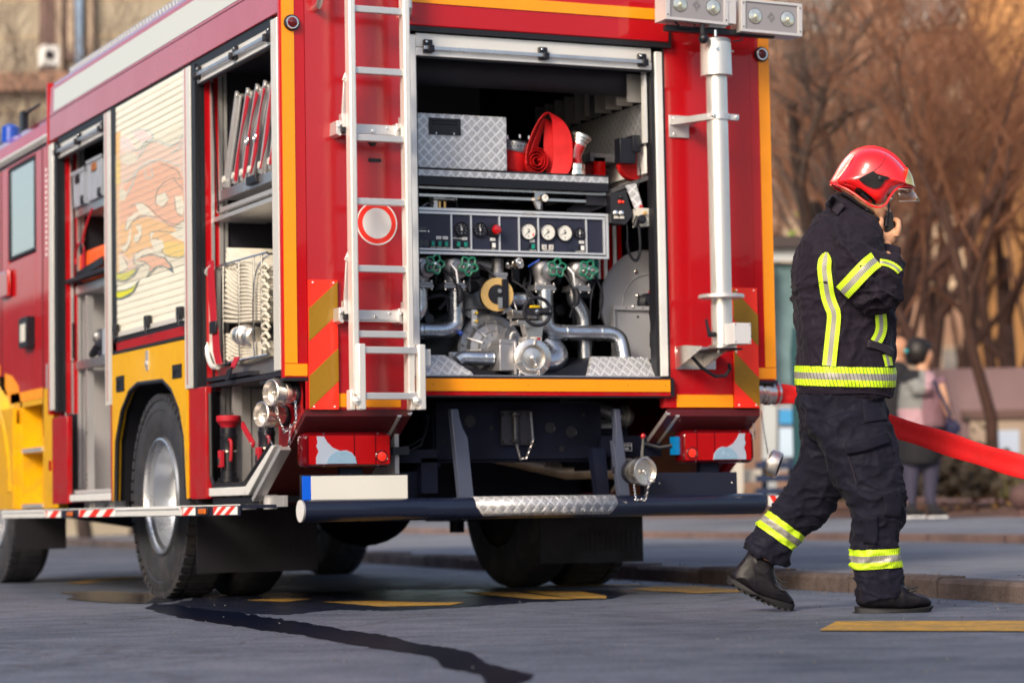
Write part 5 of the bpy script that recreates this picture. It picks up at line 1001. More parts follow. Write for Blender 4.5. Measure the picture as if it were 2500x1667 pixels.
# ------------------------------------------------------------------ loose equipment
# chequer-plate box on the shelf
bx = thing('tool_box', (-.32, .3, 1.99), 'chequer plate aluminium box with black recessed handle on the rear shelf', 'box')
m = MB(); m.box(-.600, -.093, .135, .55, 1.990, 2.243); m.build('case', M['tread_xz'], bx, bevel=.004)
m = MB(); t = .008; x0, x1, z0, z1 = -.487, -.328, 2.145, 2.222
for a in ((x0, x1, z0, z0+.012), (x0, x1, z1-.012, z1), (x0, x0+.012, z0+.012, z1-.012), (x1-.012, x1, z0+.012, z1-.012)): m.box(a[0], a[1], .128, .134, a[2], a[3])
m.box(x0+.01, x1-.01, .1325, .1345, z0+.01, z1-.01, 1); m.box(x0+.018, x1-.018, .128, .132, z1-.028, z1-.016); [m.cyl((x, .128, z0+.006), (x, .125, z0+.006), .004, 2, seg=8) for x in (x0+.035, x1-.035)]
m.build('handle', [M['black'], M['rubber_seal'], M['chrome']], bx, bevel=.001)
# rolled red hose standing on the shelf
hr = thing('fire_hose', (.13, .25, 1.99), 'flattened red fire hose rolled up with a standing loop on the shelf', 'hose')
m = MB()
def ribbon(m, pts, y0, y1, th, mm=0):
    P_ = [Vector(p) for p in pts]; n = len(P_); ring = []
    secs = []
    for i in range(n):
        t = (P_[min(i+1, n-1)]-P_[max(i-1, 0)]).normalized(); nn = V(-t.z, 0, t.x); w0 = V(0, y0, 0); w1 = V(0, y1, 0); p = V(P_[i].x, P_[i].y, P_[i].z)
        secs.append([p+w0+nn*th*.3, p+w0-nn*th*.3, p+V(0, (y0+y1)/2, 0)-nn*th, p+w1-nn*th*.3, p+w1+nn*th*.3, p+V(0, (y0+y1)/2, 0)+nn*th])
    m.sections(secs, mm)
sp = []
cx, cz = .078, 2.052
for i in range(90): a = R(i*13); r_ = .012+i*.00053; sp.append(V(cx+math.cos(a)*r_, .17, cz+math.sin(a)*r_*1.05))
ribbon(m, sp, 0, .075, .0028)
def wide(pts, ws, th):
    P_ = smooth_path([V(*p) for p in pts], 2); W_ = smooth_path([V(*q) for q in ws], 2); n = len(P_); secs = []
    for i in range(n):
        t = (P_[min(i+1, n-1)]-P_[max(i-1, 0)]).normalized(); w_ = W_[i]*.5; nn = t.cross(w_).normalized()*th
        secs.append([P_[i]-w_+nn*.4, P_[i]-w_-nn*.4, P_[i]-nn, P_[i]+w_-nn*.4, P_[i]+w_+nn*.4, P_[i]+nn])
    m.sections(secs)
wide([(.190, .17, 1.993), (.207, .165, 2.03), (.212, .165, 2.11), (.208, .168, 2.19), (.188, .172, 2.252), (.150, .178, 2.286), (.112, .182, 2.262), (.080, .184, 2.20), (.052, .184, 2.13), (.034, .182, 2.07), (.030, .18, 2.03)],
     [(.075, -.04, 0), (.082, -.04, 0), (.086, -.035, 0), (.082, -.03, 0), (.060, .01, 0), (.035, .05, 0), (.035, .06, 0), (.045, .055, 0), (.05, .05, 0), (.045, .05, 0), (.03, .05, 0)], .004)
wide([(.185, .215, 1.993), (.160, .20, 2.05), (.155, .20, 2.13), (.158, .2, 2.20), (.150, .2, 2.262), (.125, .2, 2.235), (.10, .2, 2.17), (.075, .2, 2.10), (.06, .2, 2.07)],
     [(.06, -.03, 0), (.05, -.02, 0), (.05, -.02, 0), (.05, -.01, 0), (.04, .04, 0), (.04, .05, 0), (.05, .05, 0), (.05, .05, 0), (.05, .05, 0)], .004)
m.build('hose', M['hose_red'], hr, smooth=60)
# second red roll behind and suction strainer
st = thing('suction_strainer', (-.02, .3, 1.99), 'round suction strainer with punched metal basket between box and red hose', 'strainer')
m = MB(); c = V(-.015, .27, 2.0)
m.lathe(c, (.15, -.2, 1), [(.05, 0, 1), (.065, .02, 1), (.070, .10, 1), (.075, .105, 0), (.078, .115, 0), (.078, .150, 0), (.070, .155, 0), (0, .155, 0)], seg=36)
for k in range(3):
    for i in range(30): a = 2*math.pi*(i+.5*(k % 2))/30; d = V(math.cos(a), math.sin(a), 0); q = c+V(.018, -.025, .117+k*.012)+d*.0775; m.cyl(q, q+d*.0012, .0040, 2, seg=6)
for a in (200, 260, 320): p = c+V(math.cos(R(a))*.06+.02, math.sin(R(a))*.06-.03, .155); m.cyl(p, p+V(0, 0, .016), .006, 0, seg=8)
m.build('basket', [M['galv'], M['hose_red'], M['black']], st)
# coupling adapters
ad = thing('pipe_adapter', (.29, .2, 1.99), 'red bent pipe adapter with chrome couplings standing beside the rolled hose', 'pipe adapter')
m = MB(); m.lathe(V(.290, .20, 1.990), (0,0,1), [(.045, 0, 0), (.048, .004, 0), (.048, .022, 0), (.043, .024, 0), (.043, .030, 0), (.047, .032, 0), (.047, .054, 0), (.038, .058, 0)], seg=32); m.build('coupling', M['chrome'], ad)
m = MB(); m.tube(smooth_path([V(.29, .20, 2.048), V(.285, .20, 2.075), V(.288, .2, 2.10), V(.305, .2, 2.13), V(.312, .2, 2.145)], 2), [.036]*17 if False else .036, 0, 24); m.build('body', M['lens_red'], ad)
m = MB(); d = V(.35, -.05, 1).normalized(); m.lathe(V(.308, .2, 2.135), d, [(.036, 0), (.036, .02), (.042, .022), (.042, .034), (.050, .036), (.050, .050), (.046, .056), (.0, .056)], seg=32); m.build('coupling', M['steel_warm'], ad)
# plank and folded brown board behind the box
wp = MB(); wp.obox((-.30, .9, 2.30), (.20, 0, .012), (0, .05, 0), (0, 0, .008)); wp.prism([V(-.42, .95, 2.30), V(-.20, .95, 2.31), (-.235, .95, 2.38), (-.30, .95, 2.36)], (0, .03, 0)); wp.build('wooden_wedge', M['wood'], org=(-.3, .9, 2.29), label='brown wooden wedge boards lying behind the chequer plate box', cat='wooden board')

# --- rear locker: folded stands on the top shelf
tops = [(.969, 2.435), (.803, 2.425), (.664, 2.42), (.550, 2.418), (.438, 2.418), (.33, 2.418)]
bots = [(1.178, 2.0), (1.031, 2.0), (.911, 2.0), (.793, 2.0), (.640, 2.0), (.50, 2.0)]
fr0 = None
FL = ['frontmost folded aluminium frame on the locker top shelf', 'second folded aluminium frame from the front with red webbing', 'third folded aluminium frame with a metal buckle on red webbing', 'fourth folded aluminium frame with red webbing hanging down', 'fifth folded aluminium frame leaning near the locker rear', 'rearmost folded aluminium frame beside the orange corner tape']
for i, ((yt, zt), (yb, zb)) in enumerate(zip(tops, bots)):
    o = thing('folded_frame', (-1.0, yb-.05, 1.99), FL[i], 'folding frame', 'folded aluminium frames on the locker shelf')
    A = V(-1.15, yt-.03, zt); B = V(-1.15, yb-.03, zb); d = (A-B).normalized(); m = MB(); sd = V(0, d.z, -d.y)
    for x in (-1.14, -.80):
        m.obox((A+B)/2+V(x+1.15, 0, 0), V(.008, 0, 0), sd*.014, d*(A-B).length/2); m.obox((A+B)/2+V(x+1.15+.010, 0, 0)-sd*.028, V(.006, 0, 0), sd*.012, d*((A-B).length/2-.01))
    m.cyl(A+V(0, 0, -.02), A+V(.35, 0, -.02), .011); m.cyl(B+V(0, 0, .03), B+V(.35, 0, .03), .011); m.build('frame', M['alu_soft'], o, bevel=.003)
    m = MB(); m.cyl(B+V(-.005, -.015, .035), B+V(.3, -.015, .035), .017, 0, seg=12); m.build('foot_bar', M['cream_plastic'], o)
    if i:
        m = MB(); ps = [A.lerp(B, t)+sd*(-.040-.012*math.sin(t*7+i))+V(-.006, 0, 0) for t in (.05, .2, .35, .5, .65, .8, .93)]
        secs = []
        for j, p in enumerate(ps): w_ = .014+.010*math.sin(j*1.3+i); secs.append([p+sd*w_, p-sd*w_, p-sd*w_+V(.004, 0, 0), p+sd*w_+V(.004, 0, 0)])
        m.sections(secs); m.build('webbing', M['strap'], o, smooth=50)
        if i in (2, 3): m = MB(); c = A.lerp(B, .55)+sd*-.035+V(-.012, 0, 0); m.torus(c, (1, 0, 0), .018, .004, 0, 14, 6); m.build('buckle', M['chrome'], o)
m = MB(); m.box(-1.17, -1.14, .60, .74, 1.955, 1.995); P('shelf_grip', m, M['black'], bevel=.004)
# basket with cream hose
bk = thing('wire_basket', (-1.0, .75, 1.13), 'wire basket packed with folded cream hose in the rear locker', 'basket')
m = MB(); xf = -1.19
def wire(p, r_=.005): m.tube(smooth_path([V(*q) for q in p], 2), r_, 0, 8)
wire([(xf, 1.13, 1.14), (xf, .38, 1.14)]); wire([(xf, 1.13, 1.605), (xf, 1.0, 1.612), (xf, .38, 1.605)], .006)
for y in (1.03, .79, .57, .46): wire([(xf, y, 1.14), (xf-.004, y, 1.35), (xf, y, 1.605)], .0045)
wire([(xf, .56, 1.14), (xf-.01, .555, 1.2), (xf-.01, .55, 1.5), (xf+.02, .50, 1.60), (xf+.1, .45, 1.62)], .006)
for y in (.38, 1.12): wire([(xf, y, 1.60), (-.8, y, 1.60)]); 
for y in (.9, .7): wire([(-.85, y, 1.14), (-.85, y, 1.60)], .004)
wire([(-.85, 1.1, 1.6), (-.85, .38, 1.6)]); m.build('wire_frame', M['chrome'], bk)
m = MB()
ring = smooth_path([V(xf-.01, 1.16, 1.62), V(xf-.01, 1.27, 1.60), V(xf-.01, 1.29, 1.54), V(xf-.01, 1.28, 1.22), V(xf-.01, 1.20, 1.13), V(xf-.01, 1.10, 1.125)], 3)
m.tube([p for p in ring], .013, 0, 10); m.prism([V(xf, 1.14, 1.60), V(xf, 1.27, 1.58), V(xf, 1.26, 1.22), V(xf, 1.17, 1.14), V(xf, 1.13, 1.14)], (.02, 0, 0)); m.build('side_plate', M['alu_white'], bk)
m = MB(); 
ps = [(1.165, 1.645), (1.15, 1.5), (1.125, 1.34), (1.10, 1.30), (1.085, 1.2), (1.045, 1.138)]
secs = [[V(xf-.022, y+.048, z), V(xf-.022, y-.048, z-.004), V(xf-.018, y-.048, z-.004), V(xf-.018, y+.048, z)] for y, z in ps]; m.sections(secs[::-1]); 
m.prism([V(xf-.02, .80, 1.155), V(xf-.02, .72, 1.15), V(xf-.035, .76, 1.10), V(xf-.035, .86, 1.08)], (-.004, 0, 0)); m.build('strap', M['strap'], bk)
m = MB(); m.box(xf-.034, xf-.022, 1.055, 1.155, 1.285, 1.345); m.prism([V(xf-.042, .84, 1.095), V(xf-.042, .76, 1.11), V(xf-.042, .80, 1.05), V(xf-.042, .87, 1.04)], (-.008, 0, 0)); m.build('buckle', M['black'], bk, bevel=.004)
hs = thing('cream_hose', (-1.0, .75, 1.135), 'cream canvas hose folded in many layers inside the wire basket', 'hose')
m = MB()
def fold(pts, th, x0=-1.18, x1=-.90):
    P_ = smooth_path([V(0, y, z) for y, z in pts], 2); n = len(P_); secs = []
    for i in range(n):
        t = (P_[min(i+1, n-1)]-P_[max(i-1, 0)]).normalized(); nn = V(0, -t.z, t.y); secs.append([P_[i]+V(x, 0, 0)+nn*k for x, k in ((x0+.006, th), (x0, th*.45), (x0, -th*.45), (x0+.006, -th), (x1, -th), (x1, th))])
    m.sections(secs)
for i in range(15):
    z = 1.325+i*.0178; a = i*.0022
    fold([(1.075-a*2, z+.02+a*3), (.98, z+.010+a*2), (.85, z+.001), (.72, z-.004), (.62, z-.008-a), (.50, z-.014-a*2), (.44, z-.02)], .0078)
for i in range(7):
    z = 1.20+i*-.003; d = i*.0165
    fold([(1.04, 1.275-d*1.1), (.98, 1.262-d*1.2), (.90, 1.235-d*1.05), (.80, 1.215-d*.9), (.68, 1.205-d*.75), (.52, 1.200-d*.6), (.44, 1.20-d*.55)], .0075)
fold([(1.0, 1.16), (.94, 1.175), (.86, 1.15), (.78, 1.145), (.6, 1.148)], .008)
fold([(1.08, 1.60), (1.05, 1.598), (.97, 1.59), (.90, 1.572), (.78, 1.60), (.65, 1.565), (.55, 1.52)], .009)
m.build('folded_hose', M['hose_cream'], hs, smooth=45)
m = MB(); m.lathe(V(-1.16, .86, 1.262), (0, -1, -.12), [(.035, -.06, 1), (.036, 0, 1), (.046, .004, 0), (.046, .05, 0), (.055, .055, 0), (.055, .085, 0), (.045, .09, 0), (.050, .10, 0), (.056, .105, 0), (.056, .13, 0), (.044, .14, 0), (.050, .15, 0), (.050, .22, 0), (.040, .23, 0)], seg=28); m.build('coupling', [M['steel_warm'], M['hose_cream']], hs)
m = MB()
for j in range(9):
    rr_ = smooth_path([V(-1.185+.006*j % .02, .415+.01*math.sin(j), 1.16+j*.045), V(-1.2, .45, 1.18+j*.045), V(-1.19, .40, 1.20+j*.045), V(-1.18, .38, 1.17+j*.045)], 2); m.tube(rr_, .008, 0, 8)
m.build('rope_edge', M['hose_cream'], hs)
# branch pipes (nozzles)
def nozzle(y, x, z0, lab):
    t = thing('fire_nozzle', (x, y, z0), lab, 'nozzle', 'nozzles standing in the rear locker'); c = V(x, y, z0)
    m = MB(); m.lathe(c+V(0, 0, .255), (0,0,1), [(.035, 0), (.037, .006), (.052, .028), (.060, .034), (.061, .056), (.056, .062), (.048, .060), (.044, .05), (0, .05)], seg=12); m.build('nozzle_head', M['strap'], t, bevel=.002)
    m = MB(); m.lathe(c, (0,0,1), [(.048, 0, 0), (.048, .018, 0), (.040, .02, 0), (.040, .05, 0), (.034, .052, 0), (.036, .10, 0), (.036, .14, 0), (.040, .142, 1), (.040, .150, 1), (.038, .152, 0), (.038, .20, 0), (.041, .205, 0), (.041, .225, 0), (.036, .23, 0), (.036, .26, 0)], seg=28)
    for a in (60, 180, 300): m.box(c.x+math.cos(R(a))*.045-.008, c.x+math.cos(R(a))*.045+.008, c.y+math.sin(R(a))*.045-.01, c.y+math.sin(R(a))*.045+.01, c.z-.0, c.z+.02)
    m.build('barrel', [M['black'], M['chrome']], t)
    m = MB(); m.box(c.x-.055, c.x-.034, c.y-.036, c.y+.004, c.z+.07, c.z+.15, 0); m.box(c.x-.060, c.x-.055, c.y-.028, c.y-.006, c.z+.08, c.z+.115, 1); m.build('grip', [M['strap'], M['black']], t, bevel=.006)
    for s in (-1, 1): m = MB(); m.tube(smooth_path([c+V(-.01, s*.04, .20), c+V(-.01, s*.068, .195), c+V(-.01, s*.068, .14), c+V(-.01, s*.058, .10)], 2), .008, 0, 8); m.build('bail', M['strap'], t)
    return t
nozzle(1.03, -1.17, .572, 'red-headed black nozzle standing at the front of the rear locker'); nozzle(.62, -1.12, .575, 'red-headed black nozzle standing behind the first one, near the hose couplings')
m = MB(); m.obox((-1.15, .80, .79), (.006, 0, 0), V(0, .085, .052), V(0, -.008, .013)); m.cyl((-1.158, .73, .745), (-1.163, .73, .745), .007, 1, seg=8); P('nozzle_clamp', m, [M['strap'], M['chrome']], bevel=.003)
# front locker: crates, bag, tool
for i, (ya, yb, zt) in enumerate(((3.99, 3.665, 2.43), (3.625, 3.29, 2.455))):
    t = thing('storage_crate', (-1.0, (ya+yb)/2, 2.217), ('grey plastic crate at the front end of the upper shelf', 'grey plastic crate beside it, nearer the flame shutter')[i], 'crate', 'grey crates on the upper shelf')
    yb, ya = sorted((ya, yb)); m = MB(); x0, x1 = -1.165, -.86; z0 = 2.218
    for a in ((x0, x0+.008, yb+.01, ya-.01, z0, zt), (x1-.008, x1, yb+.01, ya-.01, z0, zt), (x0+.008, x1-.008, yb+.01, yb+.018, z0, zt), (x0+.008, x1-.008, ya-.018, ya-.01, z0, zt), (x0+.008, x1-.008, yb+.018, ya-.018, z0, z0+.008)): m.box(*a)
    m.box(x0-.008, x0, yb, ya, zt-.02, zt); 
    for y in (yb+.02, (ya+yb)/2-.07, (ya+yb)/2+.07, ya-.02): m.box(x0-.006, x0, y-.005, y+.005, z0+.01, zt-.021)
    m.box(x0-.009, x0, (ya+yb)/2-.05, (ya+yb)/2+.05, zt-.075, zt-.03, 1); m.box(x0-.014, x0-.002, yb+.02, yb+.07, z0, z0+.05, 2)
    m.build('crate_body', [M['crate_grey'], M['black'] if i == 0 else M['wood'], M['black']], t, bevel=.002)
bg_ = thing('rescue_bag', (-1.05, 3.57, 1.765), 'orange rescue bag with red lanyard on the middle shelf', 'bag')
m = MB(); m.box(-1.16, -.85, 3.29, 3.86, 1.768, 1.955); m.build('bag', M['orange_bag'], bg_, bevel=.035)
m = MB(); m.tube(smooth_path([V(-1.17, 3.72, 1.77), V(-1.175, 3.70, 1.9), V(-1.18, 3.68, 2.0), V(-1.18, 3.60, 2.08), V(-1.17, 3.5, 2.165)], 2), .007, 0, 6); m.tube(smooth_path([V(-1.175, 3.70, 1.98), V(-1.18, 3.79, 2.0), V(-1.17, 3.88, 1.93), V(-1.17, 3.86, 1.88)], 2), .008, 0, 6); m.box(-1.178, -1.172, 3.66, 3.70, 1.77, 1.97); m.build('lanyard', M['strap'], bg_)
m = MB(); m.sph((-1.175, 3.70, 1.965), .03, 0, 12, 8, (.6, 1, 1.6)); m.obox((-1.175, 3.55, 1.83), (.004, 0, 0), V(0, .30, -.02), V(0, 0, .022)); m.build('black_strap', M['black'], bg_)
dr = thing('power_tool', (-1.1, 3.55, 1.325), 'dark hand tool lying on the lowest shelf of the front locker', 'tool')
m = MB(); m.tube([V(-1.1, 3.80, 1.35), V(-1.1, 3.70, 1.37), V(-1.1, 3.60, 1.40), V(-1.1, 3.52, 1.43)], [.02, .028, .03, .03], 0, 12); m.build('handle', M['rubber'], dr)
m = MB(); m.lathe(V(-1.1, 3.56, 1.42), (-.3, -1, .1), [(.03, 0, 0), (.042, .03, 0), (.042, .08, 0), (.05, .085, 0), (.05, .10, 0), (.03, .11, 0)], seg=24); m.box(-1.14, -1.06, 3.36, 3.50, 1.325, 1.36); m.box(-1.15, -1.05, 3.28, 3.37, 1.326, 1.47, 1); m.build('tool_head', [M['navy'], M['crate_grey']], dr)
# ------------------------------------------------------------------ people
def ring(px, py, k, wpx, dm, ang=0, n=20, e=2.4):
    c = pt('k%f' % k, px, py); a = R(ang); ax = RT*math.cos(a)-UP*math.sin(a); o = []
    for i in range(n):
        t = 2*math.pi*i/n; ct, st = math.cos(t), math.sin(t)
        o.append(c + ax*(math.copysign(abs(ct)**(2/e), ct)*wpx*k/FPX) + FW*(math.copysign(abs(st)**(2/e), st)*dm))
    return o
def inflate(m, pts, axis, W_, N=8, c=None, p=2.2, mm=0):
    P_ = [Vector(q) for q in pts]; c = c or sum(P_, Vector())/len(P_); secs = []
    for j in range(N+1):
        t = -math.cos(math.pi*j/N); s = max(.03, (1-abs(t)**p))**(1/p) if abs(t) < 1 else .03
        secs.append([c+(q-c)*s+axis*(W_*t) for q in P_])
    m.sections(secs, mm)
def dense(pts, n=2, closed=True):
    q = [Vector(p) for p in pts]
    for _ in range(n):
        r = []
        for i in range(len(q)): a, b = q[i], q[(i+1) % len(q)]; r += [a*.75+b*.25, a*.25+b*.75]
        q = r
    return q
def Q(off, s, pts, k): return [pt('k%f' % k, off[0]+x/s, off[1]+y/s) for x, y in pts]
def fused(name, mb, mt, parent, voxel=.008, sm=3, fold=None):
    me = bpy.data.meshes.new('t'); me.from_pydata(mb.v, [], mb.f); ob = bpy.data.objects.new('t', me); COL.objects.link(ob)
    r = ob.modifiers.new('r', 'REMESH'); r.mode = 'VOXEL'; r.voxel_size = voxel
    s = ob.modifiers.new('s', 'SMOOTH'); s.factor = .5; s.iterations = sm
    dg = bpy.context.evaluated_depsgraph_get(); dg.update(); out = bpy.data.meshes.new_from_object(ob.evaluated_get(dg)); bpy.data.objects.remove(ob); bpy.data.meshes.remove(me)
    if fold:
        nr = [v.normal.copy() for v in out.vertices]
        for v, n in zip(out.vertices, nr): v.co = v.co + n*fold(v.co)
    if not isinstance(mt, (list, tuple)): mt = [mt]
    out.name = name; out.materials.clear(); [out.materials.append(x) for x in mt]
    o0 = ORG[parent]; out.shade_smooth()
    bv = BVHTree.FromPolygons([v.co.copy() for v in out.vertices], [tuple(p.vertices) for p in out.polygons])
    world = out.copy(); out.transform(Matrix.Translation(-o0))
    ob = bpy.data.objects.new(name, out); COL.objects.link(ob); ob.parent = parent; ORG[ob] = o0
    return ob, bv, world
def rid(p, f, seed=0):
    q = Vector((p.x*f[0]+seed, p.y*f[1]+.3*p.z*f[0], p.z*f[2]+.35*p.x*f[0])); w_ = noise.noise(q*.5)*.8; return max(0, 1-abs(noise.noise(q+Vector((w_, w_, w_))))*3.4)**1.5*1.5-.35
def band(world, c, n, half, rad, parent, mt, name='reflective_band', off=.0035):
    bm = bmesh.new(); bm.from_mesh(world); c = Vector(c); n = Vector(n).normalized()
    far = [v for v in bm.verts if (v.co-c).length > rad]; bmesh.ops.delete(bm, geom=far, context='VERTS')
    for s in (1, -1):
        g = bm.verts[:]+bm.edges[:]+bm.faces[:]; bmesh.ops.bisect_plane(bm, geom=g, plane_co=c+n*(half*s), plane_no=n*s, clear_outer=True)
    bm.normal_update(); nv = {v: v.normal.copy() for v in bm.verts}
    for v, q in nv.items(): v.co += q*off
    u = n.cross(Vector((0, 0, 1)) if abs(n.z) < .8 else Vector((1, 0, 0))).normalized(); w = n.cross(u); ly = bm.loops.layers.uv.new('UVMap')
    for f in bm.faces:
        a0 = None
        for l in f.loops:
            d = l.vert.co-c; a = math.atan2(d.dot(w), d.dot(u))
            if a0 is None: a0 = a
            while a-a0 > math.pi: a -= 2*math.pi
            while a-a0 < -math.pi: a += 2*math.pi
            l[ly].uv = (a*.115, d.dot(n)/half)
    me = bpy.data.meshes.new(name); bm.to_mesh(me); bm.free(); me.materials.clear(); me.materials.append(mt); me.transform(Matrix.Translation(-ORG[parent])); me.shade_smooth()
    ob = bpy.data.objects.new(name, me); COL.objects.link(ob); ob.parent = parent; ORG[ob] = ORG[parent]; return ob
def strip(bvs, line, hw, parent, mt, name='reflective_band', off=.005, na=7, thick=0):
    """a strip sewn on the cloth: grid of points found on the cloth surface"""
    L_ = smooth_path([Vector((x, y, 0)) for x, y in line], 1); vs, uv = [], []; s = 0; n = len(L_)
    for i, p in enumerate(L_):
        t = (L_[min(i+1, n-1)]-L_[max(i-1, 0)]).normalized(); q = Vector((-t.y, t.x, 0))
        if i: s += (p-L_[i-1]).length/624
        for j in range(na):
            a = -1+2*j/(na-1); w_ = hw if not callable(hw) else hw(i/(n-1)); x, y = p.x+q.x*w_*a, p.y+q.y*w_*a
            o = pt('k9', x, y); d = (o-CAM).normalized(); hit = None
            for bv in bvs:
                h = bv.ray_cast(o, d)
                if h[0] is not None and (hit is None or h[3] < hit[3]): hit = h
            if hit is None: hit = (pt('k9.75', x, y), -d, 0, 0)
            vs.append(hit[0]-d*off); uv.append((s, a))
    for _ in range(2):   # the tape bridges the small creases
        o_ = vs[:]
        for i in range(n):
            for j in range(na):
                c = i*na+j; nb = [o_[q] for q in ([c-1] if j else [])+([c+1] if j < na-1 else [])+([c-na] if i else [])+([c+na] if i < n-1 else [])]; dep = sum((q-CAM).dot(FW) for q in nb)/len(nb); me_ = (o_[c]-CAM).dot(FW); k = min(me_, me_*.4+dep*.6)-.0006; vs[c] = CAM+(o_[c]-CAM)*(k/me_)
    fs = [(i*na+j, i*na+j+1, (i+1)*na+j+1, (i+1)*na+j) for i in range(n-1) for j in range(na-1)]
    me = bpy.data.meshes.new(name); me.from_pydata([v-ORG[parent] for v in vs], [], fs); me.materials.append(mt); ly = me.uv_layers.new(name='UVMap')
    for l in me.loops: ly.data[l.index].uv = uv[l.vertex_index]
    me.shade_smooth(); ob = bpy.data.objects.new(name, me); COL.objects.link(ob); ob.parent = parent; ORG[ob] = ORG[parent]
    if thick: md = ob.modifiers.new('s', 'SOLIDIFY'); md.thickness = thick; md.offset = 0
    return ob
def hivis():
    m = bpy.data.materials.new('hivis'); m.use_nodes = True; nt = m.node_tree; N = nt.nodes; L = nt.links; b = N['Principled BSDF']; b.inputs['Roughness'].default_value = .5
    tc = N.new('ShaderNodeTexCoord'); sp = N.new('ShaderNodeSeparateXYZ'); L.new(tc.outputs['UV'], sp.inputs[0]); u, v = sp.outputs[0], sp.outputs[1]
    F = lambda op, a, b_=None: math_node(nt, op, a, b_)
    mid = F('LESS_THAN', F('ABSOLUTE', v), .34); edge = F('GREATER_THAN', F('ABSOLUTE', v), .93)
    ln_ = F('GREATER_THAN', F('SINE', F('ADD', F('MULTIPLY', u, 2*math.pi/.0085), F('MULTIPLY', v, 4.5))), .62)
    m1 = N.new('ShaderNodeMix'); m1.data_type = 'RGBA'; m1.inputs[6].default_value = (.60, .88, .012, 1); m1.inputs[7].default_value = (.36, .34, .33, 1); L.new(mid, m1.inputs[0])
    m2 = N.new('ShaderNodeMix'); m2.data_type = 'RGBA'; m2.inputs[7].default_value = (.10, .12, .03, 1); L.new(F('MULTIPLY', ln_, .75), m2.inputs[0]); L.new(m1.outputs[2], m2.inputs[6])
    L.new(m2.outputs[2], b.inputs['Base Color']); L.new(F('MULTIPLY', mid, .35), b.inputs['Metallic']); return m
M['hivis'] = hivis()
mk('cloth', (.014, .0105, .019), .75, spec=.15, bump=.35, bscale=500, bdist=.0006, var=.12, vscale=14, sheen=.04)
mk('cloth_grey', (.021, .017, .026), .7, spec=.2, bump=.3, bscale=500, bdist=.0006, var=.08, vscale=14, sheen=.05)
mk('cloth_pants', (.0075, .0072, .016), .75, spec=.15, bump=.35, bscale=500, bdist=.0006, var=.15, vscale=12, sheen=.03)
mk('skin', (.52, .27, .16), .45, var=.08, vscale=30, spec=.4)
mk('hair', (.012, .008, .007), .5, bump=.5, bscale=60)
mk('boot', (.007, .006, .009), .45, spec=.3, var=.3, vscale=18, bump=.3, bscale=60, bdist=.002)
mk('sole', (.010, .010, .012), .7, var=.3)
mk('helmet', (.80, .010, .012), .25, coat=1, coat_ior=1.5, var=.03)
mk('plastic_black', (.010, .009, .010), .35)
M['visor'] = mat('visor', (.95, .95, .93), .03, trans=1, ior=1.02, spec=.4, coat=.6)
M['visor_gold'] = mat('visor_gold', (.85, .62, .25), .12, metal=.9)

K0 = 9.85
FF = thing('person', pt('z0', 2150, 1490), 'firefighter in dark turnout gear and red helmet walking past and speaking into a handheld radio', 'person')
# jacket
m = MB()
tor = [(2063, 972, 116, .17), (2064, 940, 121, .185), (2064, 890, 121, .19), (2060, 840, 120, .19), (2060, 800, 120, .19), (2060, 750, 122, .195), (2058, 700, 121, .20), (2054, 650, 114, .21), (2056, 610, 106, .225), (2064, 575, 98, .22), (2075, 545, 84, .18), (2085, 522, 66, .12), (2092, 505, 52, .085)]
m.sections([ring(x, y, K0, w_, d, ang=0 if y > 620 else (640-y)*.12, n=26) for x, y, w_, d in tor])
m.sections([ring(2078, 535, K0, 62, .10, 16), ring(2070, 515, K0, 50, .098, 22), ring(2060, 498, K0, 38, .095, 26)])
inflate(m, dense([pt('k9.66', x, y) for x, y in ((2028, 600), (2060, 574), (2100, 584), (2135, 610), (2152, 618), (2190, 618), (2200, 650), (2206, 690), (2201, 725), (2188, 752), (2160, 765), (2114, 767), (2080, 745), (2050, 712), (2030, 660))], 1), FW, .088, 10, p=2.4)   # collar root
# near sleeve
m.sections([ring(2060, 600, 9.70, 58, .095, 40), ring(2085, 632, 9.66, 62, .095, 44), ring(2112, 665, 9.64, 62, .085, 40), ring(2138, 700, 9.63, 60, .08, 30), ring(2152, 722, 9.63, 50, .07, 10)])
m.sections([ring(2128, 745, 9.66, 26, .05, -30), ring(2142, 724, 9.64, 58, .075, -22), ring(2158, 700, 9.66, 48, .070, -15), ring(2166, 670, 9.70, 42, .062, -6), ring(2166, 640, 9.75, 38, .055, 0), ring(2163, 617, 9.79, 33, .048, 4)])
# far sleeve
m.tube([pt('k10.02', 2050, 590), pt('k10.10', 1992, 670), pt('k10.12', 1975, 732), pt('k10.12', 2020, 800), pt('k10.10', 2060, 850)], [.085, .075, .070, .062, .055], 0, 18)
def jfold(p):
    d = .009*rid(p, (5, 5, 4))+.006*rid(p, (10, 10, 9), 7)+.0028*rid(p, (22, 22, 26), 3)
    el = pt('k9.64', 2150, 735); e = math.exp(-((p-el).length/.13)**2); d += e*.012*rid(p, (16, 16, 20), 5)
    wa = math.exp(-((p.z-pt('k9.85', 2060, 720).z)/.09)**2); d += wa*.007*rid(p, (4, 4, 16), 9)
    return (d-.004)*min(1, .2+abs((p-hemc).dot(UP))/.09)
hemc = pt('k9.85', 2064, 918)
jk, jbv, jw = fused('jacket', m, M['cloth'], FF, .0065, 3, jfold)
n_up = V(0, 0, 1); hemc = pt('k9.85', 2064, 918); band(jw, hemc, UP+RT*.02, .0375, .42, jk, M['hivis'])
m_ = (pt('k9.66', 2112, 678)); a_ = (pt('k9.66', 2150, 722)-pt('k9.66', 2075, 620)).normalized()
strip([jbv], [(2139, 633), (2120, 648), (2100, 668), (2080, 690), (2056, 715)], 21, jk, M['hivis'])
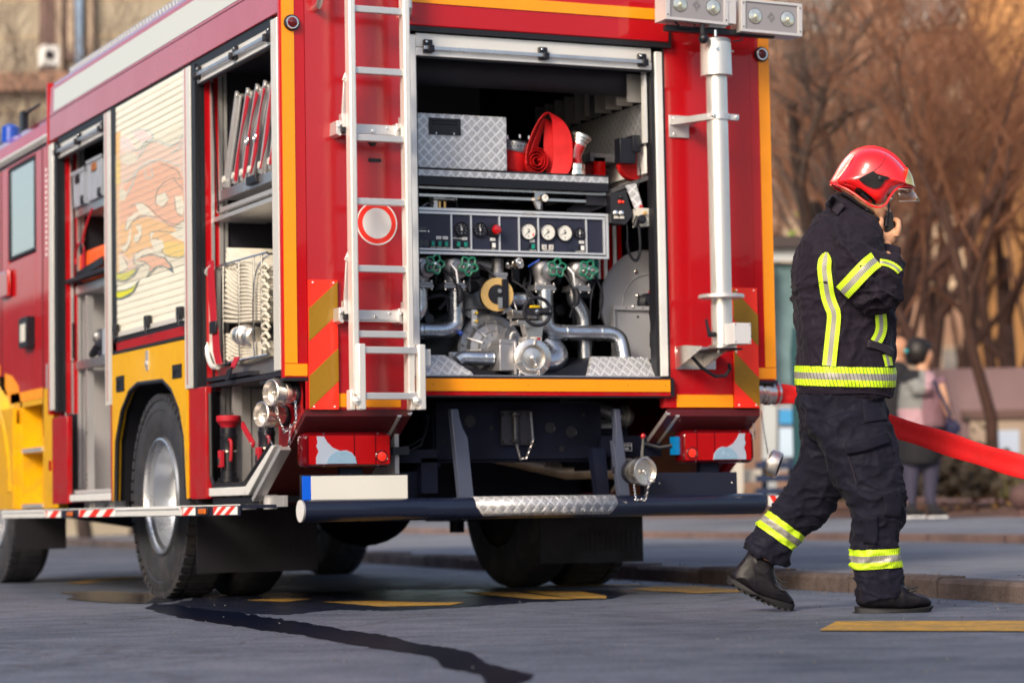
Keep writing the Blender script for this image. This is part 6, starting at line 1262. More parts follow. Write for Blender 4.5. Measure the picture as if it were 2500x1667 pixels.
strip([jbv], [(2148, 640), (2160, 641), (2174, 645), (2188, 653), (2198, 664)], 8, jk, M['hivis'], off=.006)
strip([jbv], [(2018, 616), (2013, 640), (2012, 660), (2016, 690), (2020, 720), (2028, 745), (2037, 765), (2034, 800), (2029, 845), (2024, 893)], lambda t: 3+min(1, t*9)*14, jk, M['hivis'])
strip([jbv], [(2150, 768), (2152, 785), (2152, 805), (2146, 822), (2138, 835)], 14, jk, M['hivis'], off=.006)
strip([jbv], [(2164, 864), (2168, 878), (2171, 893)], 10, jk, M['hivis'], off=.005)
strip([jbv], [(2118, 838), (2150, 846), (2180, 862)], 9, jk, M['cloth_grey'], name='pocket_flap', off=.010, thick=.006)
strip([jbv], [(1950, 955), (2000, 958), (2060, 957), (2120, 955), (2168, 962)], 4, jk, M['cloth'], name='hem', off=.004, na=3)
m = MB()   # standing collar and cuff
q = [(2018, 500), (2026, 478), (2040, 474), (2060, 484), (2085, 500), (2110, 516), (2135, 530), (2148, 538), (2142, 556), (2132, 572), (2120, 566), (2090, 548), (2060, 532), (2035, 520), (2019, 512)]
inflate(m, dense([pt('k%f' % K0, x, y) for x, y in q], 1), FW, .10, 10, p=3.2)
fused('collar', m, M['cloth'], jk, .006, 2, lambda p: .004*rid(p, (14, 14, 14)))
strip([jbv], [(2022, 486), (2032, 494), (2044, 505), (2054, 514)], 15, jk, M['cloth_grey'], name='collar_tab', off=.022, thick=.006)
m = MB(); m.sections([ring(2163, 622, 9.78, 33, .046, 5, 24), ring(2163, 612, 9.79, 33, .047, 5, 24), ring(2161, 600, 9.80, 31, .045, 7, 24), ring(2161, 596, 9.80, 27, .040, 8, 24)]); m.obox(pt('k9.77', 2192, 613), RT*.008-UP*.001, FW*.03, UP*.016); fused('cuff', m, M['cloth'], jk, .006, 1, lambda p: .002*rid(p, (20, 20, 20)))
# trousers
m = MB(); of, sc_ = (1740, 880), 2.3067
def rK(x, y, k, w_, d, ang=0): return ring(of[0]+x/sc_, of[1]+y/sc_, k, w_/sc_, d, ang, 22)
m.sections([rK(712, 170, K0, 238, .17), rK(722, 230, K0, 246, .175), rK(738, 300, K0, 242, .18, -3), rK(742, 380, K0, 225, .17, -6), rK(745, 430, K0, 190, .12, -8)])
m.sections([rK(742, 300, 9.76, 225, .10, -8), rK(800, 420, 9.74, 210, .105, -14), rK(842, 540, 9.73, 208, .105, -14), rK(872, 640, 9.72, 203, .102, -10), rK(905, 740, 9.71, 182, .10, -4), rK(925, 830, 9.71, 160, .092, 2), rK(928, 920, 9.71, 142, .085, 2), rK(916, 1000, 9.71, 133, .080), rK(915, 1090, 9.71, 136, .080), rK(922, 1170, 9.71, 134, .078), rK(937, 1240, 9.71, 136, .080, -6), rK(950, 1300, 9.71, 138, .078, -10), rK(952, 1335, 9.71, 134, .074, -8)])
m.sections([rK(665, 300, 9.95, 190, .10, -4), rK(640, 420, 9.96, 150, .105, 4), rK(620, 540, 9.97, 135, .105, 8), rK(600, 640, 9.98, 142, .10, 12), rK(572, 730, 9.98, 150, .098, 22), rK(535, 810, 9.99, 150, .094, 34), rK(470, 870, 10.0, 138, .088, 38), rK(415, 917, 10.0, 125, .082, 37), rK(357, 990, 10.01, 124, .080, 35), rK(310, 1070, 10.01, 138, .080, 28), rK(295, 1112, 10.01, 142, .078, 24)])
def pfold(p):
    kn = [pt('k9.71', 2143, 1195), pt('k9.98', 1985, 1215), pt('k9.71', 2140, 1400), pt('k10', 1868, 1350), pt('k9.9', 2010, 1020)]; e = sum(math.exp(-((p-q_).length/.12)**2) for q_ in kn)
    return .007*rid(p, (6, 6, 6), 2)+.005*rid(p, (10, 10, 16), 4)+min(1, e)*.011*rid(p, (9, 9, 22), 6)+.002*rid(p, (24, 24, 30), 8)-.002
tr, tbv, tw = fused('trousers', m, M['cloth_pants'], FF, .0065, 3, pfold)
def pK(x, y): return (of[0]+x/sc_, of[1]+y/sc_)
band(tw, pt('k9.71', *pK(915, 1108)), UP-RT*.06, .0375, .16, tr, M['hivis'])
band(tw, pt('k10.0', *pK(385, 958)), (UP*78+RT*56), .0375, .17, tr, M['hivis'])
strip([tbv], [pK(750, 492), pK(830, 482), pK(910, 455), pK(985, 428)], 15, tr, M['cloth_pants'], name='pocket_flap', off=.011, thick=.007)
strip([tbv], [pK(850, 300), pK(900, 292), pK(975, 282)], 22, tr, M['cloth_pants'], name='pocket_flap', off=.007, thick=.005)
strip([tbv], [pK(760, 530), pK(790, 620), pK(810, 700)], 1.3, tr, M['cloth_grey'], name='seam', off=.005, na=3)
strip([tbv], [pK(1000, 730), pK(1020, 800), pK(1010, 880)], 22, tr, M['cloth_pants'], name='knee_patch', off=.004, thick=.003, na=7)
strip([tbv], [pK(885, 880), pK(892, 960), pK(885, 1030)], 18, tr, M['cloth_pants'], name='knee_patch', off=.004, thick=.003)
# boots
def boot(up, sole, kk, W_, tilt):
    (ax_, ay_), (bx_, by_) = ((808, 1422), (1195, 1420)) if not tilt else ((92, 1245), (450, 1404))
    def lug(q): t = q/11; y = ay_+(by_-ay_)*t+(0 if not tilt else 22*math.sin(math.pi*t)); return (of[0]+(ax_+(bx_-ax_)*t)/sc_, of[1]+y/sc_+.8)
    m = MB(); inflate(m, dense(Q(of, sc_, up, kk), 1), FW, W_, 10, p=2.6)
    b_, _, _ = fused('boot', m, M['boot'], FF, .006, 2, lambda p: .0025*rid(p, (14, 14, 14)))
    m = MB(); P_ = Q(of, sc_, sole, kk); inflate(m, P_, FW, W_*.98, 6, p=5); [m.obox(P_[0].lerp(P_[5], .08+q*.075)*0+pt('k%f' % kk, *lug(q)), RT*.008, FW*W_*.95, UP*.003) for q in range(12)]; m.build('sole', M['sole'], b_, smooth=50)
    return b_
b1 = boot([(805, 1325), (812, 1385), (1000, 1398), (1215, 1385), (1235, 1362), (1215, 1330), (1165, 1316), (1120, 1305), (1085, 1270), (1010, 1200), (870, 1200), (830, 1240)], [(801, 1385), (803, 1420), (930, 1424), (935, 1414), (990, 1414), (1000, 1424), (1180, 1420), (1225, 1405), (1240, 1378), (1100, 1392), (950, 1390)], 9.70, .052, 0)
b2 = boot([(180, 1105), (130, 1160), (90, 1215), (140, 1260), (250, 1330), (380, 1385), (455, 1378), (460, 1345), (430, 1310), (370, 1260), (350, 1200), (345, 1150), (300, 1060), (220, 1050)], [(85, 1210), (82, 1238), (150, 1285), (195, 1308), (205, 1295), (290, 1350), (370, 1396), (450, 1404), (461, 1370), (380, 1372), (240, 1305), (120, 1225)], 10.0, .050, 1)
m = MB(); [m.tube([pt('k9.68', *pK(x, y)), pt('k9.66', *pK(x+30, y+12)), pt('k9.66', *pK(x+60, y+2))], .004, 0, 5) for x, y in ((1070, 1275), (1085, 1290), (1095, 1270))]; m.build('lace', M['sole'], b1); m = MB(); [m.tube([pt('k9.96', *pK(x, y)), pt('k9.95', *pK(x+35, y+30)), pt('k9.95', *pK(x+60, y+35))], .004, 0, 5) for x, y in ((355, 1215), (365, 1245), (350, 1260))]; m.build('lace', M['sole'], b2)
for bb, pl, kk in ((b2, [(225, 1120), (235, 1170), (260, 1200), (300, 1195), (315, 1165)], 9.94), (b2, [(215, 1115), (240, 1210), (235, 1265)], 9.942)):
    m = MB(); m.tube(smooth_path([pt('k%f' % kk, *pK(x, y)) for x, y in pl], 2), .0012, 0, 4); m.build('stitching', M['cloth_grey'], bb)
# body (head, neck, hand and what the clothes cover)
m = MB(); h0, hs_ = (1900, 340), 4.9
prof = [(1180, 420), (1300, 470), (1370, 560), (1392, 640), (1390, 690), (1365, 735), (1330, 760), (1312, 790), (1332, 840), (1352, 885), (1338, 905), (1300, 902), (1290, 918), (1296, 938), (1278, 952), (1282, 975), (1262, 1005), (1215, 1015), (1160, 985), (1130, 940), (1060, 900), (960, 820), (880, 700), (850, 560), (900, 450), (1040, 400)]
inflate(m, Q(h0, hs_, prof, K0), FW, .078, 14, c=pt('k%f' % K0, 2122, 492), p=2.3)
m.tube([pt('k9.85', 2125, 500), pt('k9.85', 2100, 515), pt('k9.86', 2078, 560), pt('k9.86', 2060, 700), pt('k9.85', 2060, 900), pt('k9.85', 2062, 960)], [.060, .058, .085, .12, .13, .13], 0, 18)
m.tube([pt('k9.80', 2065, 560), pt('k9.68', 2085, 632), pt('k9.64', 2146, 715), pt('k9.72', 2166, 655), pt('k9.81', 2160, 596)], [.06, .045, .04, .035, .026], 0, 14)
m.tube([pt('k9.9', 2060, 560), pt('k10.10', 1992, 670), pt('k10.12', 1975, 732), pt('k10.12', 2020, 800), pt('k10.10', 2066, 862), pt('k10.09', 2080, 890)], [.06, .045, .04, .035, .03, .02], 0, 14)
m.tube([pt('k9.80', 2070, 950), pt('k9.72', 2130, 1190), pt('k9.71', 2140, 1400), pt('k9.70', 2145, 1470)], [.09, .06, .045, .035], 0, 14)
m.tube([pt('k9.92', 2050, 950), pt('k9.98', 1980, 1215), pt('k10.0', 1870, 1350), pt('k10.0', 1850, 1390)], [.09, .06, .045, .035], 0, 14)
hd, hsc = (2120, 500), 11.2
def H(x, y, k): return pt('k%f' % k, hd[0]+x/hsc, hd[1]+y/hsc)
inflate(m, dense(Q(hd, hsc, [(250, 1100), (205, 1000), (215, 860), (255, 740), (330, 690), (410, 740), (480, 762), (560, 740), (640, 670), (740, 600), (810, 690), (855, 800), (820, 890), (740, 990), (690, 1100)], 9.815), 1), FW, .034, 8, p=2.6)
m.tube([H(275, 850, 9.80), H(305, 690, 9.785), H(335, 540, 9.785), H(362, 430, 9.79), H(378, 375, 9.795)], [.015, .0135, .0115, .0105, .007], 0, 12)
for i, (dy, dx, r_) in enumerate(((0, 0, .0105), (45, -5, .0105), (95, -18, .010), (150, -40, .009))):
    k = 9.79+i*.021; m.tube([H(760+dx, 860+dy, k), H(815+dx, 700+dy, k-.004), H(832+dx, 560+dy, k-.004), H(820+dx, 455+dy, k), H(760+dx, 412+dy, k+.012), H(690+dx, 405+dy, k+.024)], [r_*1.25, r_*1.2, r_*1.05, r_*1.05, r_, r_*.85], 0, 12)
body, bbv, bw = fused('body', m, M['skin'], FF, .0042, 2)
# eye, brow, nails
m = MB(); e = pt('k9.782', 1900+1338/4.9, 340+716/4.9); m.sph(e+FW*.004, .010, 0, 10, 6, (1, 1, .55)); m.tube([pt('k9.776', 2170, 487.5), pt('k9.774', 2173, 486), pt('k9.778', 2177, 487)], .0016, 1, 5); m.build('eye', [M['white'], M['hair']], body)
m = MB(); m.tube([pt('k9.776', 2166, 479), pt('k9.773', 2172, 476), pt('k9.78', 2179, 479)], .0030, 0, 6); m.build('eyebrow', M['hair'], body)
m = MB(); c = H(372, 392, 9.7835); m.obox(c, RT*.0045, FW*.0010, UP*.0058); m.build('fingernail', mat('nail', (.62, .36, .28), .3, coat=.5), body, bevel=.001)
m = MB(); m.tube([pt('k9.775', 2158, 520.5), pt('k9.785', 2161, 523), pt('k9.80', 2164, 523)], .0022, 0, 6); m.build('mouth', mat('lip', (.34, .11, .09), .4), body)
# hood strap and neck guard between helmet and collar
m = MB(); m.tube([pt('k9.77', 2055, 472), pt('k9.76', 2075, 482), pt('k9.765', 2098, 500), pt('k9.775', 2118, 512)], [(.016, .008)]*4, 0, 10); inflate(m, dense(Q(h0, hs_, [(985, 790), (1130, 840), (1132, 925), (1100, 900), (1000, 860), (960, 830)], 9.80), 1), FW, .045, 6); m.tube([pt('k9.772', 2046, 470), pt('k9.77', 2062, 490)], .007, 0, 8); m.build('chin_strap', M['plastic_black'], FF)
# helmet
hl = MB(); ho = [(605, 528), (650, 460), (720, 330), (800, 220), (900, 125), (1050, 76), (1200, 84), (1350, 150), (1450, 240), (1530, 340), (1575, 420), (1604, 500), (1624, 592), (1560, 574), (1480, 574), (1400, 592), (1335, 640), (1280, 715), (1235, 795), (1185, 828), (1125, 834), (1050, 806), (970, 745), (880, 672), (780, 606), (690, 560)]
inner = [(650, 525), (700, 470), (770, 380), (830, 300), (870, 205), (960, 140), (1080, 112), (1200, 122), (1320, 180), (1420, 262), (1500, 360), (1550, 440), (1585, 520), (1600, 575), (1560, 572), (1480, 574), (1400, 592), (1335, 640), (1280, 715), (1235, 795), (1185, 828), (1125, 834), (1050, 806), (970, 745), (880, 672), (780, 606), (700, 560)]
cc = pt('k%f' % K0, 1900+1130/4.9, 340+470/4.9)
P_ = [Vector(q_) for q_ in Q(h0, hs_, inner, K0)]
secs = []
for j in range(17):
    t = -math.cos(math.pi*j/16); s = max(.02, (1-abs(t)**2.5))**(1/2.5) if abs(t) < 1 else .02
    secs.append([cc+(q_-cc)*(s if (q_-cc).dot(UP) > 0 else s**.75)+FW*(.128*t) for q_ in P_])
hl.sections(secs)
hm = hl.build('helmet', M['helmet'], FF, smooth=60); hm.modifiers.new('s', 'SUBSURF').render_levels = 1; hm.modifiers['s'].levels = 1
m = MB(); inflate(m, dense(Q(h0, hs_, ho, K0), 1), FW, .020, 6, c=cc, p=6); m.build('helmet_crest', M['helmet'], hm, smooth=50)
rimp = Q(h0, hs_, [(640, 535), (690, 562), (780, 608), (880, 674), (970, 747), (1050, 808), (1125, 836), (1185, 830), (1237, 797), (1282, 717), (1337, 642), (1400, 594), (1480, 574), (1560, 574), (1610, 588)], K0)
for s in (-1, 1):
    m = MB(); n_ = len(rimp); m.tube([p+FW*(s*(.018+.098*math.sin(math.pi*min(1, max(0, (i+.2)/(n_-.6))))**.6)) for i, p in enumerate(rimp)], .0045, 0, 8); m.build('helmet_rim', M['helmet'], hm)
kk = 9.727
def onh(x, y, o=.0):   # point on the helmet shell
    o_ = pt('k9', 1900+x/4.9, 340+y/4.9); d = (o_-CAM).normalized(); h = hbv.ray_cast(o_, d); return (h[0] if h[0] is not None else pt('k%f' % kk, 1900+x/4.9, 340+y/4.9))-d*o
dg = bpy.context.evaluated_depsgraph_get(); em = bpy.data.meshes.new_from_object(hm.evaluated_get(dg)); hbv = BVHTree.FromPolygons([v.co+ORG[FF] for v in em.vertices], [tuple(p.vertices) for p in em.polygons])
def decal(pl, o, mm, name, par=hm, th=.005):
    P2 = [onh(x, y, .0) for x, y in pl]; c = sum(P2, Vector())/len(P2); m = MB(); n = len(P2); d = -FW
    m.add(P2+[p+d*(o+th) for p in P2]+[c+d*(o+th*1.3)], [(i, (i+1) % n, n+(i+1) % n, n+i) for i in range(n)]+[(n+i, n+(i+1) % n, 2*n) for i in range(n)]); return m.build(name, mm, par, smooth=40)
decal([(960, 480), (1040, 430), (1140, 388), (1190, 420), (1230, 430), (1330, 458), (1270, 500), (1240, 545), (1200, 580), (1140, 590), (1060, 560), (1000, 520)], .004, M['plastic_black'], 'side_plate')
m = MB(); c = onh(1222, 470, .010); m.lathe(c, -FW, [(.010, 0), (.010, .003), (.006, .005), (0, .005)], seg=20); m.build('visor_pivot', M['rubber'], hm)
decal([(915, 610), (935, 580), (985, 590), (1100, 680), (1160, 740), (1160, 780), (1120, 795), (1070, 775), (960, 690), (920, 650)], .005, M['plastic_black'], 'ear_cover'); m = MB(); m.tube([onh(1000, 650, .013), onh(1075, 720, .013)], .006, 0, 8); m.build('ear_ridge', M['rubber'], hm)
m = MB(); m.tube([onh(x, y, .001) for x, y in ((1295, 185), (1275, 240), (1230, 310), (1160, 370), (1060, 420), (940, 480), (800, 520), (690, 500))], .0018, 0, 5); m.build('shell_seam', M['lens_dark'], hm)
m = MB(); inflate(m, Q(h0, hs_, [(1530, 345), (1555, 385), (1590, 460), (1612, 560), (1618, 586), (1560, 566), (1500, 548), (1464, 520), (1490, 480), (1505, 420)], K0), FW, .105, 8, c=pt('k9.85', 1900+1460/4.9, 340+540/4.9), p=3); m.build('reflective_shield', M['visor_gold'], hm, smooth=50)
m = MB(); top, bot = [], []
for i in range(17):
    a = R(-80+160*i/16); bk_ = 1-math.cos(a)
    top.append(pt('k%f' % (K0+.105*math.sin(a)), 1900+(1612-215*bk_)/4.9, 340+(600-2*bk_)/4.9)); bot.append(pt('k%f' % (K0+.115*math.sin(a)), 1900+(1690-300*bk_)/4.9, 340+(742+0*bk_)/4.9))
m.add(top+bot, [(i, i+1, 18+i, 17+i) for i in range(16)]); vz = m.build('visor', M['visor'], hm); md = vz.modifiers.new('s', 'SOLIDIFY'); md.thickness = .002
m = MB(); m.tube(bot, .0012, 0, 5); m.tube(top, .002, 0, 5); m.build('visor_edge', mat('visor_edge', (.6, .58, .54), .2, coat=1), vz)
# radio held at the mouth
rd = thing('handheld_radio', H(560, 640, 9.82), 'black handheld radio with stub antenna gripped in the firefighter\'s raised hand', 'radio')
m = MB(); ax = (RT*.98+UP*.10).normalized(); az = (UP*.98-RT*.12).normalized(); m.obox(H(560, 500, 9.83), ax*.0165, FW*.028, az*.040); m.obox(H(640, 420, 9.83), ax*.004, FW*.018, az*.018); m.build('case', M['plastic_black'], rd, bevel=.006)
m = MB(); m.tube([H(487, 590, 9.80), H(500, 400, 9.80), H(540, 150, 9.80), H(575, -40, 9.80)], [.0075, .0065, .0055, .0042], 0, 10); m.build('antenna', M['rubber'], rd)

# the two women in the background
def bystander(k, name_lab, parts, org, grp=None):
    t = thing('person', org, name_lab, 'person', grp); return t
kA = 23.6; wA = thing('person', pt('k23.6', 2250, 1262), 'dark-haired woman in a grey and pink jacket with a shoulder bag', 'person')
def W3(x, y): return (2140+x/3.3375, 820+y/3.3375)
def rW(x, y, k, w_, d, ang=0): a = W3(x, y); return ring(a[0], a[1], k, w_/3.3375, d, ang, 18)
m = MB(); inflate(m, dense([pt('k23.6', *W3(x, y)) for x, y in ((330, 90), (390, 55), (430, 80), (447, 130), (466, 165), (450, 185), (452, 215), (430, 240), (390, 235), (350, 200), (320, 150))], 1), FW, .075, 8); m.sections([rW(375, 210, kA, 45, .055), rW(370, 290, kA, 60, .07), rW(360, 400, kA, 120, .12), rW(380, 700, kA, 140, .12), rW(370, 980, kA, 120, .11)])
m.tube([pt('k23.5', *W3(520, 400)), pt('k23.4', *W3(565, 560)), pt('k23.4', *W3(605, 670)), pt('k23.4', *W3(630, 690))], [.05, .04, .03, .02], 0, 10); m.tube([pt('k23.6', *W3(300, 950)), pt('k23.6', *W3(270, 1400))], [.07, .04], 0, 10); m.tube([pt('k23.7', *W3(450, 950)), pt('k23.7', *W3(440, 1390))], [.07, .04], 0, 10)
fused('body', m, M['skin'], wA, .014, 2)
m = MB(); m.sph(pt('k23.62', *W3(335, 128)), .128, 0, 16, 10, (.95, 1, 1.1)); m.sph(pt('k23.6', *W3(370, 92)), .085, 0, 14, 8, (1.2, 1, .8)); m.sph(pt('k23.7', *W3(285, 190)), .06, 0, 12, 8); m.build('hair', M['hair'], wA)
m = MB(); m.torus(pt('k23.5', *W3(240, 122)), (1, 0, .2), .012, .010, 0, 14, 8); m.build('hair_tie', mat('teal', (.03, .42, .45), .5), wA)
mk('w_pink', (.42, .25, .28), .8); mk('w_rose', (.22, .115, .135), .8); mk('w_grey', (.20, .20, .19), .8); mk('w_black', (.010, .009, .012), .8); mk('w_jean', (.045, .04, .07), .8)
m = MB(); m.sections([rW(330, 275, kA, 70, .10), rW(340, 310, kA, 120, .16), rW(365, 380, kA, 175, .19), rW(372, 480, kA, 190, .20), rW(372, 600, kA, 195, .20), rW(375, 700, kA, 195, .20), rW(378, 742, kA, 192, .20)]); m.tube([pt('k23.5', *W3(300, 360)), pt('k23.4', *W3(345, 440)), pt('k23.38', *W3(440, 430))], [.085, .08, .06], 0, 12); m.tube([pt('k23.7', *W3(500, 360)), pt('k23.6', *W3(540, 500)), pt('k23.5', *W3(590, 640))], [.08, .06, .045], 0, 12)
wj, _, _ = fused('jacket', m, [M['w_rose'], M['w_pink'], M['w_grey'], M['w_black']], wA, .016, 2, lambda p: .006*rid(p, (8, 8, 8)))
for p in wj.data.polygons:
    w_ = p.center+ORG[wA]-CAM; kk_ = w_.dot(FW); x = (1250+FPX*w_.dot(RT)/kk_-2140)*3.3375; y = (833.5-FPX*w_.dot(UP)/kk_-820)*3.3375
    p.material_index = 3 if (x < 350-(y-250)*.0 and y < 400-(x-180)*.35+0 and x < 350) else (2 if y < 595 and x < 375 else (2 if 270 < x < 400 and y < 470 else (1 if (x < 375 or (390 < x < 470 and y < 430)) else 0)))
m = MB(); m.sections([rW(375, 730, kA, 188, .19), rW(370, 860, kA, 185, .19), rW(360, 980, kA, 170, .18), rW(350, 1040, kA, 150, .17)]); fused('tunic', m, M['w_black'], wA, .018, 2)
m = MB(); m.sections([rW(290, 960, kA, 75, .10), rW(285, 1120, kA, 66, .09), rW(280, 1300, kA, 48, .07), rW(285, 1400, kA, 38, .06)]); m.sections([rW(450, 960, kA, 78, .10), rW(440, 1120, kA, 66, .09), rW(435, 1290, kA, 50, .07), rW(450, 1395, kA, 38, .06)]); fused('leggings', m, M['w_jean'], wA, .016, 2)
for x in (300, 480):
    m = MB(); inflate(m, [pt('k23.5', *W3(x+a, y)) for a, y in ((-60, 1370), (0, 1365), (40, 1410), (100, 1440), (95, 1470), (-65, 1470))], FW, .045, 6); s_ = m.build('shoe', M['w_black'], wA, smooth=60); m = MB(); inflate(m, [pt('k23.5', *W3(x+a, y)) for a, y in ((-60, 1466), (98, 1462), (100, 1480), (-62, 1482))], FW, .05, 4, p=5); m.build('sole', M['white'], s_)
m = MB(); inflate(m, [pt('k23.3', *W3(x, y)) for x, y in ((560, 700), (640, 680), (680, 720), (682, 770), (640, 808), (570, 808))], FW, .07, 6, p=4); m.tube([pt('k23.35', *W3(460, 360)), pt('k23.35', *W3(520, 480)), pt('k23.3', *W3(590, 620)), pt('k23.3', *W3(600, 700))], .018, 0, 8); m.build('shoulder_bag', mat('bag_navy', (.012, .012, .045), .5), org=pt('k23.3', *W3(620, 808)), label='navy shoulder bag on the dark-haired woman\'s hip', cat='bag', smooth=50)
kB = 25.2; wB = thing('person', pt('k25.2', 2185, 1255), 'light-haired bystander in black, half hidden behind the firefighter', 'person')
m = MB(); m.sph(pt('k25.2', 2196, 850), .10, 0, 14, 9, (.9, 1, 1.15)); m.tube([pt('k25.2', 2192, 860), pt('k25.2', 2188, 900), pt('k25.2', 2185, 1060), pt('k25.2', 2185, 1250)], [.06, .12, .14, .08], 0, 12); fused('body', m, mat('tan', (.42, .20, .11), .6), wB, .02, 2)
m = MB(); m.sections([ring(2188, 878, kB, 14, .08), ring(2184, 905, kB, 40, .20), ring(2180, 1000, kB, 44, .2), ring(2178, 1130, kB, 46, .2)]); fused('coat', m, M['w_black'], wB, .02, 2); m = MB(); m.tube([pt('k25.1', 2190, 1100), pt('k25.1', 2192, 1250)], .08, 0, 12); m.tube([pt('k25.3', 2160, 1100), pt('k25.3', 2158, 1250)], .08, 0, 12); m.build('trousers', M['w_jean'], wB)
# ------------------------------------------------------------------ the place
def ground_mat(name, c1, c2, rough=.75, s1=.6, s2=9, bump=.4, grain=220, gs=.5, crack=False):
    m = bpy.data.materials.new(name); m.use_nodes = True; nt = m.node_tree; N = nt.nodes; L = nt.links; b = N['Principled BSDF']
    tc = N.new('ShaderNodeTexCoord'); n1 = N.new('ShaderNodeTexNoise'); n1.inputs['Scale'].default_value = s1; n1.inputs['Detail'].default_value = 8; n1.inputs['Roughness'].default_value = .62; L.new(tc.outputs['Object'], n1.inputs['Vector'])
    n2 = N.new('ShaderNodeTexNoise'); n2.inputs['Scale'].default_value = grain; n2.inputs['Detail'].default_value = 3; L.new(tc.outputs['Object'], n2.inputs['Vector'])
    n3 = N.new('ShaderNodeTexNoise'); n3.inputs['Scale'].default_value = s2; n3.inputs['Detail'].default_value = 6; L.new(tc.outputs['Object'], n3.inputs['Vector'])
    f = math_node(nt, 'ADD', math_node(nt, 'MULTIPLY', n1.outputs['Fac'], 1.1), math_node(nt, 'MULTIPLY', n3.outputs['Fac'], .5))
    r = N.new('ShaderNodeMapRange'); r.inputs['From Min'].default_value = .55; r.inputs['From Max'].default_value = 1.05; L.new(f, r.inputs['Value'])
    mx = N.new('ShaderNodeMix'); mx.data_type = 'RGBA'; mx.inputs[6].default_value = (*c1, 1); mx.inputs[7].default_value = (*c2, 1); L.new(r.outputs[0], mx.inputs[0])
    x = N.new('ShaderNodeVectorMath'); x.operation = 'SCALE'; L.new(mx.outputs[2], x.inputs[0]); L.new(math_node(nt, 'ADD', math_node(nt, 'MULTIPLY', n2.outputs['Fac'], gs*2), 1-gs), x.inputs['Scale']); L.new(x.outputs[0], b.inputs['Base Color'])
    if crack:
        dv = N.new('ShaderNodeVectorMath'); dv.operation = 'ADD'; sc = N.new('ShaderNodeVectorMath'); sc.operation = 'SCALE'; sc.inputs['Scale'].default_value = .35; L.new(n3.outputs['Color'], sc.inputs[0]); L.new(tc.outputs['Object'], dv.inputs[0]); L.new(sc.outputs[0], dv.inputs[1])
        vo = N.new('ShaderNodeTexVoronoi'); vo.feature = 'DISTANCE_TO_EDGE'; vo.inputs['Scale'].default_value = .55; L.new(dv.outputs[0], vo.inputs['Vector']); cr = N.new('ShaderNodeMapRange'); cr.inputs['From Min'].default_value = 0; cr.inputs['From Max'].default_value = .012; cr.inputs['To Min'].default_value = .45; L.new(vo.outputs['Distance'], cr.inputs['Value'])
        y_ = N.new('ShaderNodeVectorMath'); y_.operation = 'SCALE'; L.new(x.outputs[0], y_.inputs[0]); L.new(cr.outputs[0], y_.inputs['Scale']); L.new(y_.outputs[0], b.inputs['Base Color'])
    L.new(math_node(nt, 'SUBTRACT', rough+.12, math_node(nt, 'MULTIPLY', r.outputs[0], .3)), b.inputs['Roughness'])
    bp = N.new('ShaderNodeBump'); bp.inputs['Strength'].default_value = bump; bp.inputs['Distance'].default_value = .006; L.new(n2.outputs['Fac'], bp.inputs['Height']); L.new(bp.outputs[0], b.inputs['Normal']); return m
M['asphalt'] = ground_mat('asphalt', (.036, .046, .070), (.135, .152, .195), .62, .45, 5, 1.2, 60, 1.3, crack=True)
M['asphalt2'] = ground_mat('asphalt2', (.10, .105, .13), (.22, .23, .26), .8, .5, 5)
M['kerb'] = ground_mat('kerb', (.05, .035, .032), (.14, .105, .095), .85, 3, 18, .8, 90)
M['earth'] = ground_mat('earth', (.09, .035, .02), (.20, .10, .06), .95, .7, 6, .8, 40)
M['yellow_line'] = ground_mat('yellow_line', (.15, .11, .05), (.55, .28, .015), .75, 7, 40, .8, 150, .6)
ROAD = MB(); ROAD.add([(-150, -150, 0), (150, -150, 0), (150, 250, 0), (-150, 250, 0)], [(0, 1, 2, 3)]); ROAD.build('road', M['asphalt'], kind='structure', org=(0, 0, 0))
def inter(poly, y):
    for (x0, y0), (x1, y1) in zip(poly, poly[1:]):
        if y0 <= y <= y1: return x0+(x1-x0)*(y-y0)/(y1-y0)
K1 = [(-1.5, -20), (1.30, -1.8), (1.52, 0), (1.80, 2.9), (2.54, 9.2), (3.5, 18), (4.4, 26), (9, 70)]
K2 = [(5.0, -20), (5.3, 0), (5.5, 3.9), (6.1, 10.8), (7.5, 20), (10.5, 36), (17, 70)]
ys = sorted(set([-20+i*.9 for i in range(101) if -20+i*.9 <= 70]))
m = MB(); g = []
for i, (ya, yb) in enumerate(zip(ys, ys[1:])):   # separate kerb stones, slightly uneven
    xa, xb = inter(K1, ya+.006), inter(K1, yb-.006); j = .006*math.sin(i*7.3); h = .088+.006*math.sin(i*3.1)
    m.add([(xa+j, ya+.006, -.02), (xb+j, yb-.006, -.02), (xb+j, yb-.006, h-.018), (xa+j, ya+.006, h-.018), (xa+j+.016, ya+.006, h), (xb+j+.016, yb-.006, h), (xb+.16, yb-.006, h), (xa+.16, ya+.006, h), (xa+.16, ya+.006, -.02), (xb+.16, yb-.006, -.02)], [(0, 3, 2, 1), (3, 4, 5, 2), (4, 7, 6, 5), (7, 8, 9, 6), (0, 8, 7, 4, 3), (1, 2, 5, 6, 9)])
m.build('kerb', M['kerb'], kind='structure', smooth=0)
def sheet(name, A, za, B, zb, mt, dxa=0, dxb=0, thick=None):
    m = MB(); yy = [-20, -8, -1.8, 0, 2.9, 6, 9.2, 14, 18, 22, 26, 36, 50, 70]; a = [V(inter(A, y)+dxa, y, za) for y in yy]; b = [V(inter(B, y)+dxb, y, zb) for y in yy]; n = len(yy)
    m.add(a+b, [(i, n+i, n+i+1, i+1) for i in range(n-1)]); return m.build(name, mt, kind='structure', org=(0, 0, 0))
sheet('pavement', K1, .083, K2, .125, M['asphalt2'], .158, .02)
m = MB(); yy = [-20+i*1.1 for i in range(82)]
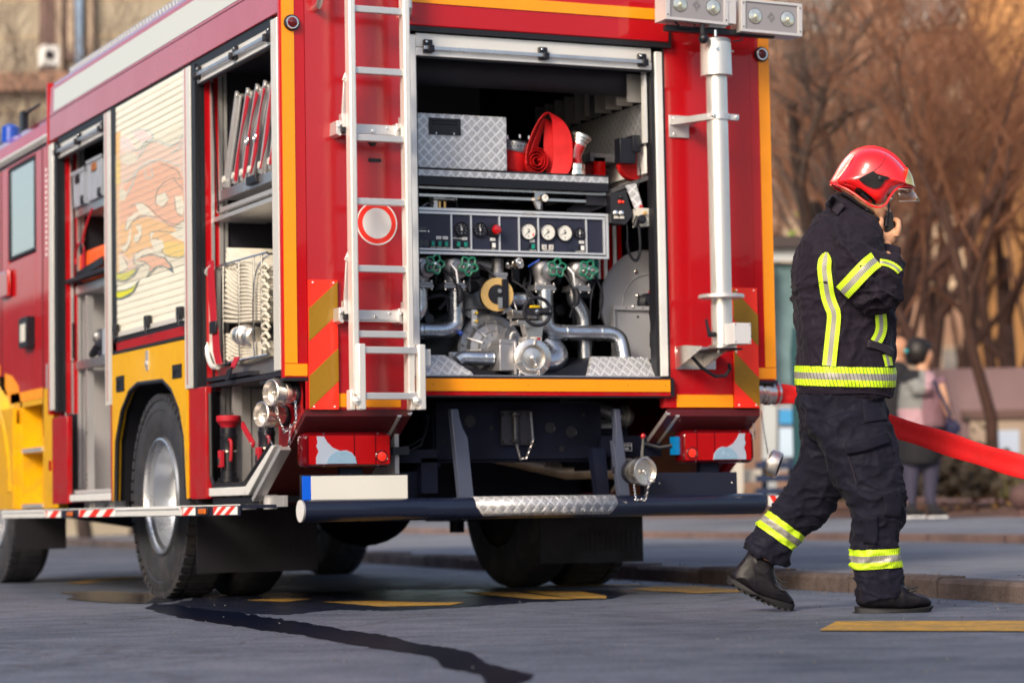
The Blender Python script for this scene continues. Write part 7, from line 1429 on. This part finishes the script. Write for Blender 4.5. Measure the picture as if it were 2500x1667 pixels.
for i, (ya, yb) in enumerate(zip(yy, yy[1:])):
    if yb > 70: break
    xa, xb = inter(K2, ya), inter(K2, yb); m.add([(xa, ya+.01, .10), (xb, yb, .10), (xb, yb, .18), (xa, ya+.01, .18), (xa+.18, ya+.01, .185), (xb+.18, yb, .185)], [(0, 3, 2, 1), (3, 4, 5, 2), ])
m.build('kerb', mat('kerb2', (.20, .13, .11), .8, var=.3, vscale=3), kind='structure', smooth=0)
K3 = [(7.2, -20), (8.0, 0), (8.5, 4), (9.3, 10.8), (11, 20), (15, 36), (23, 70)]
sheet('pavement', K2, .18, K3, .27, M['asphalt2'], .178, 0)
m = MB(); n1, n2 = 60, 16; vs = []
for i in range(n1):
    y = -20+i*100/59
    x0 = inter(K3, min(y, 70)) - .4
    for j in range(n2): t = j/(n2-1); vs.append(V(x0+t*60, y, .255+min(1, t*8)*.35+ (.10*noise.noise(V(x0+t*60, y, 0)*.5) if j else 0)))
m.add(vs, [(i*n2+j, i*n2+j+1, (i+1)*n2+j+1, (i+1)*n2+j) for i in range(n1-1) for j in range(n2-1)]); m.build('earth_bank', M['earth'], kind='structure', org=(0, 0, 0), smooth=60)
random.seed(3); m = MB()
for i in range(2600):   # fallen leaves and litter at the kerb and on the bank
    if i < 500: y = random.uniform(-4, 6); x = inter(K1, y)+random.choice((-1, 1, 1))*abs(random.gauss(0, .10)); z = .004 if x < inter(K1, y) else .095; s = random.uniform(.004, .012)
    else: y = random.uniform(4, 34); x = inter(K3, y)+random.uniform(-.5, 9)*random.random(); z = .27+min(1, max(0, (x-inter(K3, y)+.4)/7.5))*.35+.03; s = random.uniform(.03, .07)
    a = random.uniform(0, 6.28); m.add([V(x, y, z), V(x+math.cos(a)*s, y+math.sin(a)*s, z+random.uniform(0, .4)*s), V(x+math.cos(a+1.4)*s, y+math.sin(a+1.4)*s, z+random.uniform(0, .6)*s)], [(0, 1, 2)], random.randrange(3))
m.build('fallen_leaves', [mat('leaf_a', (.30, .16, .02), .8), mat('leaf_b', (.16, .06, .02), .8), mat('leaf_c', (.09, .05, .04), .8)], kind='stuff', org=(8, 15, .3), smooth=0)
# grass tufts and low shrubs on the bank
def tuft(m, c, n, h, s, mm):
    for _ in range(n): a = random.uniform(0, 6.28); r_ = random.random()*s; p = c+V(math.cos(a)*r_, math.sin(a)*r_, 0); q = p+V(random.gauss(0, .3)*h, random.gauss(0, .3)*h, h*random.uniform(.4, 1)); w_ = RT*.012; m.add([p-w_, p+w_, q], [(0, 1, 2)], mm)
m = MB()
for i in range(130): y = random.uniform(8, 34); x = inter(K3, y)+random.uniform(.3, 9); tuft(m, V(x, y, .45), 16, random.uniform(.12, .4), .3, random.randrange(2))
m.build('grass', [mat('grass_a', (.10, .085, .02), .8), mat('grass_b', (.055, .05, .018), .8)], kind='stuff', org=(12, 20, .4), smooth=0)
# road markings, water
def lay(name, polys, z, mt, lab=None):
    m = MB()
    for pl in polys: P_ = [pt('z0', x, y) for x, y in pl]; m.add([V(p.x, p.y, z) for p in P_], [tuple(range(len(P_)))])
    ob = m.build(name, mt, kind='structure', org=(0, 0, 0)); bm = bmesh.new(); bm.from_mesh(ob.data)
    for f in bm.faces:
        f.normal_update()
        if f.normal.z < 0: f.normal_flip()
    bm.to_mesh(ob.data); bm.free(); return ob
def wob(pl, amp=1.2, n=3, seed=0):
    q = [Vector((x, y, 0)) for x, y in pl]; out = []
    for i in range(len(q)):
        a, b = q[i], q[(i+1) % len(q)]; L_ = (b-a).length; k = max(2, int(L_/9))
        for j in range(k): p = a.lerp(b, j/k); out.append((p.x+amp*3*noise.noise(V(p.x*.09, p.y*.09, seed)), p.y+amp*noise.noise(V(p.x*.12, p.y*.12, seed+5))))
    return out
lay('road_marking', [wob(q_, .35, seed=8) for q_ in [[(2000, 1541), (2042, 1518), (2700, 1516), (2750, 1543)], [(1533, 1440), (1600, 1431), (1700, 1431), (1860, 1444), (1700, 1449)], [(1121, 1447), (1250, 1446), (1408, 1464), (1300, 1463)], [(1274, 1444), (1420, 1445), (1482, 1456), (1480, 1462), (1400, 1462)], [(788, 1470), (900, 1468), (1060, 1472), (1136, 1471), (1100, 1478), (930, 1482)], [(1274, 1431), (1400, 1428), (1580, 1428), (1560, 1431)], [(157, 1425), (298, 1408), (350, 1410), (300, 1416), (200, 1424)], [(600, 1466), (700, 1462), (760, 1463), (700, 1470)]]], .0042, M['yellow_line'])
wet = mat('water', (.003, .005, .014), .3, spec=.5, ior=1.035, bump=.3, bscale=14, bdist=.01)
damp = mat('damp_road', (.012, .015, .028), .35, spec=.12, bump=.6, bscale=60, bdist=.004, var=.4, vscale=7)
trail = [(470, 1484), (560, 1494), (660, 1508), (744, 1520), (830, 1536), (946, 1553), (1000, 1568), (1080, 1580), (1148, 1592), (1185, 1618), (1240, 1634), (1307, 1648), (1290, 1662), (1240, 1674), (1180, 1700), (1130, 1700), (1190, 1668), (1165, 1645), (1084, 1630), (1052, 1603), (970, 1590), (880, 1577), (780, 1560), (732, 1549), (640, 1538), (570, 1527), (500, 1518), (425, 1504), (390, 1494), (350, 1484), (380, 1474), (430, 1476)]
lay('water', [wob(trail, 4)], .003, wet)
lay('water', [wob([(140, 1447), (250, 1443), (380, 1449), (470, 1458), (420, 1469), (350, 1474), (240, 1470), (160, 1463), (190, 1455)], 1.6, seed=2)], .0034, mat('water2', (.006, .007, .014), .2, spec=.06, bump=.4, bscale=20, bdist=.01))
lay('damp_patch', [wob([(420, 1472), (520, 1452), (760, 1446), (1000, 1440), (1250, 1440), (1560, 1442), (1490, 1462), (1300, 1470), (1130, 1482), (960, 1490), (820, 1488), (700, 1500), (600, 1498), (480, 1486)], 3, seed=4)], .0022, damp)

# hose laid from the far outlet
m = MB(); hp = [V(1.235, .065, .955), V(1.30, .05, .955), V(1.42, .0, .94), pt('k10.9', 1990, 985), pt('k10.6', 2100, 1018), pt('k10.35', 2250, 1062), pt('k10.15', 2400, 1112), pt('k10', 2520, 1146), pt('k9.9', 2750, 1215), pt('k9.85', 3000, 1290), pt('z0', 3500, 1460)+V(0, 0, .05)]
hp = smooth_path(hp, 3); n = len(hp)
rad = [(.010 + (.040 if i > 3 else .026)*1.0, .010) for i in range(n)]
secs = []
for i, p in enumerate(hp):
    t = (hp[min(i+1, n-1)]-hp[max(i-1, 0)]).normalized(); up = (V(0, 0, 1)-t*t.z).normalized(); sd = t.cross(up); f = min(1, i/9); hh = .034+.012*f; ww = .030-.021*f; e = .0025*math.sin(i*.7)
    secs.append([p+up*math.cos(a)*(hh+e)+sd*math.copysign(abs(math.sin(a))**.32, math.sin(a))*ww*(1-.25*(abs(math.cos(a)) < .3)) for a in [2*math.pi*k/24 for k in range(24)]])
m.sections(secs); fh = thing('fire_hose', (1.24, .065, .90), 'charged red fire hose leading from the outlet behind the walking firefighter', 'hose'); m.build('hose', M['hose_red'], fh, smooth=30)
m = MB(); m.lathe(V(1.215, .066, .957), (1, -.1, 0), [(.05, 0, 0), (.058, .003, 0), (.058, .025, 0), (.052, .028, 0), (.052, .045, 0), (.056, .047, 1), (.056, .060, 1), (.050, .062, 0), (.050, .075, 0)], seg=32); m.build('coupling', [M['steel_warm'], M['lens_red']], fh)

# buildings
def facade(name, lab, k0, x0, x1, zb, zt, depth, wallm, wins, extra=None, cat='building', turn=0):
    a = pt('k%f' % k0, x0, 1200); b = pt('k%f' % (k0+turn), x1, 1200); a.z = b.z = 0; d = (b-a).normalized(); n = V(-d.y, d.x, 0); L_ = (b-a).length
    t = thing(name, (a+b)/2+V(0, 0, zb), lab, cat)
    def bx_(u0, u1, z0, z1, o0, o1, m, mm=0): m.obox(a+d*(u0+u1)/2+n*(o0+o1)/2+V(0, 0, (z0+z1)/2), d*(u1-u0)/2, n*(o1-o0)/2, V(0, 0, (z1-z0)/2), mm)
    m = MB(); bx_(0, L_, zb, zt, 0, depth, m); m.build('wall', wallm, t)
    for (u, z, w_, h, fm, gm) in wins:
        m = MB(); bx_(u-w_/2-.12, u+w_/2+.12, z-.12, z+h+.12, -.10, -.003, m); f = m.build('window', fm, t); m = MB(); bx_(u-w_/2, u-.04, z, z+h, -.13, -.1005, m); bx_(u+.04, u+w_/2, z, z+h, -.13, -.1005, m); m.build('pane', gm, f)
    if extra: extra(t, bx_, L_)
    return t
mk('row_reflect_dark', (.14, .11, .09), .9, var=.1); mk('plaster_beige', (.33, .28, .21), .9, var=.14, vscale=.6, bump=.2, bscale=4); mk('plaster_peach', (.40, .25, .18), .9, var=.35, vscale=.35); mk('ochre_sun_glow', (.60, .31, .12), .9, var=.25, vscale=.4); mk('trim_terra', (.34, .19, .13), .85); mk('frame_brown', (.13, .07, .06), .6); mk('glass_far', (.20, .20, .22), .15, coat=1); mk('glass_warm', (.55, .42, .30), .3); mk('pipe_blue', (.16, .24, .36), .5); mk('plaster_pink', (.24, .155, .16), .9, var=.12, vscale=.8); mk('plaster_pale', (.38, .29, .22), .9, var=.2, vscale=.5)
def ex(t, bx_, L_):
    m = MB(); bx_(0, L_, 7.55, 7.85, -.25, -.004, m); m.build('cornice', M['trim_terra'], t)
    for z in [i*.62+.4 for i in range(22)]:
        m = MB(); bx_(0, L_, z, z+.05, -.012, -.004, m)
        if abs(z-7.7) > .3: m.build('course', mat_c, t)
    m = MB(); bx_(2.44, 2.56, 4, 14, -.3, -.1, m); m.build('drainpipe', M['pipe_blue'], t)
    m = MB(); bx_(2.10, 2.20, 4, 16, -.2, -.004, m); m.build('pilaster', M['plaster_pale'], t); m = MB(); bx_(2.62, 2.72, 4, 16, -.2, -.004, m); m.build('pilaster', M['plaster_pale'], t)
mat_c = mat('course', (.42, .33, .22), .9)
facade('apartment_building', 'beige facade with terracotta band far up the street on the left', 42, -160, 760, 0, 17, 8, M['plaster_beige'], [(1.98, 8.0, .12, 5, M['frame_brown'], M['frame_brown']), (2.33, 8.2, .02, 5, M['frame_brown'], M['glass_warm']), (6.6, 8.3, .9, 3.2, M['frame_brown'], M['glass_far']), (1.0, 9.8, 1.0, 2.0, M['frame_brown'], M['glass_far'])], ex)
m = MB(); q = pt('k41', 118, 140); m.box(q.x-.13, q.x+.13, q.y-.2, q.y+.15, q.z-.16, q.z+.16); m.lathe(q+V(-.03, -.2, 0), (0,-1,0), [(.08, 0, 1), (.08, .01, 1), (0, .01, 1)], seg=20); m.build('air_conditioner', [M['white'], M['black']], org=q-V(0, 0, .16), label='white air conditioner box on the beige facade', cat='air conditioner', bevel=.02)
random.seed(11); ws = []
for i in range(9):
    for j in range(5): ws.append((2.0+i*2.9, 2.2+j*3.1, 1.3, 1.7, M['plaster_pale'], M['glass_warm'] if (i*3+j) % 3 else M['glass_far']))
facade('apartment_building', 'peach-coloured apartment facade behind the bare trees on the right', 60, 1500, 3300, 0, 18, 10, M['plaster_peach'], ws, turn=-4)
facade('apartment_building', 'added ochre facade standing in for the orange sun glow at the upper right', 52, 2400, 2900, 0, 16, 6, M['ochre_sun_glow'], [(2.2, 8.2, 1.2, 1.8, M['plaster_pale'], M['glass_warm'])], turn=-2)  # added facade, its ochre colour carries the orange sun glow behind the branches
def ex2(t, bx_, L_):
    m = MB(); bx_(.55, 1.28, .5, 1.42, -.05, -.004, m); m.build('door', M['plaster_pale'], t); m = MB(); bx_(.45, 1.42, 1.425, 1.53, -.1, -.004, m); bx_(1.285, 1.38, .5, 1.42, -.1, -.004, m); m.build('door_frame', M['frame_brown'], t); m = MB(); bx_(.85, 1.15, 1.0, 1.28, -.06, -.051, m); m.build('notice', mat('notice', (.45, .52, .65), .6), t); m = MB(); bx_(1.5, 2.4, .5, 2.0, -.25, -.004, m); m.build('pillar', M['plaster_pink'], t)
facade('garage_wall', 'low pink rendered wall with a pale door behind the bystanders', 31, 2262, 2640, .4, 2.05, 3, M['plaster_pink'], [], ex2, 'wall')
facade('apartment_building', 'long pale building across the street, outside the picture', 30, -60000, -59000, 0, 1, 1, M['plaster_beige'], []) if False else None
for lab, bxs in (('unseen dark house row on the left, added to be reflected in the side paint', (-34, -24, -12, 130, 0, 10)), ('unseen dark house row behind the camera, added to be reflected in the rear paint', (-40, 30, -52, -44, 0, 6.5))):  # unseen rows, added with height and dark tone set for the paint's reflections
    m = MB(); m.box(*bxs); t = thing('unseen_house_row', ((bxs[0]+bxs[1])/2, (bxs[2]+bxs[3])/2, 0), lab, 'building'); m.build('wall', M['row_reflect_dark'], t)
    m = MB()
    for i in range(14):
        for j in range(2):
            if bxs[1] == -24: y = -10+i*10; m.box(-24, -23.95, y, y+1.4, 1.5+j*3.1, 3.3+j*3.1)
            else: x = -38+i*4.8; m.box(x, x+1.4, -44, -43.95, 1.5+j*3.1, 3.3+j*3.1)
    m.build('window', M['glass_far'], t)
# bus shelter
def at(k, x, y): return pt('k%f' % k, x, y)
bs = thing('bus_shelter', at(26, 1960, 1230)+V(0, 0, -.1), 'glass bus shelter with dark roof and light blue posters between engine and firefighter', 'bus shelter')
def slab(m, x0, x1, y0, y1, k, th=.06, mm=0):
    a = at(k, x0, y0); b = at(k, x1, y0); c = at(k, x1, y1); d = at(k, x0, y1); b.z = a.z; c.z = d.z; m.prism([a, b, c, d], FW*th, mm)
m = MB(); slab(m, 1780, 2120, 578, 606, 26, 1.4); m.build('roof', M['frame_dark'] if 'frame_dark' in M else mat('frame_dark', (.05, .035, .035), .5), bs)
m = MB(); slab(m, 1780, 2110, 608, 640, 26.1, .08); slab(m, 1862, 1886, 640, 1225, 26, .1); slab(m, 2075, 2095, 640, 1225, 26, .1); slab(m, 1886, 1896, 990, 1230, 26, .1); m.build('frame', mat('shelter_frame', (.45, .47, .47), .5), bs)
m = MB(); slab(m, 1886, 2075, 642, 985, 26.2, .02); m.build('glass_pane', mat('glass_teal', (.14, .22, .23), .1, coat=1, var=.4, vscale=2), bs)
m = MB(); slab(m, 1897, 2075, 988, 1150, 26.05, .06, 0); slab(m, 1903, 1990, 1000, 1035, 26, .04, 1); slab(m, 1903, 1985, 1045, 1115, 26, .04, 2); m.build('poster_panel', [mat('panel_grey', (.32, .32, .34), .5), mat('poster_blue', (.05, .28, .55), .5), mat('poster_pale', (.50, .62, .74), .5)], bs)
m = MB(); [slab(m, 1845, 1990, y, y+16, 24, .05) for y in (1128, 1160, 1192)]; [slab(m, x, x+14, 1122, 1240, 24.1, .05) for x in (1860, 1925, 1975)]; m.build('railing', mat('rail_navy', (.02, .03, .07), .4), org=at(24, 1920, 1240), label='dark blue metal railing in front of the bus shelter', cat='railing')
m = MB(); a = at(23.5, 1950, 800); m.tube([at(23.5, 1952, 1245), at(23.5, 1946, 960), at(23.5, 1942, 860), at(23.5, 1948, 800)], .05, 0, 12); m.build('post', mat('post_teal', (.015, .06, .07), .4), org=at(23.5, 1952, 1245), label='dark teal post beside the bus shelter', cat='post')
m = MB(); slab(m, 1690, 1715, 980, 1235, 25, .1); slab(m, 1790, 1815, 980, 1235, 25, .1); slab(m, 1640, 1900, 1150, 1180, 25.2, .1); m.build('shelter_side', mat('cream_post', (.5, .46, .4), .6), org=at(25, 1750, 1235), label='cream posts seen past the rear corner of the engine', cat='post')
m = MB(); c = at(21, 2498, 1214); m.sph(c, .115, 0, 20, 12); m.cyl(c-V(0, 0, .16), c-V(0, 0, .08), .06, 0); m.build('ball_bollard', mat('ball', (.09, .045, .04), .7, bump=.3, bscale=30), org=c-V(0, 0, .16), label='round dark stone bollard at the right edge', cat='bollard')
# bushes
def bush(x, y, k, w_, h, n, mt, lab):
    c = at(k, x, y); t = MB()
    for _ in range(n):
        p = c+RT*random.gauss(0, w_/2.4)+FW*random.gauss(0, w_/3)+V(0, 0, abs(random.gauss(0, h/2))); s = random.uniform(.03, .07); a, b = V(random.gauss(0, 1), random.gauss(0, 1), random.gauss(0, 1)).normalized()*s, V(random.gauss(0, 1), random.gauss(0, 1), random.gauss(0, 1)).normalized()*s
        t.add([p-a, p+b, p+a, p-b], [(0, 1, 2, 3)])
    for _ in range(14): p = c+RT*random.gauss(0, w_/3); t.tube([c, p+V(0, 0, random.uniform(.3, 1)*h)], [.012, .004], 1, 4)
    t.build('bush', [mt, M['frame_brown']], org=c, label=lab, cat='bush', smooth=0)
bush(1915, 860, 34, 1.0, 1.2, 1300, mat('bush_lime', (.22, .32, .04), .7), 'yellow-green bush seen through the bus shelter glass')
bush(2330, 1205, 27, .7, .5, 800, mat('bush_dark', (.06, .045, .03), .8), 'dark low bush at the foot of the pink wall')
bush(2440, 1210, 28, .7, .35, 600, mat('bush_rust', (.16, .07, .02), .8), 'rust-coloured low shrub right of the dark bush')
# bare trees
def tree(px, k, H_, seed, lab, r0=.16, lean=0, gr='bare winter trees behind the street', fork=None, zb=.5, warm=0):
    rnd = random.Random(seed); b = at(k, px, 1200); b.z = zb if px > 1500 else 0
    t = thing('bare_tree', b, lab, 'tree', gr); T_ = MB(); TW = MB()
    def grow(p, d, L_, r_, lv):
        n = 4 if lv < 2 else 3; q = [p]; rr = [r_]; dd = d.copy()
        for i in range(n): dd = (dd+V(rnd.gauss(0, .12), rnd.gauss(0, .12), rnd.gauss(.05 if lv else .02, .07))).normalized(); q.append(q[-1]+dd*L_/n); rr.append(r_*(1-.42*(i+1)/n))
        (T_ if lv < 2 else TW).tube(q, rr, 0, 8 if lv < 2 else (4 if lv < 3 else 3), caps=False)
        if lv >= 5: return
        kids = (3, 5, 5, 4, 3)[lv]
        for c in range(kids):
            f = 1-(c/kids)*.75 if lv else .55+.45*c/kids; i = f*n; a = min(n-1, int(i)); s = q[a].lerp(q[a+1], i-a); an = rnd.uniform(0, 6.28); sp_ = rnd.uniform(.35, .95)
            u = dd.cross(V(0, 0, 1) if abs(dd.z) < .95 else V(1, 0, 0)).normalized(); v = dd.cross(u); nd = (dd*math.cos(sp_)+(u*math.cos(an)+v*math.sin(an))*math.sin(sp_)+V(0, 0, .12)).normalized()
            grow(s, nd, L_*rnd.uniform(.52, .78), max(.005, rr[a]*rnd.uniform(.42, .62)), lv+1)
    grow(b, V(lean, 0, 1).normalized(), H_*.42, r0, 0)
    T_.build('trunk', BARK[warm], t, smooth=60); TW.build('crown', TWIG[warm], t, smooth=60)
BARK = [mat('bark', (.045, .03, .026), .9, var=.3, vscale=5), mat('bark_red', (.06, .028, .02), .9, var=.3, vscale=5)]; TWIG = [mat('twig', (.11, .075, .06), .9), mat('twig_red', (.19, .08, .042), .9)]
TR = [(2020, 30, 8.5, 1, 'tree with a low fork just right of the engine', .22, -.06, 0), (1945, 37, 9, 2, 'thin tree rising beside the orange corner stripe', .12, .02, 0), (2180, 34, 9.5, 3, 'thick-trunked tree directly above the red helmet', .25, .03, 1), (2290, 41, 10, 4, 'tall tree between the helmet and the right edge', .22, 0, 1), (2425, 28, 8, 5, 'tree in front of the pink wall near the right edge', .08, .05, 1), (2390, 46, 11, 6, 'far tree in front of the added ochre glow facade', .15, 0, 1), (2105, 47, 11, 7, 'far tree above the firefighter\'s back', .15, 0, 0), (2510, 37, 9, 8, 'tree cut by the right edge of the picture', .18, -.05, 1), (2330, 30, 6.5, 12, 'slender tree behind the woman with the bag', .09, .03, 1), (2240, 44, 10, 13, 'spindly tree behind the tall one', .12, 0, 1), (1975, 50, 12, 15, 'farthest tree near the light mast', .14, 0, 0), (2140, 40, 9.5, 21, 'dense tree rising beyond the red helmet', .12, -.02, 1), (2350, 36, 9, 22, 'dense tree beyond the bystanders', .11, .02, 1), (2260, 52, 12, 23, 'tall distant tree against the peach facade', .13, 0, 1), (2460, 43, 11, 24, 'dense tree in front of the added ochre glow facade', .12, -.03, 1), (90, 33, 9, 9, 'tree in front of the beige facade at the left edge', .12, .03, 0), (210, 38, 10, 10, 'tree beside the blue drainpipe on the left', .12, -.03, 0), (330, 40, 9, 14, 'tree rising above the engine roof edge', .12, 0, 0)]
for px, k, H_, sd, lab, r0, ln_, wm in TR: tree(px, k, H_, sd, lab, r0, ln_, warm=wm)

random.seed(5); m = MB()
for i in range(900):   # grit on the asphalt and pavement
    x, y = random.uniform(-4.5, 3), random.uniform(-8, 6)
    if random.random() < .4: y = random.uniform(-4, 3); x = inter(K1, y)-abs(random.gauss(0, .15))
    s = random.uniform(.0015, .006)*(1 if x < inter(K1, y) else 1.3); z = 0 if x < inter(K1, y) else .085; m.sph((x, y, z+s*.4), s, 0, 5, 3, (1, 1, .6))
m.build('grit', mat('grit', (.10, .10, .11), .9, var=.5, vscale=3), kind='stuff', org=(0, 0, 0), smooth=0)

# ------------------------------------------------------------------ one mesh per separate piece where the pieces are parts of their own
def explode(o):
    me = o.data; n = len(me.vertices); par = list(range(n))
    def find(a):
        while par[a] != a: par[a] = par[par[a]]; a = par[a]
        return a
    for e in me.edges:
        a, b = find(e.vertices[0]), find(e.vertices[1])
        if a != b: par[a] = b
    grp = {}
    for p in me.polygons: grp.setdefault(find(p.vertices[0]), []).append(p)
    if len(grp) < 2: return
    first = True; base = o.name.split('.')[0]; src = me
    for ps in list(grp.values()):
        ids = sorted({v for p in ps for v in p.vertices}); mp = {v: i for i, v in enumerate(ids)}
        q = bpy.data.meshes.new(base); q.from_pydata([src.vertices[v].co.copy() for v in ids], [], [tuple(mp[v] for v in p.vertices) for p in ps])
        for mt in src.materials: q.materials.append(mt)
        q.polygons.foreach_set('material_index', [p.material_index for p in ps]); q.update(); q.shade_smooth(); q.set_sharp_from_angle(angle=R(32))
        if first: o.data = q; first = False
        else: c = o.copy(); c.data = q; COL.objects.link(c)
for o in [o for o in bpy.data.objects if o.type == 'MESH']:
    if o.name.split('.')[0] in {'door_seal', 'side_panel', 'extension_stile', 'inner_frame', 'divider_panel', 'shelf_runner', 'panel_seal', 'panel_edge', 'slope_rail', 'screw', 'lace', 'cab_step', 'door_hinge', 'reflective_tape', 'window', 'grab_handle', 'flag_tube', 'blank_cover', 'feed_hose', 'water_pipe', 'edge_trim', 'sill_frame', 'panel_plug', 'lamp_cable', 'control_cable', 'leggings', 'locker_post', 'pilaster', 'lens_divider', 'door_gap', 'engine_parts', 'rivet', 'step_hinge'}: explode(o)
